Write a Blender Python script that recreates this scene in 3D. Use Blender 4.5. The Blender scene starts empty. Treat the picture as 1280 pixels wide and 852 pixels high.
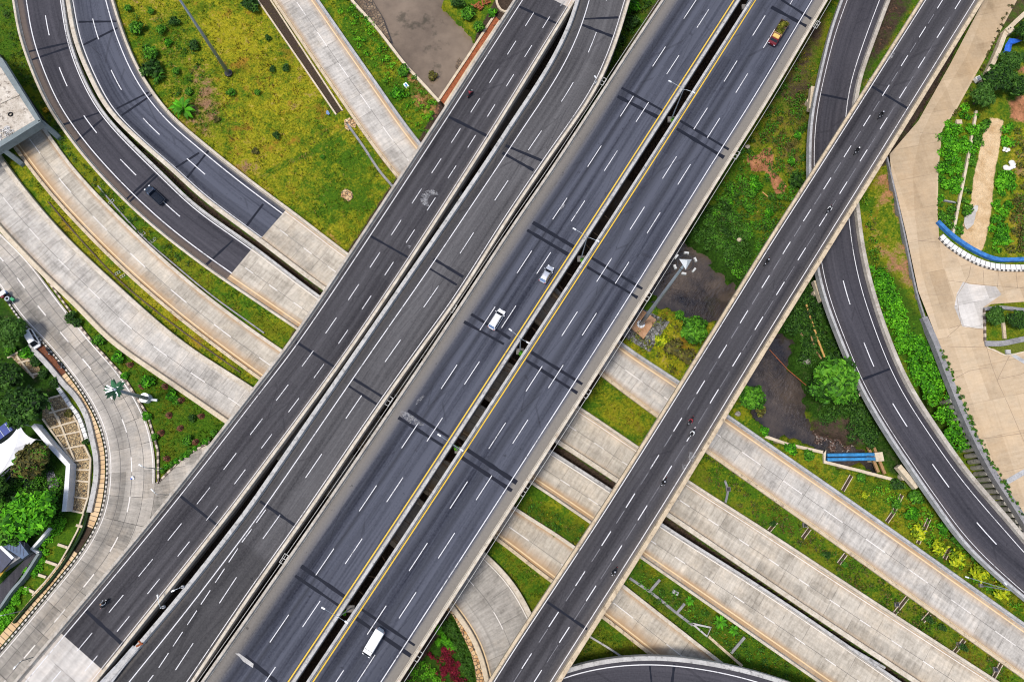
import bpy, bmesh, math, random
import numpy as np
from mathutils import Vector, Matrix
random.seed(7); rng = np.random.default_rng(7)
S = bpy.context.scene
R = math.radians
# ------------------------------------------------------------------ camera, sky, sun, exposure
H = 148.0; F = 900.0; TILT = R(12.5)
cd = bpy.data.cameras.new('camera'); cam = bpy.data.objects.new('camera', cd); S.collection.objects.link(cam)
cam.location = (0, 0, H); cam.rotation_euler = (TILT, 0, 0)
cd.sensor_fit = 'HORIZONTAL'; cd.sensor_width = 36; cd.lens = F/1280*36; cd.clip_start = 1; cd.clip_end = 12000
S.camera = cam
W = bpy.data.worlds.new('World'); S.world = W; W.use_nodes = True
wn = W.node_tree.nodes; wl = W.node_tree.links
sky = wn.new('ShaderNodeTexSky'); sky.sky_type = 'NISHITA'; sky.sun_disc = False
SUN_EL, SUN_AZ = R(72), R(250)
sky.sun_elevation = SUN_EL; sky.sun_rotation = SUN_AZ; sky.dust_density = 3.0; sky.air_density = 1.0; sky.ozone_density = 1.0
wn['Background'].inputs['Strength'].default_value = 0.11
wl.new(sky.outputs[0], wn['Background'].inputs['Color'])
sd = bpy.data.lights.new('sun', 'SUN'); sun = bpy.data.objects.new('sun', sd); S.collection.objects.link(sun)
sd.energy = 1.8; sd.angle = R(11); sd.color = (1, .95, .88)
sv = Vector((math.sin(SUN_AZ)*math.cos(SUN_EL), math.cos(SUN_AZ)*math.cos(SUN_EL), math.sin(SUN_EL)))
sun.rotation_euler = sv.to_track_quat('Z', 'Y').to_euler(); sun.location = (0, 0, 300)
S.view_settings.view_transform = 'Standard'; S.view_settings.look = 'None'
S.view_settings.exposure = 0.74; S.view_settings.gamma = 1.0; S.view_settings.use_curve_mapping = False
S.cycles.filter_width = 1.1

# ------------------------------------------------------------------ photograph point -> place on a level z
ct, st = math.cos(TILT), math.sin(TILT)
def px(x, y, z=0.0):
    a, b = x-640.0, 426.0-y
    rx, ry, rz = a, F*st+b*ct, -F*ct+b*st
    t = (H-z)/(-rz)
    return (rx*t, ry*t, z)
def topx(X, Y, Z):
    dx, dy, dz = X, Y, Z-H
    d = dy*st-dz*ct; v = dy*ct+dz*st
    return 640+F*dx/d, 426-F*v/d
def pxs(pts, z=0.0): return np.array([px(x, y, z) for x, y in pts])
def ppm(x, y, z=0.0):                      # photo pixels in one metre
    a = px(x-5, y, z); b = px(x+5, y, z); return 10/math.dist(a, b)

# ------------------------------------------------------------------ materials
MAT = {}
def newmat(name):
    m = bpy.data.materials.new(name); m.use_nodes = True; MAT[name] = m
    nt = m.node_tree; return m, nt, nt.nodes, nt.links, nt.nodes['Principled BSDF']
class NT:
    def __init__(s, nt): s.nt = nt; s.n = nt.nodes; s.l = nt.links
    def _in(s, sock, v):
        if isinstance(v, bpy.types.NodeSocket): s.l.new(v, sock)
        elif isinstance(v, (tuple, list)) and len(v) == 3 and sock.type == 'RGBA': sock.default_value = (*v, 1)
        else: sock.default_value = v
    def math(s, op, a, b=0.0, c=None, clamp=False):
        n = s.n.new('ShaderNodeMath'); n.operation = op; n.use_clamp = clamp
        s._in(n.inputs[0], a); s._in(n.inputs[1], b)
        if c is not None: s._in(n.inputs[2], c)
        return n.outputs[0]
    def mix(s, f, a, b, mode='MIX'):
        n = s.n.new('ShaderNodeMix'); n.data_type = 'RGBA'; n.blend_type = mode; n.clamp_factor = True
        s._in(n.inputs[0], f); s._in(n.inputs[6], a); s._in(n.inputs[7], b); return n.outputs[2]
    def noise(s, vec, scale, detail=3, rough=.55):
        n = s.n.new('ShaderNodeTexNoise'); n.inputs['Scale'].default_value = scale
        n.inputs['Detail'].default_value = detail; n.inputs['Roughness'].default_value = rough
        if vec is not None: s.l.new(vec, n.inputs['Vector'])
        return n.outputs['Fac']
    def vor(s, vec, scale, out='Distance', feature='F1'):
        n = s.n.new('ShaderNodeTexVoronoi'); n.feature = feature; n.inputs['Scale'].default_value = scale
        s.l.new(vec, n.inputs['Vector']); return n.outputs[out]
    def white(s, vec):
        n = s.n.new('ShaderNodeTexWhiteNoise'); n.noise_dimensions = '2D'; s.l.new(vec, n.inputs['Vector']); return n.outputs['Value']
    def ramp(s, v, lo, hi):
        n = s.n.new('ShaderNodeMapRange'); n.clamp = True; s._in(n.inputs[0], v)
        n.inputs[1].default_value = lo; n.inputs[2].default_value = hi; return n.outputs[0]
    def pos(s): return s.n.new('ShaderNodeNewGeometry').outputs['Position']
    def obj(s): return s.n.new('ShaderNodeTexCoord').outputs['Object']
    def uv(s): return s.n.new('ShaderNodeTexCoord').outputs['UV']
    def sep(s, v):
        n = s.n.new('ShaderNodeSeparateXYZ'); s.l.new(v, n.inputs[0]); return n.outputs
    def comb(s, x, y, z=0.0):
        n = s.n.new('ShaderNodeCombineXYZ'); s._in(n.inputs[0], x); s._in(n.inputs[1], y); s._in(n.inputs[2], z); return n.outputs[0]
    def attr(s, name, out='Fac'):
        n = s.n.new('ShaderNodeAttribute'); n.attribute_name = name; return n.outputs[out]
    def bump(s, h, strength, dist=.1):
        n = s.n.new('ShaderNodeBump'); n.inputs['Strength'].default_value = strength; n.inputs['Distance'].default_value = dist
        s.l.new(h, n.inputs['Height']); return n.outputs[0]

def plain(name, col, rough=.7, metal=0.0, var=.25, scale=1.5, coat=0.0):
    m, nt, n, l, b = newmat(name); t = NT(nt)
    p = t.obj()
    f = t.noise(p, scale, 5, .65)
    c = t.mix(t.ramp(f, .3, .7), tuple(x*(1-var) for x in col), tuple(min(1, x*(1+var)) for x in col))
    l.new(c, b.inputs['Base Color']); b.inputs['Roughness'].default_value = rough; b.inputs['Metallic'].default_value = metal
    b.inputs['Specular IOR Level'].default_value = .12 if rough > .6 else .4
    if coat: b.inputs['Coat Weight'].default_value = coat
    return m
def asphalt(name, dark, light, dustcol=(.25, .22, .19), sk=.5):
    m, nt, n, l, b = newmat(name); t = NT(nt)
    s, lat, _ = t.sep(t.uv()); p = t.pos()
    streak = t.noise(t.comb(t.math('MULTIPLY', s, .014), t.math('MULTIPLY', lat, .75)), 1.0, 5, .62)
    streak = t.ramp(streak, .27, .73)
    broad = t.noise(p, .07, 3, .5); grain = t.noise(p, 2.6, 6, .75)
    f = t.math('ADD', t.math('MULTIPLY', streak, sk), t.math('ADD', t.math('MULTIPLY', broad, .25), t.math('MULTIPLY', grain, .62)))
    w = t.white(t.comb(t.math('FLOOR', t.math('DIVIDE', s, 27.0)), t.math('FLOOR', t.math('DIVIDE', lat, 3.5))))
    f = t.math('ADD', f, t.math('MULTIPLY', t.math('SUBTRACT', w, .5), .12))
    c = t.mix(t.ramp(f, .42, .98), dark, light)
    crack = t.math('MULTIPLY', t.math('LESS_THAN', t.vor(t.comb(t.math('MULTIPLY', s, .05), t.math('MULTIPLY', lat, .35)), 1.0, 'Distance', 'DISTANCE_TO_EDGE'), .012), t.ramp(broad, .48, .55))
    c = t.mix(t.math('MULTIPLY', crack, .28), c, (.014, .014, .018))
    d = t.math('MULTIPLY', t.attr('dust'), t.ramp(t.math('ADD', t.attr('dust'), t.math('MULTIPLY', t.math('ADD', streak, grain), .5)), .45, .95))
    dn = t.mix(grain, tuple(x*.7 for x in dustcol), tuple(x*1.25 for x in dustcol))
    c = t.mix(d, c, dn)
    k = t.math('SUBTRACT', 1.0, t.math('MULTIPLY', t.attr('worn'), t.math('ADD', .45, t.math('MULTIPLY', streak, .6))))
    c = t.mix(1.0, c, t.comb(k, k, k), 'MULTIPLY')
    spots = t.ramp(t.noise(p, .9, 3, .5), .69, .76)
    c = t.mix(t.math('MULTIPLY', spots, .55), c, (.016, .016, .02))
    l.new(c, b.inputs['Base Color']); b.inputs['Roughness'].default_value = .82; b.inputs['Specular IOR Level'].default_value = .12
    l.new(t.bump(grain, .25, .03), b.inputs['Normal'])
    return m
def concrete_road(name, c0, c1, stain=(.36, .23, .12), slab=5.0, rowdark=.5, wamp=.22, tn=.42):
    m, nt, n, l, b = newmat(name); t = NT(nt)
    s, lat, _ = t.sep(t.uv()); p = t.pos()
    tine = t.noise(t.comb(t.math('MULTIPLY', s, 1.7), t.math('MULTIPLY', lat, .22)), 1.0, 4, .65)
    lng = t.noise(t.comb(t.math('MULTIPLY', s, .05), t.math('MULTIPLY', lat, 1.0)), 1.0, 4, .6)
    patch = t.noise(p, .22, 5, .65); grain = t.noise(p, 2.2, 5, .75)
    w = t.white(t.comb(t.math('FLOOR', t.math('DIVIDE', s, slab)), t.math('FLOOR', t.math('DIVIDE', lat, 3.6))))
    f = t.math('ADD', t.math('MULTIPLY', tine, tn), t.math('ADD', t.math('MULTIPLY', patch, .4), t.math('ADD', t.math('MULTIPLY', lng, .25), t.math('MULTIPLY', grain, .3))))
    f = t.math('ADD', f, t.math('MULTIPLY', t.math('SUBTRACT', w, .5), wamp))
    c = t.mix(t.ramp(f, .42, .9), c0, c1)
    lstk = t.ramp(lng, .56, .7)
    c = t.mix(t.math('MULTIPLY', lstk, .32), c, c0)
    fs = t.math('FRACT', t.math('DIVIDE', s, slab))
    j = t.math('LESS_THAN', fs, .02)
    j = t.math('MULTIPLY', j, t.ramp(t.noise(p, .3, 2), .4, .55))
    c = t.mix(t.math('MULTIPLY', j, rowdark), c, (.07, .065, .06))
    tan = t.math('MULTIPLY', t.ramp(t.noise(p, .11, 4, .7), .48, .7), .35)
    c = t.mix(tan, c, t.mix(1.0, c, (1.0, .86, .68), 'MULTIPLY'))
    d = t.math('MULTIPLY', t.attr('dust'), t.ramp(t.math('ADD', patch, t.math('MULTIPLY', lng, .5)), .42, .8))
    c = t.mix(d, c, stain)
    k = t.math('SUBTRACT', 1.0, t.math('MULTIPLY', t.attr('worn'), t.math('ADD', .2, t.math('MULTIPLY', lng, .6))))
    c = t.mix(1.0, c, t.comb(k, k, k), 'MULTIPLY')
    l.new(c, b.inputs['Base Color']); b.inputs['Roughness'].default_value = .9; b.inputs['Specular IOR Level'].default_value = .15
    l.new(t.bump(t.math('ADD', tine, grain), .3, .03), b.inputs['Normal'])
    return m
def cast_concrete(name, c0, c1, stain=(.2, .15, .1), seg=0.0, streaks=.6):
    m, nt, n, l, b = newmat(name); t = NT(nt)
    p = t.pos(); a = t.noise(p, .45, 5, .7); g = t.noise(p, 3.0, 4, .7)
    c = t.mix(t.ramp(t.math('ADD', t.math('MULTIPLY', a, .65), t.math('MULTIPLY', g, .4)), .35, .75), c0, c1)
    q = t.ramp(t.noise(p, 1.1, 5, .75), .52, .68)
    c = t.mix(t.math('MULTIPLY', q, streaks), c, stain)
    if seg:
        s, lat, _ = t.sep(t.uv())
        c = t.mix(t.math('LESS_THAN', t.math('FRACT', t.math('DIVIDE', s, seg)), .035), c, (.06, .05, .045))
    l.new(c, b.inputs['Base Color']); b.inputs['Roughness'].default_value = .88
    return m
def paint(name, col, wear=.5, under=(.06, .06, .07)):
    m, nt, n, l, b = newmat(name); t = NT(nt)
    p = t.pos(); q = t.ramp(t.math('ADD', t.noise(p, 1.6, 5, .75), t.math('MULTIPLY', t.math('SUBTRACT', t.noise(p, .13, 3, .6), .5), .55)), .5+.18*(1-wear), .74)
    l.new(t.mix(t.math('MULTIPLY', q, wear+.15), col, under), b.inputs['Base Color']); b.inputs['Roughness'].default_value = .7; b.inputs['Specular IOR Level'].default_value = .1
    return m
def stripes(name, a, bcol, period):
    m, nt, n, l, b = newmat(name); t = NT(nt)
    s, lat, _ = t.sep(t.uv()); p = t.pos()
    k = t.math('LESS_THAN', t.math('FRACT', t.math('DIVIDE', s, period)), .5)
    c = t.mix(k, a, bcol); c = t.mix(t.math('MULTIPLY', t.ramp(t.noise(p, 1.3, 4, .7), .5, .75), .5), c, (.18, .14, .1))
    l.new(c, b.inputs['Base Color']); b.inputs['Roughness'].default_value = .75
    return m
def leafmat(name):
    m, nt, n, l, b = newmat(name); t = NT(nt)
    l.new(t.attr('lc', 'Color'), b.inputs['Base Color']); b.inputs['Roughness'].default_value = .6
    b.inputs['Specular IOR Level'].default_value = .12
    return m
def paver(name, c0, c1, period, joint=(.12, .08, .05)):
    m, nt, n, l, b = newmat(name); t = NT(nt)
    s, lat, _ = t.sep(t.uv()); p = t.pos()
    w = t.white(t.comb(t.math('FLOOR', t.math('DIVIDE', s, period)), 0.0))
    c = t.mix(t.math('ADD', t.math('MULTIPLY', w, .6), t.math('MULTIPLY', t.noise(p, 2, 4, .7), .5)), c0, c1)
    c = t.mix(t.math('LESS_THAN', t.math('FRACT', t.math('DIVIDE', s, period)), .14), c, joint)
    l.new(c, b.inputs['Base Color']); b.inputs['Roughness'].default_value = .85
    return m
def stones(name, cols, scale, joint=(.03, .028, .025)):
    m, nt, n, l, b = newmat(name); t = NT(nt)
    p = t.pos(); v = t.vor(p, scale, 'Color'); r = t.sep(v)[0]
    d = t.vor(p, scale, 'Distance', 'DISTANCE_TO_EDGE')
    c = t.mix(r, cols[0], cols[1]); c = t.mix(t.ramp(t.noise(p, .6, 4, .7), .45, .65), c, cols[2])
    c = t.mix(t.ramp(d, .12, .02), c, joint)
    l.new(c, b.inputs['Base Color']); b.inputs['Roughness'].default_value = .9
    l.new(t.bump(d, .8, .15), b.inputs['Normal'])
    return m

asphalt('asphalt_dark', (.023, .022, .026), (.090, .087, .094))
asphalt('asphalt_grey', (.034, .033, .036), (.120, .117, .120))
asphalt('asphalt_blue', (.014, .016, .026), (.078, .084, .108), (.185, .17, .15), sk=.85)
asphalt('asphalt_ramp', (.022, .022, .028), (.072, .069, .080), (.16, .12, .09))
concrete_road('concrete_pale', (.115, .106, .092), (.63, .595, .54), tn=.42, wamp=.09)
concrete_road('concrete_cream', (.13, .112, .085), (.63, .575, .485), tn=.42, wamp=.1)
concrete_road('concrete_old', (.10, .095, .085), (.46, .425, .375), rowdark=.9, tn=.5)
concrete_road('concrete_beige', (.29, .215, .135), (.64, .52, .37), (.50, .33, .17), slab=7, rowdark=.3, wamp=.12, tn=.25)
concrete_road('concrete_sand', (.34, .26, .17), (.72, .60, .44), (.50, .32, .16), slab=7, rowdark=.3, wamp=.14, tn=.3)
concrete_road('concrete_patch', (.28, .26, .235), (.60, .57, .53))
cast_concrete('parapet_concrete', (.24, .21, .175), (.56, .52, .45))
cast_concrete('parapet_cream', (.34, .29, .22), (.66, .60, .50), (.28, .2, .13))
cast_concrete('parapet_grey', (.22, .22, .22), (.52, .52, .52), (.12, .12, .12))
cast_concrete('parapet_white', (.29, .28, .265), (.53, .52, .50), (.12, .115, .11), streaks=.85)
cast_concrete('parapet_beige', (.36, .28, .18), (.62, .51, .36), (.12, .08, .05), streaks=.8)
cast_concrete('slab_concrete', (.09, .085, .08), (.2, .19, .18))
cast_concrete('wall_cream', (.40, .33, .23), (.66, .57, .43), (.3, .2, .12))
cast_concrete('wall_white', (.55, .56, .56), (.78, .78, .78), (.4, .38, .36), streaks=.4)
cast_concrete('wall_grey', (.13, .13, .135), (.34, .33, .33), (.07, .07, .075))
cast_concrete('portal_paint', (.13, .16, .165), (.22, .26, .265), (.12, .13, .13))
cast_concrete('roof_stained', (.30, .25, .19), (.66, .61, .53), (.10, .075, .055), streaks=.95)
cast_concrete('orange_stain', (.30, .15, .07), (.52, .33, .2), (.2, .09, .04), streaks=.8)
cast_concrete('pile_concrete', (.20, .19, .165), (.52, .49, .43), (.06, .065, .05), streaks=.9)
paint('paint_white', (.62, .62, .63), .75, (.10, .10, .11))
paint('paint_faded', (.20, .20, .215), .95)
paint('paint_on_concrete', (.66, .63, .59), .95, (.42, .40, .37))
paint('paint_tan', (.62, .47, .28), .6, (.40, .31, .21))
paint('paint_yellow', (.66, .44, .055), .4)
paint('joint_asphalt', (.012, .014, .022), .15, (.03, .032, .045))
paint('joint_line', (.10, .095, .09), .5, (.3, .29, .27)); paint('yard_line', (.23, .17, .12), .7, (.45, .36, .26)); paint('tyre_mark', (.26, .20, .145), .9, (.46, .37, .27))
stripes('kerb_stripes', (.48, .45, .40), (.06, .055, .05), .9)
stripes('kerb_stripes_worn', (.48, .40, .32), (.10, .075, .06), 1.5)
paver('paver_orange', (.44, .27, .12), (.64, .48, .29), .95)
paver('verge_white', (.48, .48, .46), (.74, .73, .70), 1.1, (.2, .2, .19))
leafmat('foliage')
plain('bark', (.09, .065, .045)); plain('timber', (.28, .17, .08)); plain('bamboo', (.45, .27, .09))
plain('steel_grey', (.30, .34, .38), .45, .5, .12); plain('steel_white', (.68, .70, .72), .4, .1, .08); plain('dark_metal', (.03, .03, .034), .5, .3)
plain('rubber', (.018, .018, .019), .85); plain('glass_dark', (.012, .015, .02), .08, 0, .1); plain('glass_blue', (.16, .24, .40), .1, 0, .15)
plain('car_white', (.80, .80, .79), .3, 0, .03, coat=.5); plain('car_silver', (.50, .52, .56), .3, .4, .05, coat=.5); plain('car_navy', (.012, .020, .036), .25, .2, .2, coat=.6)
plain('car_red', (.14, .006, .010), .35, 0, .15, coat=.4); plain('lamp_glass', (.75, .77, .8), .15, 0, .03); plain('tail_red', (.35, .01, .01), .3)
plain('cargo_dark', (.007, .011, .020), .7, 0, .5, 4); plain('cab_yellow', (.60, .42, .12), .5, 0, .12); plain('truck_wood', (.10, .07, .05), .8)
plain('blue_paint', (.04, .15, .38), .65, 0, .4, 1.2); plain('fence_green', (.012, .028, .010), .8, 0, .4); plain('bracket_paint', (.42, .42, .40), .7); plain('pipe_blue', (.03, .19, .40), .55, 0, .4, 1.5); plain('tarp_blue', (.02, .11, .52), .55, 0, .3, 2)
plain('roof_blue', (.045, .085, .16), .55, 0, .3); plain('roof_navy', (.02, .026, .06), .55, 0, .3); plain('solar_blue', (.012, .035, .20), .3, 0, .3, 2)
plain('grass_plain', (.10, .12, .015), .9, 0, .5, 3); plain('canvas_white', (.80, .80, .82), .7, 0, .05); plain('awning_yellow', (.42, .27, .04), .7, 0, .2)
plain('cloth_black', (.02, .02, .023), .9); plain('cloth_red', (.28, .03, .05), .85); plain('cloth_white', (.7, .7, .7), .9); plain('cloth_blue', (.05, .08, .17), .9)
plain('skin', (.28, .16, .10), .6); plain('bike_black', (.018, .018, .02), .35); plain('bike_red', (.26, .02, .02), .35)
plain('cart_green', (.02, .26, .10), .5); plain('drum_grey', (.34, .38, .42), .5); plain('rust', (.25, .08, .035), .9, 0, .5, 3)
plain('soil_and_shade', (.05, .035, .025), .95, 0, .4, 3); plain('mulch', (.14, .055, .03), .95, 0, .4, 3); plain('rock_grey', (.26, .24, .21), .95, 0, .35, 3); plain('sack_white', (.7, .68, .64), .9, 0, .15)
def scuff_mat():
    m, nt, n, l, b = newmat('scuff'); t = NT(nt); p = t.pos()
    b.inputs['Base Color'].default_value = (.34, .34, .35, 1); b.inputs['Roughness'].default_value = .9
    l.new(t.math('MULTIPLY', t.ramp(t.noise(p, 1.7, 4, .75), .4, .65), .75), b.inputs['Alpha'])
scuff_mat()
stones('gravel_fill', ((.20, .13, .06), (.52, .40, .22), (.34, .23, .10)), 2.4)
stones('bank_stones', ((.09, .06, .04), (.26, .19, .12), (.12, .08, .05)), 1.6)
stones('riprap', ((.10, .10, .10), (.30, .30, .30), (.15, .15, .14)), 1.7)
stones('kerb_rubble', ((.42, .24, .1), (.62, .47, .27), (.40, .2, .07)), 1.5)

def terrain_mat():
    m, nt, n, l, b = newmat('ground_cover'); t = NT(nt); p = t.pos()
    big = t.noise(p, .09, 5, .65); mid = t.noise(p, .45, 6, .7); fine = t.noise(p, 2.2, 6, .78)
    nz = t.math('ADD', t.math('MULTIPLY', big, .55), t.math('ADD', t.math('MULTIPLY', mid, .55), t.math('MULTIPLY', fine, .4)))   # about .75
    off = t.math('SUBTRACT', nz, .75)
    yel = t.ramp(t.math('ADD', t.attr('yellow'), t.math('MULTIPLY', off, 3.6)), .15, .85)
    g = t.mix(t.ramp(fine, .3, .7), (.018, .058, .004), (.085, .175, .008))
    y = t.mix(t.ramp(fine, .3, .7), (.12, .125, .006), (.40, .35, .016))
    c = t.mix(yel, g, y)
    straw = t.math('MULTIPLY', t.ramp(t.math('ADD', mid, t.math('MULTIPLY', t.math('ADD', fine, big), .5)), 1.12, 1.26), t.ramp(t.attr('yellow'), .3, .6))
    c = t.mix(t.math('MULTIPLY', straw, .75), c, (.42, .29, .11))
    rust_ = t.math('MULTIPLY', t.ramp(t.noise(p, .2, 4, .7), .56, .66), t.ramp(t.attr('yellow'), .35, .6))
    c = t.mix(t.math('MULTIPLY', rust_, .7), c, (.26, .12, .02))
    lush = t.ramp(t.math('ADD', t.attr('lush'), t.math('MULTIPLY', off, 1.6)), .25, .75)
    c = t.mix(lush, c, t.mix(t.ramp(fine, .35, .65), (.007, .020, .003), (.034, .095, .007)))
    dirt = t.ramp(t.math('ADD', t.attr('dirt'), t.math('MULTIPLY', off, 2.6)), .42, .68)
    dc = t.mix(t.ramp(fine, .25, .75), (.10, .05, .026), (.36, .215, .12))
    c = t.mix(dirt, c, dc)
    mud = t.ramp(t.math('ADD', t.attr('mud'), t.math('MULTIPLY', off, 1.8)), .35, .7)  # dark soil colour, also used for shade painted into the slots
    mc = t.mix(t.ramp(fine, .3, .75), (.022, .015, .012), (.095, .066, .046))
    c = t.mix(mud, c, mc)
    sand = t.ramp(t.math('ADD', t.attr('sand'), t.math('MULTIPLY', off, 1.2)), .4, .6)
    c = t.mix(sand, c, t.mix(t.ramp(mid, .3, .7), (.42, .27, .13), (.66, .50, .31)))
    red = t.ramp(t.math('ADD', t.attr('redearth'), t.math('MULTIPLY', off, 1.6)), .4, .65)
    c = t.mix(red, c, t.mix(t.ramp(t.math('ADD', mid, t.math('MULTIPLY', fine, .3)), .4, .85), (.12, .045, .022), (.48, .22, .11)))
    l.new(c, b.inputs['Base Color']); b.inputs['Roughness'].default_value = .95; b.inputs['Specular IOR Level'].default_value = .1
    l.new(t.bump(t.math('ADD', fine, mid), .7, .35), b.inputs['Normal'])
    return m
terrain_mat()
def water_mat():
    m, nt, n, l, b = newmat('river_water'); t = NT(nt); p = t.pos()
    a = t.noise(p, .12, 5, .65); f = t.noise(p, .45, 2, .5)
    c = t.mix(t.ramp(t.math('ADD', a, t.math('MULTIPLY', f, .25)), .4, .85), (.105, .078, .055), (.21, .16, .115))
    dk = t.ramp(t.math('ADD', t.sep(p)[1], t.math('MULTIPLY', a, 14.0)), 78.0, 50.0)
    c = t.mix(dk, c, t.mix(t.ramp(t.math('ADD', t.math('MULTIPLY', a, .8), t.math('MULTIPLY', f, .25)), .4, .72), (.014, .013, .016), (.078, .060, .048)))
    weed = t.ramp(t.noise(p, .16, 4, .7), .58, .68)
    c = t.mix(t.math('MULTIPLY', weed, .6), c, (.03, .028, .014))
    spk = t.ramp(t.noise(p, 2.0, 2, .5), .76, .8)
    c = t.mix(t.math('MULTIPLY', spk, .4), c, (.3, .26, .2))
    l.new(c, b.inputs['Base Color']); b.inputs['Roughness'].default_value = .08; b.inputs['Specular IOR Level'].default_value = .5
    x_, y_, z_ = t.sep(p); q = t.comb(t.math('ADD', x_, t.math('MULTIPLY', y_, .8)), t.math('MULTIPLY', t.math('SUBTRACT', y_, x_), 2.2)); rip = t.noise(q, .7, 2, .5)
    amp = t.math('MULTIPLY', dk, t.ramp(t.noise(p, .09, 2), .42, .6))
    l.new(t.bump(t.math('ADD', t.math('MULTIPLY', t.math('MULTIPLY', rip, 2.2), amp), t.math('MULTIPLY', f, .10)), .8, .16), b.inputs['Normal'])
water_mat()

# ------------------------------------------------------------------ mesh builder and scene bookkeeping
col = S.collection
class MB:
    def __init__(s): s.v = []; s.f = []; s.m = []; s.uv = []; s.at = {}; s.cur = 0
    def quad(s, a, b, c, d, uv=None):
        i = len(s.v); s.v += [tuple(a), tuple(b), tuple(c), tuple(d)]; s.f.append((i, i+1, i+2, i+3)); s.m.append(s.cur); s.uv.append(uv)
    def poly(s, pts, uv=None):
        i = len(s.v); s.v += [tuple(p) for p in pts]; s.f.append(tuple(range(i, i+len(pts)))); s.m.append(s.cur); s.uv.append(uv)
    def prism(s, pts, z0, z1):                       # pts: xy outline, counter-clockwise or not
        a = sum(p[0]*q[1]-q[0]*p[1] for p, q in zip(pts, pts[1:]+pts[:1]))
        if a < 0: pts = pts[::-1]
        n = len(pts); i = len(s.v)
        s.v += [(p[0], p[1], z0) for p in pts]+[(p[0], p[1], z1) for p in pts]
        s.f.append(tuple(i+k for k in range(n-1, -1, -1))); s.f.append(tuple(i+n+k for k in range(n)))
        for k in range(n): j = (k+1) % n; s.f.append((i+k, i+j, i+n+j, i+n+k))
        s.m += [s.cur]*(n+2); s.uv += [None]*(n+2)
    def box(s, c, d, rz=0.0, taper=1.0):
        x, y, z = c; a, b, h = d[0]/2, d[1]/2, d[2]/2; co, si = math.cos(rz), math.sin(rz); P = []
        for zz, k in ((-h, 1), (h, taper)):
            for sx, sy in ((-1, -1), (1, -1), (1, 1), (-1, 1)):
                u, w = sx*a*k, sy*b*k; P.append((x+u*co-w*si, y+u*si+w*co, z+zz))
        i = len(s.v); s.v += P
        for q in ((3, 2, 1, 0), (4, 5, 6, 7), (0, 1, 5, 4), (1, 2, 6, 5), (2, 3, 7, 6), (3, 0, 4, 7)): s.f.append(tuple(i+k for k in q))
        s.m += [s.cur]*6; s.uv += [None]*6
    def tube(s, pts, r, n=8, cap=True):
        pts = [Vector(p) for p in pts]; rs = r if isinstance(r, (list, tuple)) else [r]*len(pts); i0 = len(s.v)
        for k, p in enumerate(pts):
            t = (pts[min(k+1, len(pts)-1)]-pts[max(k-1, 0)]).normalized()
            u = t.orthogonal().normalized() if abs(t.z) < .99 else Vector((1, 0, 0))
            if abs(t.z) < .99: u = t.cross(Vector((0, 0, 1))).normalized()
            w = t.cross(u)
            for q in range(n):
                a = 2*math.pi*q/n; s.v.append(tuple(p+u*(rs[k]*math.cos(a))+w*(rs[k]*math.sin(a))))
        for k in range(len(pts)-1):
            for q in range(n):
                a, b = i0+k*n+q, i0+k*n+(q+1) % n; s.f.append((a, b, b+n, a+n)); s.m.append(s.cur); s.uv.append(None)
        if cap:
            s.f.append(tuple(i0+q for q in range(n-1, -1, -1))); e = i0+(len(pts)-1)*n; s.f.append(tuple(e+q for q in range(n)))
            s.m += [s.cur]*2; s.uv += [None]*2
    def bar(s, a, b, w, h):                          # level bar from a to b, z of a/b is the bottom
        a, b = Vector(a), Vector(b); d = (b-a); d.z = 0; d.normalize(); nrm = Vector((-d.y, d.x, 0))*w/2
        lo = [a-nrm, b-nrm, b+nrm, a+nrm]; i = len(s.v)
        s.v += [tuple(p) for p in lo]+[(p.x, p.y, p.z+h) for p in lo]
        for q in ((3, 2, 1, 0), (4, 5, 6, 7), (0, 1, 5, 4), (1, 2, 6, 5), (2, 3, 7, 6), (3, 0, 4, 7)): s.f.append(tuple(i+k for k in q))
        s.m += [s.cur]*6; s.uv += [None]*6
    def ball(s, c, r, n=10, m=6, sc=(1, 1, 1)):
        i0 = len(s.v); c = Vector(c)
        for a in range(m+1):
            th = math.pi*a/m
            for q in range(n):
                ph = 2*math.pi*q/n
                s.v.append((c.x+r*sc[0]*math.sin(th)*math.cos(ph), c.y+r*sc[1]*math.sin(th)*math.sin(ph), c.z+r*sc[2]*math.cos(th)))
        for a in range(m):
            for q in range(n):
                k, k2 = i0+a*n+q, i0+a*n+(q+1) % n; s.f.append((k, k+n, k2+n, k2)); s.m.append(s.cur); s.uv.append(None)
    def loft(s, secs, cap=True):                     # secs: list of equal-length rings
        n = len(secs[0]); i0 = len(s.v)
        for r in secs: s.v += [tuple(p) for p in r]
        for k in range(len(secs)-1):
            for q in range(n):
                a, b = i0+k*n+q, i0+k*n+(q+1) % n; s.f.append((a, b, b+n, a+n)); s.m.append(s.cur); s.uv.append(None)
        if cap:
            s.f.append(tuple(i0+q for q in range(n-1, -1, -1))); e = i0+(len(secs)-1)*n; s.f.append(tuple(e+q for q in range(n)))
            s.m += [s.cur]*2; s.uv += [None]*2
    def build(s, name, mats, parent=None, origin=None, smooth=False, fix=False):
        me = bpy.data.meshes.new(name)
        v = s.v
        if origin is not None: v = [(a-origin[0], b-origin[1], c-origin[2]) for a, b, c in v]
        me.from_pydata(v, [], s.f)
        if isinstance(mats, str): mats = [mats]
        for k in mats: me.materials.append(MAT[k])
        me.polygons.foreach_set('material_index', s.m)
        if any(u is not None for u in s.uv):
            lay = me.uv_layers.new(name='UVMap'); flat = []
            for f, u in zip(s.f, s.uv): flat += [c for p in (u if u else [(0, 0)]*len(f)) for c in p]
            lay.data.foreach_set('uv', flat)
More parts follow.
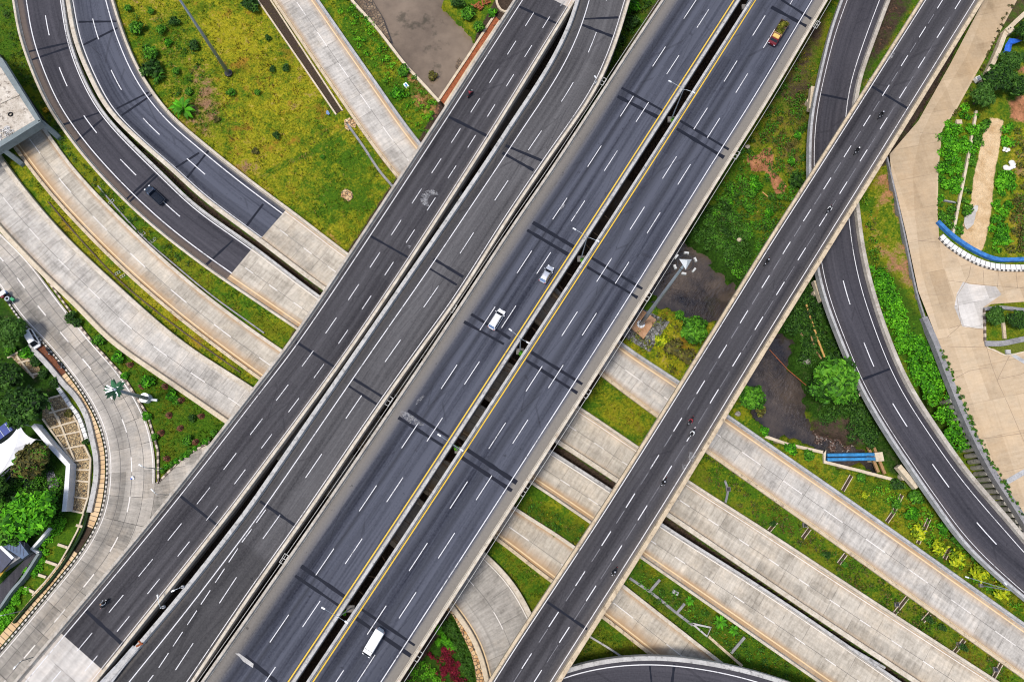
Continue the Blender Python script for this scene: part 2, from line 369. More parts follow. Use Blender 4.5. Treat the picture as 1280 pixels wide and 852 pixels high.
        for k, vals in s.at.items():
            at = me.attributes.new(k, 'FLOAT', 'POINT'); at.data.foreach_set('value', vals)
        if fix:
            bm = bmesh.new(); bm.from_mesh(me); bmesh.ops.recalc_face_normals(bm, faces=bm.faces); bm.to_mesh(me); bm.free()
        if smooth: me.polygons.foreach_set('use_smooth', [True]*len(me.polygons))
        me.update()
        o = bpy.data.objects.new(name, me); col.objects.link(o)
        if parent is not None: o.parent = parent
        elif origin is not None: o.location = origin
        return o
def tag(o, label, cat, group=None):
    o['label'] = label; o['category'] = cat
    if group: o['group'] = group
    return o
def struct(o): o['kind'] = 'structure'; return o
def stuff(o, label, cat): o['kind'] = 'stuff'; o['label'] = label; o['category'] = cat; return o
def thing(name, label, cat, loc=(0, 0, 0), rz=0.0, group=None):
    o = bpy.data.objects.new(name, None); col.objects.link(o); o.location = loc; o.rotation_euler = (0, 0, rz); o.empty_display_size = .3
    return tag(o, label, cat, group)
def dup(root, loc, rz, label, group=None, scale=None):
    r = root.copy(); col.objects.link(r); r.location = loc; r.rotation_euler = (0, 0, rz); r['label'] = label
    if group: r['group'] = group
    if scale is not None: r.scale = (scale,)*3 if not isinstance(scale, (tuple, list)) else scale
    for ch in list(root.children):
        c = ch.copy(); col.objects.link(c); c.parent = r
        for g in list(ch.children):
            d = g.copy(); col.objects.link(d); d.parent = c
    return r
# ------------------------------------------------------------------ long ribbons (roads and decks) between two edges
def dense(P, step=.5, ext=40.0):
    P = np.asarray(P, float)[:, :2]
    a = P[0]-P[1]; a /= np.linalg.norm(a); b = P[-1]-P[-2]; b /= np.linalg.norm(b)
    if ext: P = np.vstack([P[0]+a*ext, P, P[-1]+b*ext])
    Q = np.vstack([2*P[0]-P[1], P, 2*P[-1]-P[-2]]); out = []
    for i in range(1, len(Q)-2):
        p0, p1, p2, p3 = Q[i-1:i+3]
        t0 = 0; t1 = t0+np.linalg.norm(p1-p0)**.5; t2 = t1+np.linalg.norm(p2-p1)**.5; t3 = t2+np.linalg.norm(p3-p2)**.5
        n = max(2, int(np.linalg.norm(p2-p1)/step))
        for t in np.linspace(t1, t2, n, endpoint=False):
            A1 = (t1-t)/(t1-t0)*p0+(t-t0)/(t1-t0)*p1; A2 = (t2-t)/(t2-t1)*p1+(t-t1)/(t2-t1)*p2; A3 = (t3-t)/(t3-t2)*p2+(t-t2)/(t3-t2)*p3
            B1 = (t2-t)/(t2-t0)*A1+(t-t0)/(t2-t0)*A2; B2 = (t3-t)/(t3-t1)*A2+(t-t1)/(t3-t1)*A3
            out.append((t2-t)/(t2-t1)*B1+(t-t1)/(t2-t1)*B2)
    out.append(P[-1]); return np.array(out)
def resample(P, step):
    d = np.r_[0, np.cumsum(np.linalg.norm(np.diff(P, axis=0), axis=1))]; n = max(2, int(d[-1]/step)+1); q = np.linspace(0, d[-1], n)
    return np.c_[np.interp(q, d, P[:, 0]), np.interp(q, d, P[:, 1])]
def smooth(P, k):
    Q = np.vstack([np.repeat(P[:1], k, 0), P, np.repeat(P[-1:], k, 0)]); w = np.ones(2*k+1)/(2*k+1)
    O = np.c_[np.convolve(Q[:, 0], w, 'valid'), np.convolve(Q[:, 1], w, 'valid')]; O[:2] = P[:2]; O[-2:] = P[-2:]; return O
class Ribbon:
    def __init__(s, Lp, Rp, z, ext=40.0, step=1.5):
        s.z = z
        L = smooth(resample(dense(pxs(Lp, z), .5, ext), .5), 8); Rr = smooth(resample(dense(pxs(Rp, z), .5, ext), .5), 8)
        mids = []
        for p in L[::4]:
            q = Rr[np.argmin(((Rr-p)**2).sum(1))]; mids.append((p+q)/2)
        C = resample(smooth(np.array(mids), 6), step)
        T = np.gradient(C, axis=0); T /= np.linalg.norm(T, axis=1)[:, None]
        def hit(E, c, t):
            d = (E-c)@t; k = np.where((d[:-1] <= 0) != (d[1:] <= 0))[0]
            if not len(k): return None
            f = d[k]/(d[k]-d[k+1]); P = E[k]+(E[k+1]-E[k])*f[:, None]
            r = np.linalg.norm(P-c, axis=1); j = r.argmin(); return P[j] if r[j] < 30 else None
        a, b, cc = [], [], []
        for c, t in zip(C, T):
            l, r = hit(L, c, t), hit(Rr, c, t)
            if l is None or r is None: continue
            a.append(l); b.append(r); cc.append((l+r)/2)
        s.L = np.array(a); s.R = np.array(b); s.C = np.array(cc)
        s.s = np.r_[0, np.cumsum(np.linalg.norm(np.diff(s.C, axis=0), axis=1))]; s.w = np.linalg.norm(s.R-s.L, axis=1)
        s.len = s.s[-1]
    def at(s, q, u):
        return np.array([np.interp(q, s.s, s.L[:, k])*(1-u)+np.interp(q, s.s, s.R[:, k])*u for k in (0, 1)])
    def width(s, q): return float(np.interp(q, s.s, s.w))
    def loc(s, p, z=None):
        P = np.array(px(*p, s.z if z is None else z)[:2]); i = int(((s.C-P)**2).sum(1).argmin())
        i0, i1 = max(i-1, 0), min(i+1, len(s.C)-1); t = s.C[i1]-s.C[i0]; ln = np.linalg.norm(t); t = t/ln
        q = s.s[i]+(P-s.C[i])@t; a = s.at(q, 0); b = s.at(q, 1); u = (P-a)@(b-a)/((b-a)@(b-a)); return float(q), float(u)
    def samples(s, q0, q1): 
        k = s.s[(s.s > q0+.05) & (s.s < q1-.05)]; return np.r_[q0, k, q1]
    def grid(s, mb, q0, q1, us, off, attrs=None):
        Q = s.samples(q0, q1); i0 = len(mb.v); n = len(us)
        for q in Q:
            w = s.width(q)
            for u in us:
                p = s.at(q, u); mb.v.append((p[0], p[1], s.z+off))
                for k, fn in (attrs or {}).items(): mb.at.setdefault(k, []).append(max(0.0, min(1.0, fn(q, u, w))))
        for i in range(len(Q)-1):
            for j in range(n-1):
                a = i0+i*n+j; mb.f.append((a, a+1, a+n+1, a+n)[::-1]); mb.m.append(mb.cur)
                U = [(Q[i], us[j]*s.width(Q[i])), (Q[i], us[j+1]*s.width(Q[i])), (Q[i+1], us[j+1]*s.width(Q[i+1])), (Q[i+1], us[j]*s.width(Q[i+1]))]
                mb.uv.append(U[::-1])
    def strip(s, mb, q0, q1, u, wid, off, edge=None):      # painted line: u fraction (or function of q), width in metres
        Q = s.samples(max(0, q0), min(s.len, q1))
        if q1 <= q0: return
        rows = []
        for q in Q:
            uu = u(q) if callable(u) else u; h = wid/2/s.width(q); rows.append((s.at(q, uu-h), s.at(q, uu+h)))
        for (a, b), (c, d) in zip(rows[:-1], rows[1:]): mb.quad((*c, s.z+off), (*d, s.z+off), (*b, s.z+off), (*a, s.z+off))
    def profile(s, mb, prof, side, q0=None, q1=None, u0=None):   # closed profile [(metres inward, z above deck)] run along an edge
        Q = s.samples(0 if q0 is None else q0, s.len if q1 is None else q1); n = len(prof); i0 = len(mb.v)
        sg = 1 if side == 'L' else -1; base = (0 if side == 'L' else 1) if u0 is None else u0
        for q in Q:
            w = s.width(q)
            for m, z in prof:
                p = s.at(q, base+sg*m/w); mb.v.append((p[0], p[1], s.z+z))
        for i in range(len(Q)-1):
            for j in range(n):
                k = (j+1) % n; f = (i0+i*n+j, i0+i*n+k, i0+(i+1)*n+k, i0+(i+1)*n+j)
                uv = [(Q[i], 0), (Q[i], 1), (Q[i+1], 1), (Q[i+1], 0)]
                if side == 'L': f = f[::-1]; uv = uv[::-1]
                mb.f.append(f); mb.m.append(mb.cur); mb.uv.append(uv)
        e = i0+(len(Q)-1)*n
        fa, fb = tuple(range(i0, i0+n)), tuple(range(e, e+n))[::-1]
        mb.f += [fa, fb]; mb.m += [mb.cur]*2; mb.uv += [None]*2
    def dashes(s, mb, u, first, nxt, nper, end, wid, off, q0=0, q1=None, skip=()):
        a = s.loc(first)[0]; b = s.loc(nxt)[0]; c = s.loc(end)[0]; per = abs(b-a)/nper; ln = abs(c-a); lo = min(a, c)
        q1 = s.len if q1 is None else q1
        k = math.floor((q0-lo)/per)
        while lo+k*per < q1:
            x = lo+k*per; k += 1
            if x < q0 or x+ln > q1: continue
            j = random.uniform(-.12, .12); s.strip(mb, x+j, x+ln+j, u, wid, off)
    def cross(s, mb, a, b, wid, off):                      # dark patch across the lanes between two photo points
        A = np.array(px(*a, s.z)[:2]); B = np.array(px(*b, s.z)[:2]); d = B-A; n = np.array([-d[1], d[0]])/np.linalg.norm(d)
        N = 8; prev = None
        for i in range(N+1):
            p = A+d*i/N; w = wid/2*random.uniform(.75, 1.2); cur = (p-n*w, p+n*w)
            if prev is not None: mb.quad((*prev[0], s.z+off), (*cur[0], s.z+off), (*cur[1], s.z+off), (*prev[1], s.z+off))
            prev = cur
    def clear(s, x, y): return float(((s.C-np.array([x, y]))**2).sum(1).min())**.5 - float(s.w.max())/2

# edges traced on the photograph, each on the level it stands on
GA = Ribbon([(640, 6), (506, 213), (363, 427), (320, 483), (197, 640), (19, 852)], [(715, 10), (640, 132), (589, 213), (448, 427), (320, 602), (293, 638), (123, 852)], 8.0)
GB = Ribbon([(720, 0), (713, 24), (695, 64), (673, 102), (640, 152), (600, 213), (453, 427), (320, 620), (308, 637), (229, 738), (132, 852)],
            [(788, 0), (771, 55), (746, 113), (685, 203), (640, 270), (574, 374), (536, 427), (481, 504), (390, 638), (320, 738), (244, 852)], 8.0)
GC = Ribbon([(828, 0), (778, 75), (758, 106), (688, 213), (640, 283), (545, 427), (400, 640), (320, 755), (252, 852)], [(926, 0), (789, 213), (650, 427), (511, 640), (370, 852)], 8.0)
GD = Ribbon([(938, 0), (802, 213), (663, 427), (524, 640), (383, 852)], [(1035, 0), (960, 127), (906, 213), (773, 427), (638, 638), (500, 852)], 8.0)
GE = Ribbon([(1150, 0), (1015, 213), (960, 299), (881, 427), (748, 639), (640, 803), (609, 852)], [(1229, 0), (1097, 213), (964, 427), (835, 639), (700, 852)], 10.0)
GF = Ribbon([(1050, 0), (1038, 33), (1024, 88), (1011.5, 151), (1009, 213), (1012, 280), (1020, 344), (1033, 389), (1048, 427), (1070, 479), (1101, 534), (1136, 587), (1172, 639), (1199, 676), (1236, 713), (1280, 750)],
            [(1112, 0), (1093, 50), (1073, 110), (1067, 165), (1067, 220), (1072, 259), (1077, 301), (1088, 354), (1112, 427), (1136, 481), (1173, 539), (1211, 592), (1253, 640), (1290, 684)], 4.0, 30)
GG = Ribbon([(655, 936), (690, 912), (735, 898), (790, 890), (850, 894), (900, 903), (960, 925)], [(655, 858), (690, 840), (718, 830), (765, 820.5), (816, 817.6), (853, 820), (904, 828), (960, 842), (1000, 856)], 5.0, 20)
R1 = Ribbon([(340, 0), (420, 118), (488, 213), (612, 352), (750, 469), (818, 520), (884, 567), (960, 621), (1136, 746), (1280, 849)],
            [(398, 0), (461, 90), (526, 180), (645, 315), (776, 428), (846, 475), (911, 520), (960, 554), (1081, 638), (1280, 779)], .12)
RH = Ribbon([(84, 0), (93, 50), (113, 100), (136, 141), (176, 181), (213, 213), (251, 248), (320, 300), (405, 364), (550, 463), (695, 554), (768, 602), (835, 647), (960, 732), (1040, 786), (1108, 831), (1141, 853)],
            [(143, 0), (153, 33), (176, 88), (213, 141), (251, 175), (320, 230), (378, 273), (434, 316), (580, 418), (725, 509), (796, 557), (863, 602), (924, 641), (960, 664), (1085, 746), (1249, 852)], .14)
RI = Ribbon([(17.6, 0), (25, 43), (38, 83), (60, 133), (83, 168), (119, 213), (176, 271), (251, 331), (320, 378), (369, 411), (510, 506), (663, 604), (708, 634), (734, 652), (801, 698), (960, 809), (1023, 853)],
            [(82, 0), (90, 50), (108, 100), (133, 143), (173, 186), (201, 213), (246, 256), (320, 309), (399, 369), (540, 466), (688, 562), (762, 609.5), (827, 653.5), (960, 738), (1043, 794), (1124, 850)], .14)
R3 = Ribbon([(-8, 152), (19, 187), (38, 213), (75, 258), (151, 336), (226, 401), (320, 472), (470, 576), (619, 674), (640, 690), (686, 726), (755, 774), (811, 818), (860, 855)],
            [(32, 128), (59, 163), (94, 211), (176, 296), (251, 362), (320, 414), (355, 438), (500, 536), (642, 632), (715, 679), (781, 731), (901, 825), (938, 854)], .12, 30)
R4 = Ribbon([(-30, 252), (0, 288), (50, 341), (100, 389), (137, 427), (213, 481), (281, 528), (400, 612), (500, 690), (564, 761), (584, 789), (599, 819), (606, 852)],
            [(-25, 160), (0, 191), (15, 213), (75, 286), (151, 359), (230, 427), (314, 482), (430, 560), (540, 634), (606, 689), (640, 723), (655, 746), (664, 764), (682, 806), (690, 852)], .12, 25)
RK = Ribbon([(-30, 320), (0, 359), (28, 399), (56, 427), (105, 489), (128, 534), (136, 577), (129, 640), (108, 683), (63, 741), (0, 816), (-40, 862)],
            [(-30, 262), (0, 291), (33, 323), (85, 391), (114, 427), (151, 469), (181, 519), (193, 564), (194, 602), (188, 650), (165, 700), (105, 775), (50, 840), (10, 890)], .12, 20)
decks = dict(A=GA, B=GB, C=GC, D=GD, E=GE, F=GF, G=GG); grounds = [R1, RH, RI, R3, R4, RK]
# ------------------------------------------------------------------ terrain, one sheet to the horizon
river_l = [(440, -60), (436, 0), (471, 35), (506, 80), (548, 126), (640, 222), (740, 315), (818, 374), (851, 399), (889, 404), (938, 500), (956, 537), (962, 548), (1011, 558), (1034, 566), (1036, 576), (1075, 588), (1100, 592)]
river_r = [(1104, 584), (1090, 552), (1062, 556), (1040, 545), (1020.5, 531), (1022, 506), (1015, 498), (1002, 459), (994, 437), (1002, 426), (995, 418), (980, 413), (940, 372), (924, 354), (863, 293), (800, 225), (700, 130), (625, 60), (596, 45), (560, 0), (540, -60)]
def inside(P, poly):
    P = np.asarray(P); x, y = P[:, 0], P[:, 1]; r = np.zeros(len(P), bool); n = len(poly)
    for i in range(n):
        x1, y1 = poly[i]; x2, y2 = poly[(i+1) % n]
        if y1 == y2: continue
        c = ((y1 > y) != (y2 > y)) & (x < (x2-x1)*(y-y1)/(y2-y1)+x1); r ^= c
    return r
def dist_poly(P, poly, closed=True):
    d = np.full(len(P), 1e9); n = len(poly); poly = np.asarray(poly, float)
    for i in range(n if closed else n-1):
        a, b = poly[i], poly[(i+1) % n]; ab = b-a; t = np.clip(((P-a)@ab)/max(ab@ab, 1e-9), 0, 1); d = np.minimum(d, np.linalg.norm(P-(a+t[:, None]*ab), axis=1))
    return d
ZP = 3.0                                            # the raised yard on the right
plateau = [(1232, -40), (1230, 0), (1186, 80), (1146, 151), (1109, 193), (1112, 213), (1131, 293), (1146, 364), (1171, 427), (1186, 471), (1211, 531), (1241, 589), (1274, 640), (1310, 705), (1700, 705), (1700, -200), (1300, -200)]
pl_w = pxs(plateau, ZP)[:, :2]; rv_w = np.vstack([pxs(river_l, 0)[:, :2], pxs(river_r, 0)[:, :2]])
far = [130, 136, 146, 165, 200, 270, 420, 800, 1700, 3500]
gx = np.r_[[-f for f in far[::-1]], np.arange(-126, 126.1, .65), far]
gy = np.r_[[-f for f in [44, 50, 62, 90, 150, 320, 800, 1700, 3500][::-1]], np.arange(-40, 121, .65), [124, 130, 140, 160, 200, 270, 420, 800, 1700, 3500]]
X, Y = np.meshgrid(gx, gy); GP = np.c_[X.ravel(), Y.ravel()]
wig = np.c_[1.1*np.sin(GP[:, 1]*.8+1.7*np.sin(GP[:, 0]*.5))+.5*np.sin(GP[:, 1]*2.3+GP[:, 0]), 1.1*np.sin(GP[:, 0]*.7+1.9*np.sin(GP[:, 1]*.6))+.5*np.sin(GP[:, 0]*2.1-GP[:, 1])]
GPw = GP+wig*np.clip((dist_poly(GP, pxs(river_l[:5], 0)[:, :2], False)/6)[:, None], 0, 1)*.8
dr = dist_poly(GPw, rv_w); inr = inside(GPw, rv_w); dp = dist_poly(GP, pl_w); inp = inside(GP, pl_w)
Z = np.where(inr, -np.clip(dr*3.6, 0, 4.2), 0.0)
Z = np.where(inp & ~inr, ZP-.12-np.clip(1.2-dp, 0, 1.2)*2.4, Z)
up_ = pxs([(1232, -40), (1230, 0), (1186, 80), (1146, 151), (1109, 193), (1112, 213), (1131, 293), (1146, 364), (1160, 402)], ZP)[:, :2]; du = dist_poly(GP, up_, False)
Z = np.where(~inp & ~inr, np.maximum(Z, np.clip(ZP-.25-du*.5, 0, ZP)), Z)
pw_ = pxs([(1186, 490), (1212, 543), (1242, 601), (1276, 655), (1300, 700)], 1.6)[:, :2]; dw = dist_poly(GP, pw_, False)
Z = np.where(~inp & ~inr, Z-3.2*np.clip((5.5-dw)/3.0, 0, 1), Z)
for ra, rb_ in ((RH.L, RI.R),):
    gp_ = np.vstack([ra[::3], rb_[::3][::-1]]); ig = inside(GP, gp_); Z = np.where(ig & ~inr, Z-2.2, Z)
wob = .16*np.sin(GP[:, 0]*.9+np.sin(GP[:, 1]*.53)*2)*np.cos(GP[:, 1]*.8+GP[:, 0]*.21)
Z = Z+np.where(inp, .05, np.where(inr, .3, 1.0))*(wob-.16)
# land cover with slot shade painted in, drawn as outlines on the photograph
pxy = np.array([topx(x, y, 0.0) if abs(x) < 400 and -200 < y < 400 else (9e3, 9e3) for x, y in GP])
pxy3 = np.array([topx(x, y, ZP) if abs(x) < 400 and -200 < y < 400 else (9e3, 9e3) for x, y in GP])
A = {k: np.zeros(len(GP)) for k in ('yellow', 'dirt', 'lush', 'mud', 'sand', 'redearth')}
def cover(poly, raised=False, soft=6.0, **kw):
    Q = pxy3 if raised else pxy; m = inside(Q, poly); d = dist_poly(Q, poly); f = np.where(m, .5+.5*np.clip(d/soft, 0, 1), .5-.5*np.clip(d/soft, 0, 1))
    for k, v in kw.items(): A[k][:] = A[k]*(1-f)+v*f
A['yellow'][:] = .25; A['lush'][:] = .15
cover([(640, -40), (506, 205), (363, 420), (320, 480), (197, 632), (40, 852), (500, 870), (645, 635), (780, 425), (915, 205), (1045, -40)], mud=1.0, lush=.5, soft=3)  # dark soil under the decks, also painted to blacken their shaded gaps
cover([(130, -30), (350, -30), (500, 215), (430, 325), (300, 225), (205, 150), (165, 90)], yellow=.5, lush=.08, dirt=.14)
cover([(150, 10), (215, 20), (260, 90), (275, 170), (240, 165), (190, 110), (165, 70)], yellow=.35, dirt=.34, soft=25)
cover([(240, 95), (275, 85), (285, 150), (255, 160)], dirt=.5, soft=14)
cover([(260, 0), (300, 10), (330, 60), (350, 130), (300, 160), (275, 90)], yellow=.75, dirt=.1, soft=20)
cover([(205, 20), (240, 30), (250, 60), (225, 65)], dirt=.38, soft=10)
cover([(265, 165), (300, 175), (330, 215), (360, 225), (340, 240), (290, 205)], dirt=.40, yellow=.65, soft=12)
cover([(300, 170), (360, 140), (420, 150), (330, 215), (290, 210)], dirt=.30, yellow=.7, soft=20)
cover([(400, 170), (470, 180), (490, 215), (450, 290), (400, 250), (380, 220)], yellow=.18, dirt=.02, soft=18)
cover([(428, 236), (441, 238), (440, 250), (430, 253)], dirt=.85, soft=5)
cover([(385, 265), (392, 270), (425, 300), (432, 316), (418, 306)], redearth=.6, soft=6)
cover([(400, -30), (442, -5), (550, 130), (530, 178), (460, 85)], yellow=.2, lush=.12)
cover([(502, 88), (520, 88), (552, 130), (548, 145), (520, 140), (505, 120)], redearth=.55, soft=10)
cover([(-20, -30), (20, -30), (27, 45), (62, 140), (90, 190), (70, 165), (30, 100), (-20, 60)], lush=.45, mud=.2)
cover([(80, 195), (110, 215), (170, 275), (315, 385), (365, 415), (355, 435), (250, 360), (180, 295)], lush=.3, yellow=.3, mud=.15)
cover([(15, 200), (60, 245), (150, 335), (320, 470), (318, 486), (230, 425), (150, 355), (75, 285)], yellow=.62, mud=.16)
cover([(90, 390), (140, 427), (285, 530), (260, 565), (195, 600), (190, 540), (150, 470)], lush=.38, yellow=.15)
cover([(-40, 330), (0, 365), (50, 440), (95, 510), (115, 580), (105, 650), (60, 720), (-40, 850)], lush=.75, mud=.25)
cover([(66, 655), (104, 640), (96, 690), (20, 785), (-10, 810), (-10, 790), (40, 720)], lush=.2, yellow=.05, mud=.0)
cover([(750, 0), (830, -10), (690, 215), (680, 205), (740, 110)], lush=.5, mud=.3)
cover([(1040, -10), (1020, 60), (1000, 190), (1010, 215), (960, 305), (900, 300), (870, 285), (905, 215), (960, 130)], lush=.35, mud=.2, yellow=.25)
cover([(1030, -10), (1015, 100), (1008, 200), (975, 240), (930, 185), (960, 130)], mud=.42, lush=.15, yellow=.5, soft=12)
cover([(1038, -10), (1020, 85), (1008, 150), (985, 130), (962, 125)], mud=.62, lush=.2, soft=14)
cover([(932, 195), (950, 192), (955, 184), (964, 184), (967, 196), (966, 210), (974, 220), (984, 232), (979, 243), (970, 242), (963, 228), (958, 214), (940, 214)], redearth=1.0, lush=0, mud=0, soft=3)
for dx in (0, 9):
    tr_ = [(322+dx, 222), (350+dx, 205), (385+dx, 190), (410+dx, 176), (432+dx, 158)]; cover([(a, b-1.6) for a, b in tr_]+[(a, b+1.6) for a, b in tr_[::-1]], mud=.45, yellow=.1, soft=1.5)
cover([(1090, -10), (1152, -10), (1072, 120), (1085, 50)], mud=.7, redearth=.28)
cover([(1085, 245), (1102, 205), (1113, 205), (1133, 300), (1150, 375), (1172, 430), (1150, 400), (1115, 345), (1085, 300)], dirt=.5, yellow=.6, redearth=.36)
cover([(1110, 212), (1114, 212), (1128, 285), (1112, 270), (1095, 240)], redearth=.55, soft=8)
cover([(1080, 300), (1120, 350), (1170, 440), (1225, 580), (1180, 540), (1112, 425)], lush=.6, mud=.2)
cover([(985, 330), (1022, 345), (1100, 535), (1150, 610), (1110, 590), (1085, 550), (1022, 500), (1000, 440)], lush=.85, mud=.35)
cover([(965, 395), (985, 330), (1025, 345), (1060, 470), (1090, 560), (1030, 545), (1010, 505), (985, 450)], lush=1.0, mud=.25, yellow=0, soft=3)
cover([(870, 270), (905, 250), (945, 300), (935, 372), (858, 300)], lush=.95, mud=.25, yellow=0, soft=5)
cover([(1018, 525), (1060, 520), (1085, 556), (1020, 563)], mud=.75, lush=.2)
cover([(775, 430), (830, 380), (890, 405), (885, 420), (848, 475)], yellow=.6, lush=.1, dirt=.1)
cover([(730, 500), (752, 470), (820, 520), (800, 556)], yellow=.35, lush=.2)
cover([(970, 550), (1035, 578), (1115, 600), (1180, 650), (1300, 770), (1080, 640)], yellow=.40, lush=.25, mud=.1)
cover([(870, 575), (980, 640), (1280, 850), (1240, 850), (1085, 745), (860, 600)], yellow=.30, lush=.32, mud=.26, dirt=.12)
cover([(640, 615), (730, 655), (960, 810), (1020, 850), (940, 850), (780, 730), (650, 640)], yellow=.15, lush=.42, mud=.25)
cover([(610, 672), (760, 775), (820, 822), (720, 835), (660, 770)], lush=.4, yellow=.35, mud=.2)
cover([(500, 855), (568, 765), (600, 820), (604, 860)], lush=.7, yellow=0)
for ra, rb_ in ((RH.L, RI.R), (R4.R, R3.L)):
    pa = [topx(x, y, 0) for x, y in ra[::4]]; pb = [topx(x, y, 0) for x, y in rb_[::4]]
    if ra is RH.L: cover(pa+pb[::-1], mud=1.0, lush=.6, soft=2)  # shade of the slot between the carriageways, painted as near-black ground
cover(plateau, True, lush=.3, yellow=.3)
cover([(1229, -20), (1179, 80), (1135, 151), (1100, 205), (1112, 205), (1148, 155), (1190, 82), (1236, -20)], True, mud=.8, redearth=.2, lush=.1, soft=2)
cover([(1238, 147), (1255, 150), (1250, 180), (1243, 225), (1240, 260), (1232, 305), (1226, 316), (1200, 302), (1203, 282), (1215, 250), (1217, 220), (1225, 190), (1230, 165)], True, soft=3, sand=1.0, lush=0)
cover([(1258, 122), (1290, 118), (1290, 156), (1262, 150)], True, soft=6, redearth=.8)
cover([(1268, 82), (1290, 80), (1290, 92), (1272, 92)], True, soft=5, redearth=.7)
cover([(1258, 170), (1300, 150), (1300, 320), (1262, 320)], True, dirt=.35, yellow=.55, lush=.05, soft=12)
cover([(1262, 2), (1290, -10), (1290, 20), (1255, 45), (1228, 105), (1218, 105), (1240, 60)], True, mud=.6, soft=4)
mb = MB(); nx, ny = len(gx), len(gy)
mb.v = [(a, b, c) for (a, b), c in zip(GP, Z)]
idx = np.arange(nx*ny).reshape(ny, nx)
mb.f = np.c_[idx[:-1, :-1].ravel(), idx[:-1, 1:].ravel(), idx[1:, 1:].ravel(), idx[1:, :-1].ravel()].tolist()
mb.m = [0]*len(mb.f); mb.uv = [None]; mb.at = {k: v.tolist() for k, v in A.items()}
struct(mb.build('ground', 'ground_cover', smooth=True))
mb = MB(); zl = -2.6
rl = pxs([(420, -70), (420, 0), (455, 35), (490, 82), (535, 135), (640, 240), (740, 330), (830, 405), (900, 440), (930, 520), (960, 560), (1115, 610)], zl); rr = pxs([(570, -70), (590, 0), (615, 40), (640, 55), (715, 125), (815, 220), (885, 290), (940, 345), (1010, 405), (1022, 430), (1040, 520), (1115, 560)], zl)
for i in range(len(rl)-1): mb.quad(rl[i], rl[i+1], rr[i+1], rr[i])
struct(mb.build('river_water', 'river_water', fix=True))

# ------------------------------------------------------------------ ground roads (the setting) and the barriers along them
def lin(a, b, x): return min(1.0, max(0.0, (x-a)/(b-a)))
U20 = list(np.linspace(0, 1, 21))
def road(name, rb, mats, splits, attrs):
    cuts = [0]+list(splits)+[rb.len]; mb = MB()
    for k, m in enumerate(mats): mb.cur = k; rb.grid(mb, cuts[k], cuts[k+1], U20, 0, attrs)
    return struct(mb.build(name, list(mats)))
def edge_dust(lw, rw, amt=1.0):
    return lambda q, u, w: max(lin(lw, lw*.3, u*w), lin(rw, rw*.3, (1-u)*w))*amt
none = lambda q, u, w: 0.0
road('road', R1, ['concrete_pale'], [], dict(dust=edge_dust(1.9, 2.6, .95), worn=none))
hs = RH.loc((341, 281))[0]; isp = RI.loc((299, 330))[0]
road('road', RH, ['asphalt_blue', 'concrete_cream'], [hs], dict(dust=edge_dust(1.8, 1.6, .8), worn=lambda q, u, w: .25*(abs(u-.3) < .1)))
road('road', RI, ['asphalt_ramp', 'concrete_cream'], [isp], dict(dust=lambda q, u, w: max(lin(2.6, 1.7, u*w)*(.55 if q < isp else .9), .5*lin(1, .3, (1-u)*w)), worn=none))
road('road', R3, ['concrete_cream'], [], dict(dust=edge_dust(3.6, 1.6, 1.0), worn=none))
road('road', R4, ['concrete_pale'], [], dict(dust=edge_dust(2.2, 1.2, .6), worn=lambda q, u, w: .45*(q > R4.loc((600, 720))[0]-30)))
road('road', RK, ['concrete_old'], [], dict(dust=none, worn=lambda q, u, w: .6*math.exp(-((u-.32)/.14)**2)))
def flat(name, pts, z, mat, off=0.0, raised=False, dustv=0.0):
    P = [px(x, y, z) for x, y in pts]; bm = bmesh.new(); vs = [bm.verts.new(p) for p in P]; f = bm.faces.new(vs); f.normal_update()
    if f.normal.z < 0: f.normal_flip()
    bmesh.ops.triangulate(bm, faces=[f]); me = bpy.data.meshes.new(name); bm.to_mesh(me); bm.free()
    uv = me.uv_layers.new(name='UVMap')
    for lp in me.loops: v = me.vertices[lp.vertex_index].co; uv.data[lp.index].uv = (-v.y*.97+v.x*.2, v.x+v.y*.2)
    for k in ('dust', 'worn'):
        at = me.attributes.new(k, 'FLOAT', 'POINT'); at.data.foreach_set('value', [dustv]*len(me.vertices))
    me.materials.append(MAT[mat]); o = bpy.data.objects.new(name, me); col.objects.link(o); return o
struct(flat('pavement', [(193, 604), (200, 599), (226, 573), (262, 554), (330, 500), (300, 590), (180, 720), (165, 700), (188, 650)], .06, 'concrete_old'))
struct(flat('yard_paving', [(1232, -30), (1230, 0), (1188, 80), (1148, 151), (1112, 193), (1114, 213), (1133, 293), (1148, 364), (1173, 427), (1188, 471), (1213, 531), (1243, 589), (1276, 640), (1312, 703), (1420, 700), (1420, 440), (1280, 440), (1236, 435), (1232, 427), (1230, 386), (1239, 380), (1280, 377), (1420, 374), (1420, 342), (1280, 338), (1241, 336), (1222, 330), (1201, 319), (1184, 307), (1174, 297), (1172, 270), (1173, 213), (1178, 162), (1195, 138), (1224, 86), (1251, 38), (1271, 1), (1288, -30)], ZP, 'concrete_sand', dustv=.25))
struct(flat('yard_patch', [(1196, 367), (1204, 352), (1212, 355), (1245, 358), (1252, 368), (1239, 377), (1229, 384), (1230, 411), (1203, 408), (1193, 384)], ZP+.008, 'concrete_patch'))
struct(flat('yard_lane', [(1248, -30), (1284, -30), (1268, 1), (1248, 38), (1221, 86), (1192, 138), (1176, 162), (1171, 213), (1170, 262), (1178, 330), (1194, 384), (1203, 407), (1173, 412), (1152, 340), (1143, 262), (1141, 213), (1150, 172), (1165, 140), (1207, 73)], ZP+.006, 'concrete_beige', dustv=.2))
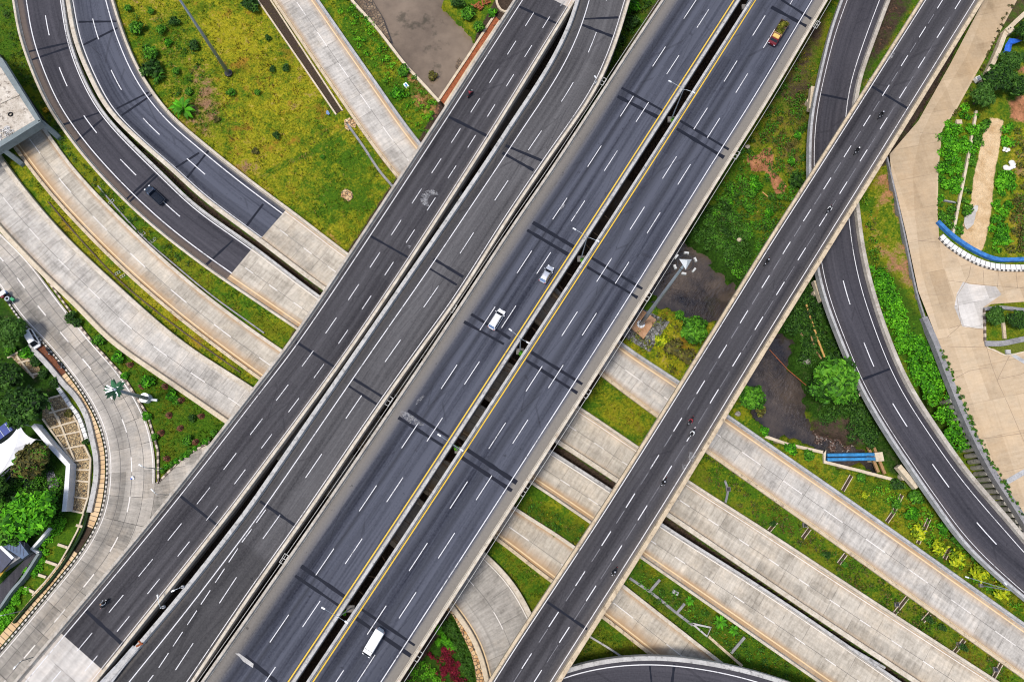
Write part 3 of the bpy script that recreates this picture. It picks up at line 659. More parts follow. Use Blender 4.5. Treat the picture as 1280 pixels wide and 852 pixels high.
# painted lines on the ground roads
mb = MB(); o = .010
RH.strip(mb, 0, hs, .12, .22, o); RH.strip(mb, 0, hs, .82, .22, o)
RI.strip(mb, 0, isp, .235, .22, o); RI.strip(mb, 0, isp, .90, .2, o)
RH.dashes(mb, .46, (115.6, 23.4), (139.4, 88), 1, (122.6, 49.5), .2, o, 0, hs-6)
RI.dashes(mb, .56, (57.8, 20), (74.6, 84), 1, (62.8, 44.7), .2, o, 0, isp-4)
mb.cur = 1
RH.strip(mb, hs, RH.len, .885, .14, o); RI.strip(mb, isp, RI.len, .9, .15, o)
mb.cur = 4
for rb, us in ((R1, (.085, .85)), (R3, (.155, .93)), (R4, (.10,)), (RH, (.085,)), (RI, (.17,))):
    for u in us: rb.strip(mb, hs if rb is RH else isp if rb is RI else 0, rb.len, u, .26, o)
mb.cur = 1; R4.strip(mb, 0, R4.len, .90, .14, o)
RK.strip(mb, 0, RK.len, .055, .16, o); RK.strip(mb, 0, RK.loc((194, 602))[0], .955, .2, o)
RK.dashes(mb, .5, (101.7, 449.7), (151, 525), 2, (113, 462), .22, o)
for rb, u in ((R1, .50), (R3, .48), (R4, .5)): rb.dashes(mb, u, (74, 222) if rb is R3 else ((6.3, 245.6) if rb is R4 else (371, 3)), (115, 271) if rb is R3 else ((38, 285) if rb is R4 else (398, 40)), 1, (90, 240) if rb is R3 else ((17.6, 260.6) if rb is R4 else (383, 20)), .17, o)
RH.dashes(mb, .5, (740, 557), (775, 581), 1, (752, 565), .16, o, hs); RI.dashes(mb, .5, (700, 600), (735, 624), 1, (712, 608), .16, o, isp)
mb.cur = 2
for rb, u in ((R1, .505), (R3, .485), (R4, .507)): rb.strip(mb, 0, rb.len, u, .07, .006)
RH.strip(mb, hs, RH.len, .505, .07, .006); RI.strip(mb, isp, RI.len, .505, .07, .006)
for u in (.26, .5, .76): RK.strip(mb, 0, RK.len, u, .09, .006)
mb.cur = 3
for a, b in (((36.4, 64.6), (84, 54)), ((39.7, 75), (85.4, 59.5)), ((79, 156), (127, 140)), ((93.5, 178), (130.6, 147)), ((156, 250.7), (193.5, 217)), ((161, 253), (197, 219)), ((257.5, 331), (291.5, 300))): RI.cross(mb, a, b, .5, .006)
for a, b in (((98, 27.6), (145.7, 27)), ((104, 56.5), (147, 35)), ((145.7, 136), (186, 115.6)), ((152, 144.5), (191, 118)), ((216, 212), (249, 191)), ((230, 227), (261, 188)), ((306.5, 284.6), (329, 255))): RH.cross(mb, a, b, .5, .006)
struct(mb.build('road_markings', ['paint_white', 'paint_on_concrete', 'joint_line', 'joint_asphalt', 'paint_tan']))
# joints and tyre marks in the yard
mb = MB()
def pline(mb, pts, z, w, off=0):
    P = [Vector((*px(x, y, z)[:2], z+off)) for x, y in pts]
    for a, b in zip(P[:-1], P[1:]):
        d = (b-a).normalized(); n = Vector((-d.y, d.x, 0))*w/2; mb.quad(a-n, b-n, b+n, a+n)
for pts in ([(1182, 350), (1205, 353), (1228, 356), (1280, 360)], [(1214, 330), (1211, 345), (1206, 354), (1196, 370), (1201, 405)], [(1185, 411), (1201, 406), (1220, 411), (1231, 411)], [(1184, 421), (1200, 407)], [(1195, 472), (1212, 463), (1236, 459)],
            [(1233, 433), (1239, 455), (1247, 477), (1260, 505), (1275, 540), (1290, 575)], [(1246, 476), (1258, 452), (1264, 440)], [(1246, 474), (1275, 468), (1290, 462)], [(1150, 166), (1180, 168)], [(1143, 300), (1175, 303)], [(1156, 368), (1188, 368)], [(1184, 433), (1234, 434)], [(1229, 338), (1230, 357)], [(1248, 339), (1247, 359)], [(1270, 340), (1272, 360)], [(1230, 548), (1280, 541)]): pline(mb, pts, ZP, .075, .014)
mb.cur = 1
for k in range(0):
    y0 = 494+6*k; pline(mb, [(1222+5*k, y0+12), (1232+4*k, y0+21), (1246+2*k, y0+28), (1263, y0+31), (1290, y0+26)], ZP, .12, .017)
mb.cur = 2
pline(mb, [(1255, 604), (1290, 584)], ZP, 1.0, .02); pline(mb, [(1262, 441), (1290, 458)], ZP, .8, .02)
struct(mb.build('yard_joints', ['yard_line', 'tyre_mark', 'parapet_grey'], fix=True))

JERSEY = [(0, -.3), (0, .85), (.12, .9), (.42, .9), (.5, .85), (.62, .25), (.72, .1), (.72, -.3)]
WIDEB = [(0, -.3), (0, .75), (.1, .8), (.85, .8), (.95, .7), (1.0, -.3)]
LOWB = [(0, -.3), (0, .42), (.08, .47), (.6, .47), (.68, .42), (.7, -.3)]
def barrier(rb, side, prof, mat, label, q0=None, q1=None):
    mb = MB(); rb.profile(mb, prof, side, q0, q1); o = mb.build('concrete_barrier', mat, origin=(*rb.at(rb.len/2, 0 if side == 'L' else 1), rb.z))
    return tag(o, label, 'barrier', 'concrete barriers along the ground level roads')
qx = R3.loc((20, 185))[0]
barrier(R1, 'L', LOWB, 'parapet_beige', 'low cream kerb barrier on the grass field side of the straight pale concrete road')
barrier(R1, 'R', JERSEY, 'parapet_grey', 'grey barrier on the river side of the straight pale concrete road')
barrier(RH, 'L', WIDEB, 'parapet_cream', 'wide cream barrier just right of the dark slot between the two curved dark carriageways')
barrier(RH, 'R', JERSEY, 'parapet_cream', 'cream barrier between the curved asphalt carriageway and the bushy yellow green field')
barrier(RI, 'L', JERSEY, 'parapet_cream', 'outermost cream barrier of the curved asphalt, beside the dark grass and the portal roof')
barrier(RI, 'R', JERSEY, 'parapet_white', 'thin white barrier just left of the dark slot between the two curved dark carriageways')
barrier(R3, 'L', LOWB, 'parapet_beige', 'low tan barrier between the orange stained concrete road and the narrow yellow grass strip', qx)
barrier(R3, 'R', LOWB, 'parapet_cream', 'low cream barrier on the right of the concrete road that comes out of the portal', qx)
barrier(R4, 'L', WIDEB, 'wall_cream', 'cream barrier on the lower left of the pale road, above the mown lawn triangle')
barrier(R4, 'R', WIDEB, 'parapet_cream', 'broad cream barrier between the pale concrete road and the narrow yellow grass strip')
# ------------------------------------------------------------------ overpasses: a thing each, with deck, parapets, paint, joints and piers
def overpass(rb, label, deck_mats, splits, attrs, profL, profR, matL, matR, thick=2.3):
    org = (*rb.at(rb.len/2, .5), rb.z); root = thing('overpass', label, 'overpass', org)
    mb = MB(); cuts = [0]+list(splits)+[rb.len]
    for k, m in enumerate(deck_mats): mb.cur = k; rb.grid(mb, cuts[k], cuts[k+1], U20, 0, attrs)
    n0 = len(mb.v); mb.cur = len(deck_mats)
    wmean = float(rb.w.mean())
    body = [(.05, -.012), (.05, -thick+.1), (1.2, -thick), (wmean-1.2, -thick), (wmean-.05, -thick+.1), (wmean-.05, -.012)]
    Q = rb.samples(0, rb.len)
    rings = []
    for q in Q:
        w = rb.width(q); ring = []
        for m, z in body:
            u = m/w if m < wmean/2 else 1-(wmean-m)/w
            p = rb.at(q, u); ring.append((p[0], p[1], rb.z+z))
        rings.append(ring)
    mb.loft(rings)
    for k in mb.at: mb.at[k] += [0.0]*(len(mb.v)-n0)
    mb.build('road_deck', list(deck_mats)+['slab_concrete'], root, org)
    for side, prof, mat in (('L', profL, matL), ('R', profR, matR)):
        mb = MB(); rb.profile(mb, prof, side); mb.build('parapet', mat, root, org)
    # piers where the ground below is free of road
    q = 14.0
    while q < rb.len-8:
        c = rb.at(q, .5)
        if all(g.clear(*c) > 1.5 for g in grounds) and not inside(c[None], rv_w)[0]:
            t = rb.at(min(q+1, rb.len), .5)-rb.at(max(q-1, 0), .5); ang = math.atan2(t[1], t[0])
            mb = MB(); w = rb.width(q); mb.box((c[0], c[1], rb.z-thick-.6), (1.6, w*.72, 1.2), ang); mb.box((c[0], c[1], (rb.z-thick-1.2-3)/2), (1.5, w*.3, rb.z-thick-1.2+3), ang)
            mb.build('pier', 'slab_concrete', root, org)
        q += 27
    return root, org
def finish(rb, root, org, mb, mats, joints, jw=.75, scuffs=()):
    mb.build('lane_marking', mats, root, org)
    for pts in scuffs:
        m = MB(); z = rb.z+.02
        for i in range(len(pts)-1):
            (x0, y0, w0), (x1, y1, w1) = pts[i], pts[i+1]; a_ = Vector(px(x0, y0, z)); b_ = Vector(px(x1, y1, z)); d = (b_-a_).normalized(); n_ = Vector((-d.y, d.x, 0)); m.quad(a_-n_*w0/2, b_-n_*w1/2, b_+n_*w1/2, a_+n_*w0/2)
        m.build('scuff_mark', 'scuff', root, org, fix=True)
    for a, b in joints:
        m = MB(); rb.cross(m, a, b, jw*random.uniform(.7, 1.15), .008); m.build('expansion_joint', 'joint_asphalt', root, org, fix=True)
PAR = [(0, -.6), (0, .95), (.08, 1.0), (.45, 1.0), (.53, .95), (.62, .3), (.75, .12), (.75, .002), (.3, -.014), (.3, -.6)]
PARW = [(0, -.6), (0, .95), (.1, 1.0), (.68, 1.0), (.78, .95), (.88, .02), (.5, -.014), (.5, -.6)]
o = .016
g = lambda c, s: (lambda u: math.exp(-((u-c)/s)**2))
# leftmost overpass
sa = GA.loc((98, 810))[0]; sa0 = GA.loc((700, 4))[0]
trk = lambda cs, s, a: (lambda q, u, w: a*max(math.exp(-((u-c)/s)**2) for c in cs))
rt, og = overpass(GA, 'leftmost dark asphalt overpass with a pale concrete slab at its lower end', ['concrete_patch', 'asphalt_dark', 'concrete_patch'], sorted([sa0, sa]),
    dict(dust=lambda q, u, w: .62*lin(.84, .93, u)+.15*lin(.12, .09, u), worn=trk((.22, .35, .52, .66, .79), .03, .4)), PAR, PAR, 'parapet_concrete', 'parapet_cream')
mb = MB(); GA.strip(mb, 0, GA.len, .122, .17, o); GA.strip(mb, 0, GA.len, .905, .11, o)
GA.dashes(mb, .433, (500.4, 275), (415.4, 394), 3, (488.3, 294), .14, o); GA.dashes(mb, .728, (518, 287), (433, 410.7), 3, (507, 303), .14, o)
finish(GA, rt, og, mb, ['paint_white'], [((558.7, 145), (611, 171)), ((462.7, 294.7), (513.5, 323.6)), ((370, 427), (420.5, 460)), ((223.6, 618), (274, 658)), ((106.8, 762), (154.5, 806)), ((648, 8), (697, 30))], .62, [[(540+10*math.cos(a), 249+9*math.sin(a), w) for a, w in ((5.6, .2), (5.1, .9), (4.5, 1.3), (3.9, 1.5), (3.3, 1.6), (2.8, 1.5), (2.3, .8), (1.9, .2))], [(510, 307, .5), (513, 309, .7)], [(700, 8, .3), (706, 2, .3)]])
# second overpass
rt, og = overpass(GB, 'narrow grey asphalt overpass with a thick white left parapet, second from the left', ['asphalt_grey'], [],
    dict(dust=lambda q, u, w: .3*lin(.14, .10, u)+.35*lin(.86, .93, u), worn=lambda q, u, w: .45*(q > GB.loc((330, 700))[0])*(u > .25)+.4*(u < .21)), PARW, PAR, 'parapet_white', 'parapet_cream')
mb = MB(); GB.strip(mb, 0, GB.len, .245, .18, o); GB.strip(mb, 0, GB.len, .895, .14, o)
qb = GB.loc((302, 675))[0]; qe = GB.loc((193.5, 833))[0]
ub = lambda q: .56+.11*lin(qb, qe, q)
GB.dashes(mb, ub, (592, 290), (547, 356), 1, (574.5, 316), .15, o)
us_ = lambda q: .29+.16*lin(qb, qe, q)
GB.dashes(mb, us_, (296.5, 684), (243.6, 761), 3, (284.7, 701), .15, o, qb-8)
finish(GB, rt, og, mb, ['paint_white'], [((729, 24), (773, 22)), ((728, 31.4), (765.6, 45.7)), ((632, 182), (677.7, 201)), ((628, 191), (667, 213)), ((542, 323.5), (579, 346)), ((536, 335), (571, 356)), ((440.6, 472.5), (477, 495)), ((435.6, 482), (471, 505)), ((325, 626), (368, 655.6))], .6)
# the two main carriageways
rt, og = overpass(GC, 'left main carriageway with dusty left shoulder and yellow line on its right', ['asphalt_blue'], [],
    dict(dust=lambda q, u, w: lin(.25, .12, u)*.85+.5*lin(.93, .955, u), worn=lambda q, u, w: max(1.0*math.exp(-((u-.465)/.022)**2), .7*math.exp(-((u-.285)/.05)**2), .35*math.exp(-((u-.72)/.02)**2), .3*math.exp(-((u-.60)/.02)**2))), PAR, PAR, 'parapet_concrete', 'parapet_white')
mb = MB()
GC.dashes(mb, .432, (815.3, 83.4), (734.6, 209), 2, (831.7, 59), .15, o); GC.dashes(mb, .672, (833.5, 93), (754.8, 213.6), 2, (849, 69.6), .15, o)
mb.cur = 1; GC.strip(mb, 0, GC.len, .915, .24, o)
finish(GC, rt, og, mb, ['paint_white', 'paint_yellow'], [((777, 110), (828, 138)), ((772, 120.6), (823, 147)), ((666, 278), (718, 309)), ((659, 287.6), (710, 318)), ((589, 392.6), (638, 423)), ((580, 402), (630, 430)), ((510, 512.7), (561, 546)), ((498, 521.5), (554, 557)), ((376.5, 707), (430.5, 745)), ((369, 719), (423, 756)), ((306, 820), (346, 852)), ((908, -18), (918, -12))], .72, [[(501, 514, .3), (507, 518, 1.2), (514, 524, 1.6), (522, 528, .8), (530, 531, .3)], [(519, 506, .2), (524, 500, .7), (530, 494, .3)], [(700, 262, .2), (703, 258, .6), (706, 255, .2)]])
rt, og = overpass(GD, 'right main carriageway with broad tan right shoulder and yellow line on its left', ['asphalt_blue'], [],
    dict(dust=lambda q, u, w: lin(.805, .83, u)*1.0+.4*lin(.055, .04, u), worn=lambda q, u, w: max(.8*math.exp(-((u-.575)/.012)**2), .6*math.exp(-((u-.43)/.05)**2), .5*math.exp(-((u-.2)/.05)**2), .4*math.exp(-((u-.68)/.04)**2))), PAR, PAR, 'parapet_white', 'parapet_cream')
mb = MB()
GD.dashes(mb, .314, (941, 45), (868, 162.5), 2, (956.6, 19.6), .15, o); GD.dashes(mb, .543, (920, 115.6), (884, 172.6), 1, (935, 91.7), .15, o)
GD.strip(mb, 0, GD.len, .795, .17, o)
mb.cur = 1; GD.strip(mb, 0, GD.len, .068, .24, o)
finish(GD, rt, og, mb, ['paint_white', 'paint_yellow'], [((850, 151), (911, 187)), ((846, 161), (905, 197)), ((964, 9), (1008, 33)), ((977, 0), (1014, 24)), ((739, 322), (803, 361)), ((734, 333.6), (797, 372)), ((664, 440), (728, 480)), ((657.6, 450), (721.7, 491)), ((584, 561.7), (646, 603)), ((577.5, 571.7), (640, 613)), ((452, 761), (518.5, 806)), ((445.6, 772.4), (513.5, 819))], .72)
# right hand overpass
rt, og = overpass(GE, 'long straight asphalt overpass on the right with motorbikes riding along it', ['asphalt_dark'], [],
    dict(dust=lambda q, u, w: .42*lin(.70, .93, u)+.3*lin(.1, .06, u), worn=trk((.2, .5, .78), .05, .35)), PAR, PARW, 'parapet_beige', 'parapet_beige', .9)
mb = MB(); GE.strip(mb, 0, GE.len, .092, .17, o); GE.strip(mb, 0, GE.len, .868, .14, o)
GE.dashes(mb, .36, (880.4, 475.5), (822.7, 567.5), 2, (870, 492), .16, o); GE.dashes(mb, .645, (898, 487), (838.5, 581.3), 2, (887.5, 504.4), .16, o)
mb.cur = 1
GE.dashes(mb, .365, (868, 497), (810, 589), 2, (859, 512), .12, o-.004); GE.dashes(mb, .65, (884, 510), (825, 604), 2, (872, 529), .08, o-.004)
finish(GE, rt, og, mb, ['paint_white', 'paint_faded'], [((1088, 107), (1134.6, 135.7)), ((681.5, 750), (734, 786))], .62, [[(865, 577, .2), (867, 573, 1.6), (862, 568, 1.2), (868, 566, .3)], [(857, 584, .3), (856, 581, 1.0), (853, 586, .3)], [(1118, 66, .3), (1113, 70, 1.2), (1108, 75, .5)], [(1095, 92, .3), (1088, 100, .8), (1082, 110, .3)]])
# curved ramp on the right
rt, og = overpass(GF, 'curving two lane asphalt ramp passing below the right overpass beside the green thicket', ['asphalt_ramp'], [],
    dict(dust=lambda q, u, w: .3*lin(.3, .1, u)*(q < GF.len)+.15*lin(.86, .9, u), worn=none), PAR, PARW, 'parapet_grey', 'parapet_concrete', .8)
mb = MB(); GF.strip(mb, 0, GF.len, .15, .12, o); GF.strip(mb, 0, GF.len, .80, .15, o)
GF.dashes(mb, .49, (1053.5, 350.7), (1078.6, 427.8), 1, (1061.7, 380.6), .2, o, GF.loc((1045, 330))[0] if GF.loc((1045, 330))[0] < GF.loc((1053, 350))[0] else 0)
finish(GF, rt, og, mb, ['paint_white'], [((1026, 118), (1060.5, 125)), ((1078, 474), (1112, 461))], .55)
rt, og = overpass(GG, 'curved dark ramp at the bottom edge crossing over the concrete road', ['asphalt_ramp'], [], dict(dust=none, worn=none), PAR, PARW, 'parapet_concrete', 'parapet_white', .9)
mb = MB(); GG.strip(mb, 0, GG.len, .83, .17, o)
finish(GG, rt, og, mb, ['paint_white'], [((812, 829), (817, 876)), ((843, 829), (837, 876))], .5)
# crossheads that stick out from under the ramp
def crosshead(a, b, z, label):
    A, B = px(*a, z), px(*b, z); c = ((A[0]+B[0])/2, (A[1]+B[1])/2, 0); mb = MB()
    mb.bar((A[0], A[1], z-1.4), (B[0], B[1], z-1.4), 1.0, 1.4); mb.tube([(c[0], c[1], -4), (c[0], c[1], z-1.4)], .7, 10)
    tag(mb.build('bridge_pier', 'wall_cream', origin=c), label, 'bridge pier')
crosshead((1124, 582), (1147, 609), 2.7, 'tan pier head jutting out from under the curved ramp near the blue pipes')
crosshead((1068, 481), (1075, 495), 2.7, 'small pier head showing at the ramp edge beside the big round river tree')
crosshead((1020, 350), (1029, 376), 2.7, 'pier head at the curved ramp edge just below the right overpass')
crosshead((1017, 108), (1014, 136), 2.7, 'pier head left of the curved ramp in the dark dirt, above the right overpass')
# thin beams across the dark slot of the main highway
k = 0; A0 = px(690, 352, 6.6)
bb = MB(); bb.bar((-1.7, 0, 0), (1.7, 0, 0), .09, .15); proto = None
qd0 = GD.loc((760, 270))[0]; qd1 = GD.loc((440, 760))[0]; lo, hi = min(qd0, qd1), max(qd0, qd1)
n = 26
for i in range(n):
    q = lo+(hi-lo)*(i+random.uniform(-.25, .25))/n; a = GD.at(q, 0); t = GD.at(q+1, .5)-GD.at(q-1, .5); t = t/np.linalg.norm(t)
    i2 = int(((GC.R-a)**2).sum(1).argmin()); b = GC.R[i2]; c = (a+b)/2
    if proto is None:
        proto = bb.build('cross_beam', 'soil_and_shade'); ob = proto  # concrete beams coloured near black, the slot's shade put into their tone
    else: ob = proto.copy(); col.objects.link(ob)
    ob.location = (c[0], c[1], 6.6); ob.rotation_euler = (0, 0, math.atan2(*(b-a)[::-1]))
    tag(ob, 'thin concrete beam crossing the dark slot between the two main carriageways', 'beam', 'beams across the dark median slot')
# ------------------------------------------------------------------ vegetation
def leaf_mesh(name, lobes, n, size, cols, up=.5, flat=.0, seed=1, long=1.3, shell=.55):
    r = np.random.default_rng(seed); L = np.array([l[:4] for l in lobes], float); zs = np.array([l[4] if len(l) > 4 else .8 for l in lobes])
    wt = L[:, 3]**2; k = r.choice(len(L), n, p=wt/wt.sum())
    d = r.normal(size=(n, 3)); d[:, 2] = np.where(d[:, 2] < -.2, -d[:, 2]*.6, d[:, 2]); d /= np.linalg.norm(d, axis=1)[:, None]
    rad = L[k, 3]*(shell+(1.12-shell)*r.random(n)**.6)*(1+.18*np.sin(d[:, 0]*5+k)+.12*np.sin(d[:, 1]*7+2*k))
    c = L[k, :3]+d*rad[:, None]*np.c_[np.ones(n), np.ones(n), zs[k]]
    nrm = d*.7+np.array([0, 0, up])+r.normal(size=(n, 3))*.45; nrm /= np.linalg.norm(nrm, axis=1)[:, None]
    t = np.cross(nrm, r.normal(size=(n, 3))); t /= np.linalg.norm(t, axis=1)[:, None]; b = np.cross(nrm, t)
    s = (size*(.6+.8*r.random(n)))[:, None]
    V = np.stack([c-t*s*long, c-b*s*.62-nrm*s*.12, c+t*s*long, c+b*s*.62-nrm*s*.12], 1).reshape(-1, 3)
    cols = np.array(cols, float); lobev = r.random(len(L)); f = np.clip(.28*r.normal(size=n)+lobev[k]*.55+.22, 0, 1)
    i = f*(len(cols)-1); i0 = np.minimum(i.astype(int), len(cols)-2); fr = (i-i0)[:, None]
    C = cols[i0]*(1-fr)+cols[i0+1]*fr; C = C*(.8+.4*r.random((n, 1)))
    return from_quads(name, V, C)
def from_quads(name, V, C, k=4):
    n = len(V)//k; me = bpy.data.meshes.new(name); me.vertices.add(len(V)); me.vertices.foreach_set('co', V.ravel())
    me.loops.add(n*k); me.loops.foreach_set('vertex_index', np.arange(n*k)); me.polygons.add(n); me.polygons.foreach_set('loop_start', np.arange(n)*k)
    at = me.attributes.new('lc', 'FLOAT_COLOR', 'POINT'); at.data.foreach_set('color', np.c_[np.repeat(C, k, 0), np.ones(n*k)].ravel())
    me.materials.append(MAT['foliage']); me.update(); me.validate(); return me
DARK = [(.006, .018, .004), (.015, .045, .007), (.030, .085, .010), (.055, .13, .016)]
MID = [(.009, .030, .004), (.026, .090, .007), (.055, .185, .010), (.11, .29, .018)]
BRIGHT = [(.012, .055, .004), (.032, .15, .006), (.07, .28, .008), (.14, .42, .014)]
YEL = [(.06, .12, .006), (.19, .27, .008), (.36, .42, .010), (.48, .50, .02)]
OLIVE = [(.022, .026, .008), (.05, .05, .015), (.09, .085, .02), (.13, .10, .03)]
TEAL = [(.007, .040, .020), (.013, .068, .032), (.028, .11, .048)]
MESH = {}
def lobes_round(n, R0, seed, zc, hz=.8, spread=.62):
    r = random.Random(seed); L = [(0, 0, zc, R0*.62, hz)]
    for i in range(n):
        a = r.uniform(0, 6.28); d = R0*spread*math.sqrt(r.random()); q = R0*r.uniform(.24, .42); L.append((d*math.cos(a), d*math.sin(a), zc+r.uniform(-.1, .5)*R0*hz, q, .8))
    return L
def crown(key, cols, n, size, seed, nl=12, hz=.75, zc=1.0, **kw):
    MESH[key] = leaf_mesh('crown', lobes_round(nl, 1.0, seed, zc, hz), n, size, cols, seed=seed, **kw)
crown('tree_dark', DARK, 5200, .075, 3, 16); crown('tree_dark2', DARK[1:]+[(.05, .12, .02)], 4600, .08, 5, 14)
crown('tree_bright', BRIGHT, 4200, .10, 8, 14); crown('tree_mid', MID, 4600, .085, 9, 16); crown('tree_olive', OLIVE+[MID[2]], 2600, .10, 11, 12)
crown('bush_dark', DARK, 420, .17, 21, 6, .7, .5); crown('bush_mid', MID, 420, .17, 22, 6, .7, .5); crown('bush_bright', BRIGHT, 420, .17, 23, 6, .7, .5)
crown('bush_yellow', YEL, 190, .17, 24, 9, .5, .5, shell=.8); crown('bush_olive', OLIVE+[YEL[1]], 420, .17, 25, 7, .7, .5)
def palm_mesh(n, seed, cols, wide=.16, droop=.5, lift=.45):
    r = np.random.default_rng(seed); V = []; C = []
    for i in range(n):
        a = 6.283*i/n+r.uniform(-.25, .25); ln = r.uniform(.75, 1.05); c = np.array(cols[r.integers(len(cols))])*r.uniform(.8, 1.25); prev = None; lf = lift*r.uniform(.3, 1.4)
        for k in range(6):
            t = k/5; rad = ln*t; z = .35+lf*math.sin(t*2.2)-droop*t*t; w = wide*math.sin(min(1, t*1.15+.12)*math.pi)**.7*.5
            p = np.array([rad*math.cos(a), rad*math.sin(a), z]); q = np.array([-math.sin(a), math.cos(a), 0])*w; cur = (p-q, p+q, p+np.array([0, 0, -w*.35]))
            if prev is not None:
                mid0, mid1 = (prev[0]+prev[1])/2+[0, 0, .02], (cur[0]+cur[1])/2+[0, 0, .02]
                V += [prev[0], mid0, mid1, cur[0], mid0, prev[1], cur[1], mid1]; C += [c*.85, c*1.1]
            prev = cur
    return from_quads('fronds', np.array(V), np.array(C))
MESH['palm'] = palm_mesh(26, 4, [DARK[2], MID[1], MID[2]], .15); MESH['palm_bright'] = palm_mesh(22, 6, [BRIGHT[1], BRIGHT[2], MID[2]], .22)
MESH['cell_palm'] = palm_mesh(12, 9, TEAL, .30, .15, .12)
stem = MB(); stem.tube([(0, 0, -.3), (.01, 0, .3), (0, .01, .6)], [.05, .04, .025], 6); stem_o = None
def mesh_obj(name, me, parent=None):
    o = bpy.data.objects.new(name, me); col.objects.link(o); o.parent = parent; return o
trunkmb = MB(); trunkmb.tube([(0, 0, -.1), (.02, 0, .35), (0, .01, .7), (.02, 0, 1.05)], [.075, .06, .05, .025], 8)
for a in range(5):
    an = a*1.26+.3; trunkmb.tube([(0, 0, .5+.05*a), (.22*math.cos(an), .22*math.sin(an), .8), (.5*math.cos(an), .5*math.sin(an), 1.1)], [.035, .025, .01], 6)
to = trunkmb.build('trunk', 'bark'); MESH['trunk'] = to.data; col.objects.unlink(to); bpy.data.objects.remove(to)
so = stem.build('stem', 'bark'); MESH['stem'] = so.data; col.objects.unlink(so); bpy.data.objects.remove(so)
def plant(kind, x, y, rp, label, name=None, cat=None, z=0.0, group=None, hz=1.0, high=0.0):
    """rp: crown radius in photo pixels; the crown is read where it shows, its foot lies under it"""
    tree = kind.startswith('tree'); r = rp/ppm(x, y, z+high)
    p = px(x, y, z+high); loc = (p[0], p[1], z-.1)
    root = thing(name or ('tree' if tree else 'palm' if kind.startswith('palm') else 'bush'), label, cat or ('tree' if tree else 'palm' if kind.startswith('palm') else 'bush'), loc, random.uniform(0, 6.28), group)
    root.scale = (r, r, r*hz)
    mesh_obj('fronds' if kind.startswith('palm') else 'crown', MESH[kind], root)
    mesh_obj('trunk' if tree else 'stem', MESH['trunk' if tree else 'stem'], root); return root
# trees
plant('tree_dark', 30, 505, 30, 'largest dark round tree beside the stone filled grid slope', high=5)
plant('tree_dark2', 9, 411, 22, 'dark round tree above the parked white van at the left edge', high=5)
plant('tree_dark', 2, 468, 22, 'dark tree at the left edge between two other round trees', high=5)
plant('tree_bright', 46, 640, 33, 'bright green broad tree below the dark pond garden, behind the white wall', high=3.5)
plant('tree_olive', 41, 574, 24, 'olive and green mottled tree right of the white tent canopy', high=4)
plant('tree_bright', 22, 577, 12, 'small bright green tree touching the right side of the white canopy', high=3.5)
plant('tree_mid', 12, 664, 22, 'yellow tinged tree beside the blue grey house roof', high=3)
plant('tree_dark2', -6, 610, 20, 'dark tree below the tent at the left edge of the garden', high=3)
plant('tree_mid', 1037, 479, 35, 'big bright round tree on the river bank beside the curved ramp', high=3.5)
plant('tree_mid', 940, 497, 19, 'round green tree on the river edge right of the right overpass', high=3)
plant('tree_mid', 867, 413, 21, 'leafy tree on the river bank below the floodlight mast', high=3)
plant('tree_dark2', 1226, 122, 17, 'dark tree between the cream wall end and the sandy track', z=ZP, high=2.5)
plant('tree_dark', 1246, 102, 20, 'dark tree below the cream boundary wall, left of the red earth', z=ZP, high=3)
plant('tree_dark2', 1262, 78, 16, 'dark tree just below the blue tarpaulin', z=ZP, high=2.5)
plant('tree_dark', 1274, 108, 15, 'dark tree at the right edge above the red earth mound', z=ZP, high=2.5)
plant('tree_dark', 1280, 40, 16, 'dark tree in the right top corner beside the cream wall', z=ZP, high=2.5)
plant('tree_dark2', 1243, 396, 13, 'left dark tree in the small walled yard garden', z=ZP, high=2)
plant('tree_dark', 1271, 401, 13, 'right dark tree in the small walled yard garden', z=ZP, high=2)
# bushes in the big field
for x, y, r, k, lb in [(195, 90, 15, 'bush_dark', 'largest dark leafy bush beside the curved asphalt barrier'), (192, 70, 11, 'bush_mid', 'green bush touching the top of the largest dark field bush'), (172, 39, 11, 'bush_mid', 'broad green bush nearest the upper bend of the curved asphalt'),
      (203, 39, 8, 'bush_mid', 'round bush right of the broad upper bend bush'), (219, 29, 8, 'bush_dark', 'dark bush left of the tall grey mast, topmost of the three there'), (244, 60, 8, 'bush_dark', 'dark shaggy bush touching the left side of the grey mast shaft'), (212, 54, 6, 'bush_bright', 'small bright bush between the upper bend bushes and the grey mast'),
      (221, 90, 6, 'bush_mid', 'small bush right of the largest dark field bush'), (315, 9, 13, 'bush_dark', 'dark bush at the top edge above the drain channel'), (291, 117, 7, 'bush_mid', 'mid green bush below the foot of the tall grey mast'), (237, 117, 6, 'bush_mid', 'small bush just above the fan palm in the field'),
      (190, 16, 5, 'bush_mid', 'small bush at the top of the field near the bend'), (161, 12, 6, 'bush_mid', 'bush against the barrier at the top of the curve'), (358, 87, 6, 'bush_dark', 'dark bush left of the drain channel, right one of a pair'), (341, 88, 5, 'bush_dark', 'dark bush left of the drain channel, left one of a pair'),
      (336, 49, 5, 'bush_dark', 'dark lone bush left of the drain channel, above the pair'), (346, 170, 6, 'bush_dark', 'lone dark bush in the middle of the yellow grass'), (322, 117, 5, 'bush_mid', 'small bush in the field between mast foot and drain end'), (236, 145, 6, 'bush_mid', 'small bush at the lower side of the fan palm'),
      (404, 197, 4, 'bush_mid', 'tiny bush in the lower field near the pale road'), (320, 190, 5, 'bush_olive', 'olive bush on the bare lower part of the field'), (272, 150, 5, 'bush_olive', 'olive bush right of the fan palm among dry straw')]:
    plant(k, x, y, r, lb)
plant('palm_bright', 233, 140, 21, 'spiky fan palm beside the curved asphalt barrier', 'palm')
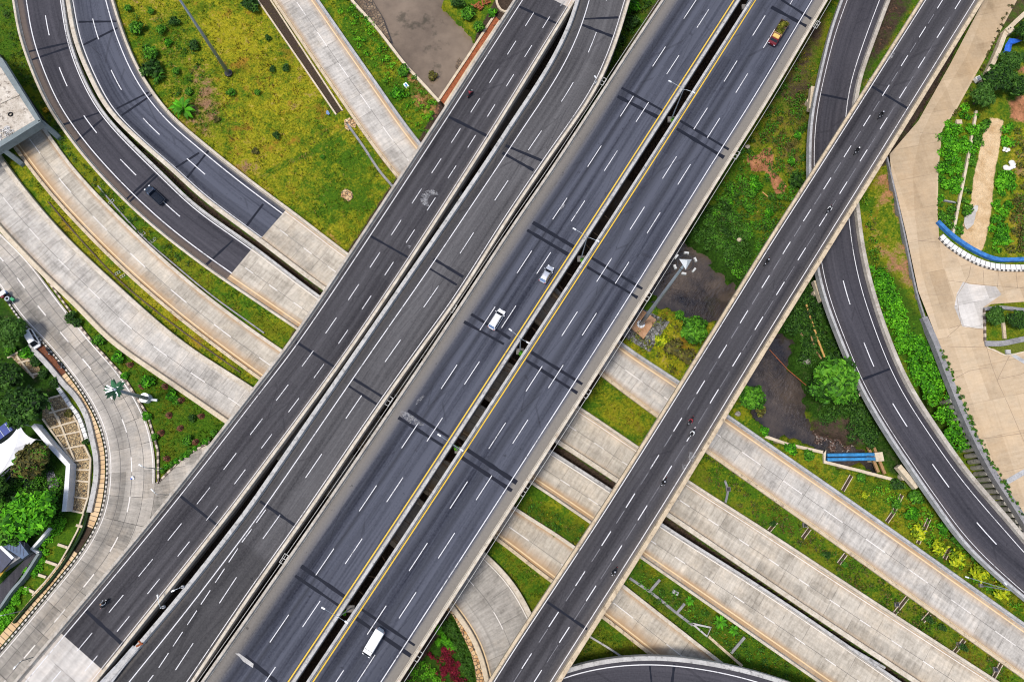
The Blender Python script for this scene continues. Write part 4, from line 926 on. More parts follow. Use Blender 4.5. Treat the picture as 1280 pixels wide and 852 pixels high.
plant('palm', 200, 98, 13, 'spiky palm sticking out of the largest dark field bush', 'palm')
# lawn triangle on the left
for x, y, r, k, lb in [(127, 425, 9, 'bush_mid', 'bush at the narrow top end of the lawn triangle'), (149, 448, 9, 'bush_bright', 'bright bush second from the top of the lawn triangle'), (185, 477, 10, 'bush_bright', 'bright bush above the white drum of the fake palm mast'), (216, 496, 9, 'bush_bright', 'bright bush right of the fake palm mast on the lawn'),
      (222, 500, 6, 'bush_mid', 'mid green bush touching the bright one right of the fake palm mast'), (241, 522, 6, 'bush_dark', 'dark bush at the right side of the lawn triangle'), (236, 552, 8, 'bush_mid', 'bush near the lower right kerb of the lawn triangle'), (268, 541, 6, 'bush_mid', 'bush in the right corner of the lawn by the leftmost overpass'),
      (158, 470, 6, 'bush_bright', 'small kerbside bush just above the fake palm mast'), (185, 521, 7, 'bush_bright', 'kerbside bush just below the fake palm mast'), (195, 545, 6, 'bush_mid', 'lower kerbside bush of the lawn triangle'), (90, 398, 9, 'bush_dark', 'dark bush in the dark wedge between the old road and the pale road'), (98, 404, 8, 'bush_dark', 'second dark bush in the wedge between the old road and the pale road')]:
    plant(k, x, y, r, lb)
for i in range(11):
    t = i/10; plant('bush_bright' if i % 2 else 'bush_mid', 262-58*t+random.uniform(-1, 1), 549+38*t, random.uniform(3.5, 5), 'small bush in the hedge row along the lower kerb of the lawn', group='hedge row along the lower lawn kerb')
# between main highway and right overpass
for x, y, r, k, lb in [(996, 171, 6, 'bush_bright', 'bright bush left of the curved ramp, upper of two'), (988, 203, 6, 'bush_bright', 'bright bush left of the curved ramp, lower of two'), (993, 229, 12, 'bush_dark', 'large dark bush beside the right overpass parapet'), (942, 224, 7, 'bush_bright', 'bright bush at the left end of the bare red earth'),
      (944, 234, 10, 'bush_bright', 'largest bright bush below the bare red earth'), (939, 244, 7, 'bush_mid', 'bush under the largest bright one below the red earth'), (911.6, 253, 5, 'bush_bright', 'small bright bush nearest the main highway edge'), (935.5, 261, 8, 'bush_mid', 'round bush in the middle of the dark river bank slope'),
      (961, 267, 7, 'bush_bright', 'bright bush left of the right overpass on the river slope'), (974, 247, 5, 'bush_mid', 'small bush at the lower tip of the red earth'), (926, 190, 6, 'bush_mid', 'bush touching the parapet of the main highway, top of slope'), (1006, 40, 6, 'bush_dark', 'dark bush in the bare soil left of the ramp near the top'), (848, 394, 8, 'bush_mid', 'small bush at the water edge left of the mast tree'),
      (958, 220, 4, 'bush_mid', 'tiny bush on the red earth itself'), (905, 290, 7, 'bush_dark', 'dark bush on the slope above the river water'), (922, 170, 5, 'bush_olive', 'olive bush on dry soil beside the main highway edge'), (975, 150, 5, 'bush_olive', 'olive bush on dry soil in the upper slope'),
      (840, 436, 13, 'bush_olive', 'olive yellow bush below the rubble round the mast foot'), (856, 446, 12, 'bush_olive', 'olive yellow bush next to the right overpass above the pale road'), (825, 428, 9, 'bush_yellow', 'yellowish bush nearest the mast foot slab')]:
    plant(k, x, y, r, lb)
# by the ramp and the lower right strip
for x, y, r, k, lb in [(1144, 665, 11, 'bush_yellow', 'yellow shrub by the pale road, leftmost of its row'), (1171, 682, 11, 'bush_yellow', 'yellow shrub second in the row by the pale road'), (1191, 697, 12, 'bush_yellow', 'yellow shrub in the middle of the row by the pale road'), (1219, 714, 13, 'bush_yellow', 'largest yellow shrub between pale road and curved ramp'),
      (1247, 721, 10, 'bush_yellow', 'yellow shrub against the ramp railing'), (1247, 738, 12, 'bush_yellow', 'yellow shrub at the narrow end of the strip beside the pale road'), (1140, 620, 11, 'bush_mid', 'green bush just below the tan pier head of the ramp'), (1139, 642, 10, 'bush_bright', 'bright bush between two drain chutes near the ramp'), (1119, 629, 8, 'bush_mid', 'bush growing over the drain chute left of the ramp bushes'),
      (1176, 659, 9, 'bush_bright', 'bright bush near the ramp above the yellow shrubs'), (1195, 674, 10, 'bush_mid', 'mid green bush at the ramp edge above the yellow shrubs'), (1217, 690, 11, 'bush_mid', 'round bush overhanging the curved ramp parapet'), (1080, 618, 5, 'bush_yellow', 'tiny yellow shrub on the orange grass'), (1074, 596, 7, 'bush_mid', 'bush against the low wall of the blue pipe basin'),
      (1118, 605, 10, 'bush_dark', 'dark bush at the pointed end of the low basin wall'), (987, 560, 9, 'bush_bright', 'bright bush beside the basin wall near the pale road'), (1010, 570, 9, 'bush_mid', 'bush left of the blue pipes on the grass'), (950, 513, 8, 'bush_olive', 'reddish olive bush at the river foot of the round tree'), (955, 538, 7, 'bush_bright', 'bright bush in the corner of river and pale road'),
      (966, 654, 5, 'bush_dark', 'small dark bush in the grass strip right of the right overpass'), (1033, 693, 6, 'bush_dark', 'dark bush in the grass strip, left of the middle chute'), (1055, 705, 5, 'bush_mid', 'small bush in the grass strip between chutes'), (1160, 773, 6, 'bush_dark', 'dark bush in the grass strip at its middle chutes'), (1176, 783, 6, 'bush_dark', 'dark bush in the grass strip below the middle chutes'), (1203, 808, 6, 'bush_dark', 'dark bush in the grass strip at its last chutes')]:
    plant(k, x, y, r, lb)
for x, y, r, lb in [(861, 750, 9, 'small palm in the grass strip nearest the right overpass'), (899, 776, 13, 'largest palm in the grass strip right of the drain box'), (916, 786, 10, 'palm at the lower right of the largest strip palm')]: plant('palm_bright', x, y, r, lb, 'palm')
plant('bush_bright', 790, 10, 13, 'bright clipped bush between the second overpass and the main highway'); plant('bush_dark', 788, 32, 11, 'dark bush below the bright clipped one between two overpasses'); plant('bush_dark', 775, 52, 9, 'small dark bush deep between second overpass and main highway')
for x, y, r, k, lb in [(572, 6, 10, 'bush_dark', 'dark bush on the far river bank at the top edge'), (585, 22, 11, 'bush_mid', 'green bush on the far river bank left of the red scrap'), (598, 36, 9, 'bush_mid', 'green bush on the far river bank below the red scrap'), (615, 18, 7, 'bush_bright', 'bright bush between the red scrap and the weir wall'), (505, 92, 9, 'bush_mid', 'bush beside the river wall above the white cooler box'), (496, 118, 9, 'bush_bright', 'bright bush left of the white cooler box')]: plant(k, x, y, r, lb)
plant('bush_olive', 541, 97, 7, 'olive bush growing in the shallow river by the weir', z=-2.6)
plant('bush_mid', 16, 437, 9, 'small green bush left of the parked white van', high=0); plant('bush_bright', 35, 441, 10, 'bright bush at the start of the cream wall below the van'); plant('bush_dark', 46, 453, 8, 'dark bush beside the upper cream wall'); plant('bush_dark', 56, 468, 8, 'dark bush between the upper grid and the cream wall')
plant('bush_dark', 109, 552, 5, 'small dark potted bush on the cream wall beside the paved footpath'); plant('bush_olive', 88, 517, 6, 'brown dry bush in the stone grid'); plant('bush_dark', 70, 480, 8, 'dark bush at the top corner of the stone grid')
# dense masses nobody could count
def mass(name, poly, n, cols, size, label, z=0.0, lob=26, rp=7, hz=.8, seed=3):
    r = random.Random(seed); P = np.array(poly); L = []
    while len(L) < lob:
        x, y = r.uniform(P[:, 0].min(), P[:, 0].max()), r.uniform(P[:, 1].min(), P[:, 1].max())
        if inside([(x, y)], poly)[0]: q = px(x, y, z); L.append((q[0], q[1], z+r.uniform(0, .5), rp/6.0*r.uniform(.5, 1.2), hz))
    o = mesh_obj(name, leaf_mesh(name, L, n, size, cols, seed=seed)); return stuff(o, label, 'shrubs')
mass('thicket', [(1085, 330), (1105, 345), (1135, 390), (1170, 440), (1190, 500), (1204, 545), (1212, 580), (1190, 555), (1150, 480), (1118, 420)], 13000, BRIGHT, .22, 'dense bright green thicket between the curved ramp and the yard wall', lob=110, rp=8.5)
mass('thicket', [(1050, 400), (1020, 350), (990, 345), (985, 410), (1000, 440), (1030, 440), (1062, 490)], 3600, DARK, .22, 'dark thicket on the bank between the right overpass and the ramp', lob=30, rp=8, seed=5)
mass('thicket', [(1060, 500), (1085, 520), (1100, 545), (1085, 556), (1065, 530)], 2200, DARK, .2, 'dark thicket behind the blue pipes under the ramp', lob=16, rp=8, seed=6)
mass('thicket', [(1176, 165), (1188, 150), (1215, 125), (1222, 150), (1210, 215), (1200, 240), (1174, 255)], 6000, BRIGHT, .2, 'overgrown green plot between the beige road and the beam wall', ZP, 46, 7, seed=7)
mass('thicket', [(1174, 255), (1200, 240), (1192, 285), (1174, 275)], 900, MID, .18, 'low growth at the lower end of the overgrown plot', ZP, 16, 5, seed=8)
mass('thicket', [(1222, 160), (1236, 150), (1228, 170), (1215, 220), (1208, 275), (1196, 292), (1206, 225)], 2600, MID, .18, 'low green strip between the beam wall and the sandy track', ZP, 30, 5, seed=9)
mass('thicket', [(1256, 155), (1268, 160), (1262, 230), (1260, 300), (1250, 318), (1232, 315), (1244, 240)], 4200, BRIGHT, .2, 'bright green growth along the right side of the sandy track', ZP, 40, 6, seed=10)
mass('thicket', [(1268, 160), (1282, 155), (1282, 315), (1262, 318), (1266, 240)], 2600, OLIVE+MID[1:3], .16, 'dry olive and green weeds at the right edge', ZP, 50, 6, seed=11)
mass('hedge', [(66, 655), (82, 650), (58, 700), (20, 760), (0, 790), (-8, 775), (20, 735), (48, 695)], 5200, BRIGHT[1:], .15, 'bright green clipped hedge slope beside the dark driveway', 0, 60, 4.5, .6, 12)
mass('thicket', [(0, 575), (60, 600), (75, 640), (40, 625), (0, 640)], 1600, DARK, .2, 'dark undergrowth round the garden pond', 0, 20, 8, seed=13)
mass('thicket', [(880, 280), (910, 260), (935, 300), (922, 345), (868, 292)], 2600, DARK[1:]+[MID[2]], .17, 'dark creeping growth on the river bank under the main highway', 0, 30, 6, .5, 14)
mass('thicket', [(905, 225), (935, 250), (965, 280), (940, 300), (910, 280)], 1900, DARK[1:]+[MID[2], BRIGHT[2]], .15, 'low green growth on the slope below the red earth', 0, 34, 5, .5, 15)
mass('weeds', [(1095, 215), (1112, 215), (1130, 300), (1150, 370), (1110, 330), (1088, 300)], 1700, OLIVE+[MID[2], (.2, .08, .03)], .13, 'dry weeds and leaf litter between the right overpass and the beige road', 0, 60, 5, .4, 16)
mass('weeds', [(160, 20), (225, 20), (270, 90), (270, 165), (240, 160), (190, 110)], 1700, MID[:3]+[(.16, .12, .03)], .14, 'scattered weeds in the rough part of the field', 0, 90, 4, .4, 17)
mass('weeds', [(955, 120), (1010, 95), (1003, 190), (985, 205), (945, 175)], 1300, OLIVE+[MID[1]], .13, 'thin weeds on the bare upper slope', 0, 70, 4, .4, 18)
mass('flower_bed', [(548, 812), (562, 808), (574, 828), (582, 856), (572, 860), (556, 832)], 2600, [(.05, .004, .010), (.13, .008, .02), (.22, .015, .03)], .11, 'dark red flower bed beside the curved concrete road', 0, 34, 4, .5, 19)
mass('flower_bed', [(535, 815), (547, 822), (562, 848), (566, 862), (554, 856)], 900, [(.05, .004, .010), (.13, .008, .02), (.22, .015, .03)], .11, 'narrow dark red flower band left of the broad red one', 0, 22, 2.6, .5, 20)
mass('flower_bed', [(543, 800), (549, 783), (556, 792), (568, 806), (566, 810), (552, 808)], 1800, BRIGHT[1:], .11, 'bright green leaf patch pointing away from the main highway', 0, 22, 3, .4, 21)
mass('hedge', [(556, 770), (566, 776), (585, 810), (596, 860), (586, 860), (572, 815), (556, 790)], 3200, DARK[1:]+[MID[1]], .12, 'dark green planting along the rubble kerb of the curved concrete road', 0, 50, 3.4, .5, 22)
mass('flower_bed', [(520, 830), (540, 822), (556, 852), (556, 866), (500, 862)], 1900, BRIGHT[1:]+[(.12, .09, .03)], .10, 'green and brown ground planting next to the main highway edge', 0, 40, 3.6, .3, 23)
# grass, as one sheet of tufts
mass('undergrowth', [(1000, 60), (1015, 110), (1008, 210), (965, 295), (905, 300), (880, 280), (915, 205), (965, 125)], 6500, DARK[1:]+[MID[1], MID[2], BRIGHT[2], (.10, .05, .02)], .15, 'mixed green undergrowth on the slope between main highway and ramp', 0, 150, 5, .4, 31)
mass('undergrowth', [(985, 340), (1020, 350), (1060, 470), (1100, 545), (1085, 556), (1022, 525), (1020, 505), (1000, 455), (1000, 425)], 5500, DARK+[MID[1]], .17, 'dark undergrowth on the river bank left of the curved ramp', 0, 90, 6, .45, 32)
mass('undergrowth', [(1080, 250), (1100, 260), (1120, 330), (1150, 400), (1120, 380), (1090, 320)], 2600, MID+[YEL[1], (.16, .07, .03)], .14, 'leafy growth along the right side of the curved ramp', 0, 70, 4.5, .4, 33)
mass('undergrowth', [(400, -10), (436, -5), (545, 128), (535, 175), (500, 130), (455, 65)], 3600, BRIGHT+[YEL[1]], .14, 'bright green growth on the verge beside the river wall', 0, 120, 3.6, .35, 34)
mass('undergrowth', [(1075, 600), (1130, 610), (1280, 752), (1278, 768), (1180, 700)], 2600, MID+BRIGHT[2:]+[YEL[1]], .14, 'green growth below the curved ramp railing', 0, 90, 4, .35, 35)
mass('undergrowth', [(640, 612), (700, 640), (955, 806), (1010, 845), (960, 845), (790, 730), (650, 640)], 2600, DARK[1:]+MID[1:], .13, 'dark green growth in the strip with the small palms', 0, 120, 3.4, .3, 36)
mass('undergrowth', [(755, 5), (815, 0), (700, 180), (690, 195), (742, 110)], 1800, DARK+[MID[1]], .18, 'dark growth deep between second overpass and main highway', 0, 40, 7, .4, 37)
mass('undergrowth', [(0, 5), (16, 10), (36, 85), (60, 135), (110, 210), (170, 272), (240, 330), (230, 335), (160, 285), (70, 175), (20, 90)], 2200, DARK[1:]+[OLIVE[1], MID[1]], .13, 'dark weeds along the outer side of the curved asphalt', 0, 120, 3, .3, 38)
mass('undergrowth', [(-8, 440), (40, 480), (56, 530), (70, 590), (76, 640), (40, 600), (0, 640)], 2600, DARK+[MID[1], MID[2]], .16, 'shady undergrowth of the walled garden', 0, 60, 6, .4, 39)
mass('undergrowth', [(782, 425), (830, 390), (885, 408), (850, 470)], 1700, OLIVE+YEL[:3]+[MID[1]], .13, 'yellow green growth below the mast foundation', 0, 60, 4, .35, 40)
mass('thicket', [(-5, 575), (20, 600), (60, 595), (78, 600), (79, 650), (60, 660), (20, 645), (-5, 660)], 4200, MID+BRIGHT[1:3], .17, 'green garden growth behind the angled white wall', 0, 60, 6, .45, 41)
mass('undergrowth', [(880, 285), (900, 230), (930, 200), (950, 240), (985, 245), (1000, 215), (1005, 240), (965, 300), (925, 352)], 4200, DARK[1:]+MID[1:]+[BRIGHT[2]], .17, 'lush low growth on the bank between the red earth and the river', 0, 80, 6, .4, 42)
mass('undergrowth', [(865, 578), (884, 568), (983, 640), (1136, 748), (1280, 852), (1249, 854), (1085, 748), (925, 643)], 2600, OLIVE+[MID[1], MID[2], (.16, .08, .02)], .13, 'olive and brown weeds in the strip between two pale concrete roads', 0, 170, 3.2, .3, 43)
mass('undergrowth', [(860, 292), (905, 245), (935, 300), (928, 352)], 2600, DARK+[MID[1]], .17, 'dark bank growth above the dark river', 0, 40, 6, .4, 44)
mass('undergrowth', [(975, 405), (990, 345), (1015, 360), (1010, 440), (1020, 500), (1012, 505), (1003, 458), (1000, 425)], 2400, DARK+[MID[1]], .17, 'dark bank growth right of the dark river', 0, 40, 6, .4, 45)
mass('weeds', [(1172, 436), (1178, 436), (1196, 478), (1220, 536), (1250, 592), (1284, 650), (1279, 650), (1244, 592), (1214, 536), (1189, 476)], 2600, MID[:3]+[OLIVE[2]], .13, 'narrow line of green weeds between the capping wall and the beige yard', ZP, 130, 1.6, .4, 46)
mass('weeds', [(1262, 2), (1268, 4), (1230, 84), (1200, 138), (1182, 162), (1178, 160), (1196, 136), (1226, 84)], 900, OLIVE+[MID[1], (.16, .10, .05)], .12, 'straggly weeds along the right edge of the upper beige road', ZP, 60, 1.6, .4, 47)
def grass():
    r = np.random.default_rng(11); N = 150000; P = np.c_[r.uniform(-20, 1300, N), r.uniform(-20, 870, N)]
    fields = [([(130, -30), (345, -30), (500, 215), (434, 318), (300, 215), (213, 141), (176, 88), (150, 30)], .5), ([(400, -20), (440, -5), (548, 128), (530, 178), (461, 90)], .2), ([(90, 195), (120, 214), (251, 331), (369, 412), (352, 430), (251, 362), (176, 296)], .3),
              ([(15, 190), (40, 214), (151, 336), (320, 473), (316, 482), (230, 427), (75, 286)], .65), ([(100, 400), (140, 430), (281, 530), (255, 562), (195, 600), (190, 545)], .05), ([(965, 10), (1020, 80), (1008, 215), (965, 295), (905, 215)], .42), ([(735, 500), (752, 470), (818, 520), (800, 556)], .25),
              ([(965, 560), (1030, 578), (1115, 600), (1170, 640), (1280, 755), (1280, 775), (1081, 638)], .45), ([(865, 575), (884, 567), (983, 638), (1280, 849), (1249, 852), (1085, 746)], .22), ([(640, 610), (734, 655), (960, 810), (1010, 850), (935, 850), (781, 731), (650, 640)], .25), ([(610, 672), (755, 774), (811, 818), (700, 835), (640, 723)], .4), ([(1085, 240), (1110, 205), (1131, 300), (1171, 430), (1210, 545), (1112, 425), (1077, 300)], .4), ([(20, -10), (17, 0), (38, 83), (60, 133), (20, 90), (-10, 50)], .3), ([(780, 430), (830, 385), (885, 405), (848, 474)], .6)]
    keep = np.zeros(N, bool); yl = np.zeros(N)
    for poly, y in fields: m = inside(P, poly); keep |= m; yl[m] = y
    P = P[keep]; yl = yl[keep]; Q = np.array([px(x, y, 0)[:2] for x, y in P]); ok = ~inside(Q, rv_w)
    P, Q, yl = P[ok], Q[ok], yl[ok]; n = len(Q)
    cl = .5+.5*np.sin(Q[:, 0]*.31+np.sin(Q[:, 1]*.23)*2.1)*np.cos(Q[:, 1]*.27+np.sin(Q[:, 0]*.17)*2); k2 = .5+.5*np.sin(Q[:, 0]*1.1+2*np.cos(Q[:, 1]*.9))
    big = np.sin(Q[:, 0]*.12+1.3*np.sin(Q[:, 1]*.09))*np.cos(Q[:, 1]*.13+1.1*np.sin(Q[:, 0]*.08)); br = np.sin(Q[:, 0]*.19+2+1.5*np.sin(Q[:, 1]*.14))*np.cos(Q[:, 1]*.17-1+1.2*np.sin(Q[:, 0]*.21))
    yv = np.clip(yl+.38*big+.6*(cl-.5)+.3*(k2-.5)+r.normal(size=n)*.12, 0, 1)[:, None]
    G = np.array([.038, .115, .008]); Yc = np.array([.36, .32, .018]); D = np.array([.42, .28, .10])
    C = G*(1-yv)+Yc*yv; dry = (r.random(n) < .12*yl)[:, None]; ob_ = (np.clip(br*1.8-.55, 0, .85)*(yl > .15))[:, None]; C = C*(1-ob_)+np.array([.20, .115, .020])*ob_; C = np.where(dry, D, C)*(.4+.85*r.random((n, 1)))
    V = []; CC = []
    for b in range(3):
        a = r.uniform(0, 6.283, n); ln = r.uniform(.10, .30, n); h = r.uniform(.1, .32, n); w = r.uniform(.05, .11, n)
        base = np.c_[Q+r.normal(size=(n, 2))*.12, np.full(n, -.25)]; d = np.c_[np.cos(a), np.sin(a)]; pr = np.c_[-d[:, 1], d[:, 0]]
        p0 = base+np.c_[pr*w[:, None], np.zeros(n)]; p1 = base-np.c_[pr*w[:, None], np.zeros(n)]; p2 = base+np.c_[d*ln[:, None], h+.2]
        V.append(np.stack([p0, p1, p2], 1)); CC.append(C*(.85+.3*r.random((n, 1))))
    V = np.concatenate(V).reshape(-1, 3); C = np.concatenate(CC)
    return stuff(mesh_obj('grass', from_quads('grass', V, C, 3)), 'rough yellow green grass growing on the verges and open fields', 'grass')
grass()
# ------------------------------------------------------------------ vehicles
def rring(y, hw, z0, z1, n=16, p=3.6):
    out = []
    for k in range(n):
        a = 2*math.pi*k/n; c, s_ = math.cos(a), math.sin(a)
        out.append((hw*math.copysign(abs(c)**(2/p), c), y, (z0+z1)/2+(z1-z0)/2*math.copysign(abs(s_)**(2/p), s_)))
    return out
def wheel(root, x, y, r, w):
    mb = MB(); mb.tube([(x-w/2, y, r), (x-w*.42, y, r), (x+w*.42, y, r), (x+w/2, y, r)], [r*.86, r, r, r*.86], 16); o = mb.build('wheel', 'rubber', root, fix=True)
    mb = MB(); mb.tube([(x-w*.53, y, r), (x+w*.53, y, r)], r*.6, 10); mb.build('rim', 'steel_grey', o, fix=True)
def boxpart(root, name, mat, c, d, rz=0, taper=1.0):
    mb = MB(); mb.box(c, d, rz, taper); return mb.build(name, mat, root)
def glass(root, name, pts, mat='glass_dark'):
    mb = MB(); c = Vector((0, 0, .9)); P = [Vector(p) for p in pts]; nrm = (P[1]-P[0]).cross(P[2]-P[0]).normalized()
    if nrm.dot(P[0]-c) < 0: nrm = -nrm
    A_ = [p-nrm*.02 for p in P]; B_ = [p+nrm*.014 for p in P]; mb.loft([A_, B_]); return mb.build(name, mat, root, fix=True)
def heading(a, b, z): p, q = px(*a, z), px(*b, z); return math.atan2(-(q[0]-p[0]), q[1]-p[1])
def car(name, label, cat, mat, loc, rz, L=4.3, Wd=1.74, hgt=1.65, hood=1.0, tail=.12, roofmat=None, rear='glass_blue', group=None, rails=True):
    root = thing(name, label, cat, loc, rz, group); h = L/2; w = Wd/2; belt = .95
    mb = MB(); mb.loft([rring(-h, w*.80, .42, .80), rring(-h+.08, w*.92, .30, .90), rring(-h+.4, w, .24, belt+.02), rring(0, w, .22, belt), rring(h-hood, w*.995, .22, belt), rring(h-.55, w*.96, .24, belt-.10), rring(h-.15, w*.86, .28, .74), rring(h, w*.70, .36, .62)])
    mb.build('body', mat, root, smooth=True, fix=True)
    yb, yf = -h+tail, h-hood+.12; tb, tf = yb+.38, yf-.72; tw = w*.78; z = hgt
    cb = [(-w*.95, yb, belt-.03), (w*.95, yb, belt-.03), (w*.93, yf, belt-.06), (-w*.93, yf, belt-.06)]; tp = [(-tw, tb, z-.05), (tw, tb, z-.05), (tw*.97, tf, z-.05), (-tw*.97, tf, z-.05)]
    mb = MB(); mb.loft([cb, tp]); mb.build('cabin', mat, root, fix=True)
    mb = MB(); k = .03; mb.loft([rring(tb-.04, tw*.93, z-.10, z-.02, 14), rring(tb+.15, tw*1.0, z-.10, z+k, 14), rring((tb+tf)/2, tw*1.0, z-.10, z+k+.03, 14), rring(tf-.15, tw*.97, z-.10, z+k, 14), rring(tf+.03, tw*.9, z-.10, z-.03, 14)]); rf = mb.build('roof', roofmat or mat, root, smooth=True, fix=True)
    if rails:
        for sx in (-1, 1):
            mb = MB(); mb.tube([(sx*tw*.84, tb+.25, z+.09), (sx*tw*.84, tf-.25, z+.09)], .02, 6); mb.build('roof_rail', 'dark_metal', rf)
    def lerp(a, b, t): return tuple(a[i]*(1-t)+b[i]*t for i in range(3))
    def pane(a, b, c, d, m): return [lerp(lerp(a, b, u), lerp(d, c, u), v) for u, v in ((m, .06), (1-m, .06), (1-m, .93), (m, .93))]
    glass(root, 'windscreen', pane(cb[3], cb[2], tp[2], tp[3], .05)); glass(root, 'rear_window', pane(cb[0], cb[1], tp[1], tp[0], .08), rear)
    for a, b, c, d in ((cb[1], cb[2], tp[2], tp[1]), (cb[3], cb[0], tp[0], tp[3])):
        glass(root, 'side_window', [lerp(lerp(a, b, u), lerp(d, c, u), v) for u, v in ((.04, .10), (.48, .10), (.48, .90), (.06, .90))]); glass(root, 'side_window', [lerp(lerp(a, b, u), lerp(d, c, u), v) for u, v in ((.52, .10), (.96, .10), (.94, .90), (.52, .90))])
    for sx in (-1, 1):
        boxpart(root, 'mirror', mat, (sx*(w+.08), yf-.25, 1.0), (.2, .12, .14)); boxpart(root, 'headlight', 'lamp_glass', (sx*w*.62, h-.13, .66), (.34, .22, .14)); boxpart(root, 'tail_light', 'tail_red', (sx*w*.78, -h+.06, .8), (.2, .12, .3))
        for yy in (-h+.75, h-.8): wheel(root, sx*(w-.10), yy, .31, .2)
    return root
DZ = 8.03
car('car', 'white van like car on the left carriageway, the nearer of its two cars', 'car', 'car_white', px(621, 400, DZ), heading((613, 412), (626, 391), DZ), 4.5, 1.76, 1.8, .85, .1)
car('car', 'silver hatchback with pale bonnet beside the yellow median line', 'car', 'car_silver', px(683, 344, DZ), heading((678, 353), (688, 336), DZ), 3.9, 1.68, 1.55, 1.05, .12)
# parked white van by the old road at the left edge
car('parked_van', 'white van parked half under the dark tree at the left edge', 'van', 'car_white', px(43.5, 424.5, .15), heading((37, 415), (47, 432), 0), 4.4, 1.72, 1.9, .55, .06, rear='glass_dark', rails=False)
def van(loc, rz):
    root = thing('van', 'plain white panel van on the right carriageway near the bottom edge', 'van', loc, rz); L = 5.0; w = .9
    mb = MB(); mb.loft([rring(-2.5, w*.9, .4, 1.95, 18, 7), rring(-2.4, w, .3, 2.08, 18, 7), rring(1.15, w, .3, 2.1, 18, 7), rring(1.35, w*.99, .3, 2.02, 18, 7)]); mb.build('cargo_box', 'car_white', root, fix=True)
    mb = MB(); mb.loft([rring(1.35, w*.97, .3, 1.96, 18, 6), rring(1.8, w*.95, .3, 1.88, 18, 6), rring(2.3, w*.92, .3, 1.5, 18, 6), rring(2.5, w*.86, .35, .9, 18, 5)]); mb.build('cab', 'car_white', root, fix=True)
    glass(root, 'windscreen', [(-.74, 2.0, 1.76), (.74, 2.0, 1.76), (.78, 2.32, 1.46), (-.78, 2.32, 1.46)])
    for s_ in (-1, 1):
        glass(root, 'side_window', [(s_*.885, 1.5, 1.2), (s_*.885, 2.1, 1.2), (s_*.87, 1.95, 1.6), (s_*.87, 1.5, 1.65)])
        boxpart(root, 'mirror', 'dark_metal', (s_*1.0, 2.0, 1.35), (.2, .1, .25)); boxpart(root, 'headlight', 'lamp_glass', (s_*.62, 2.44, .85), (.32, .2, .2)); boxpart(root, 'tail_light', 'tail_red', (s_*.8, -2.47, 1.1), (.16, .1, .4))
        for y in (-1.55, 1.6): wheel(root, s_*.80, y, .33, .22)
    boxpart(root, 'rear_step', 'steel_grey', (.1, -2.6, .55), (1.1, .22, .12)); boxpart(root, 'roof_gap', 'dark_metal', (0, 1.25, 2.06), (1.5, .07, .06)); return root
van(px(468, 801.5, DZ), heading((478, 785), (459, 817), DZ))
def pickup(loc, rz):
    root = thing('pickup', 'dark navy pickup with a covered load on the curved asphalt carriageway', 'pickup truck', loc, rz); w = .92
    mb = MB(); mb.loft([rring(.45, w, .3, 1.0), rring(1.2, w, .3, 1.02), rring(2.1, w*.95, .32, .98), rring(2.55, w*.85, .36, .8), rring(2.68, w*.7, .42, .68)]); mb.build('body', 'car_navy', root, smooth=True, fix=True)
    cb = [(-w*.95, .42, .98), (w*.95, .42, .98), (w*.93, 1.75, .98), (-w*.93, 1.75, .98)]; tp = [(-.72, .55, 1.66), (.72, .55, 1.66), (.7, 1.15, 1.66), (-.7, 1.15, 1.66)]
    mb = MB(); mb.loft([cb, tp]); mb.build('cabin', 'car_navy', root, fix=True)
    glass(root, 'windscreen', [(-.8, 1.70, 1.03), (.8, 1.70, 1.03), (.68, 1.19, 1.63), (-.68, 1.19, 1.63)])
    for s_ in (-1, 1):
        glass(root, 'side_window', [(s_*.86, .55, 1.06), (s_*.86, 1.6, 1.06), (s_*.72, 1.15, 1.6), (s_*.73, .62, 1.6)], 'glass_blue')
        boxpart(root, 'bed_wall', 'car_navy', (s_*.89, -1.15, .85), (.07, 3.0, .6)); boxpart(root, 'headlight', 'lamp_glass', (s_*.62, 2.55, .74), (.34, .26, .16)); boxpart(root, 'mirror', 'dark_metal', (s_*1.02, 1.5, 1.08), (.2, .12, .16))
        for y in (-1.5, 1.75): wheel(root, s_*.8, y, .36, .24)
    boxpart(root, 'tailgate', 'car_navy', (0, -2.66, .8), (1.8, .07, .55)); boxpart(root, 'bed_floor', 'dark_metal', (0, -1.15, .6), (1.72, 3.0, .1)); return root
ploc = px(195.5, 245.5, .17); prz = heading((205, 255), (187, 238), 0)
pickup(ploc, prz)
mb = MB(); r = random.Random(4)
mb.loft([rring(-2.62, .78, .65, 1.05, 16, 4)]+[rring(-2.5+.26*k, .82, .64, 1.22+.16*r.random(), 16, 3.5) for k in range(11)]+[rring(.34, .78, .65, 1.1, 16, 4)])
ld = mb.build('covered_load', 'cargo_dark', smooth=True, fix=True); ld.location = ploc; ld.rotation_euler = (0, 0, prz); tag(ld, 'lumpy dark covered load lying in the bed of the navy pickup', 'cargo')
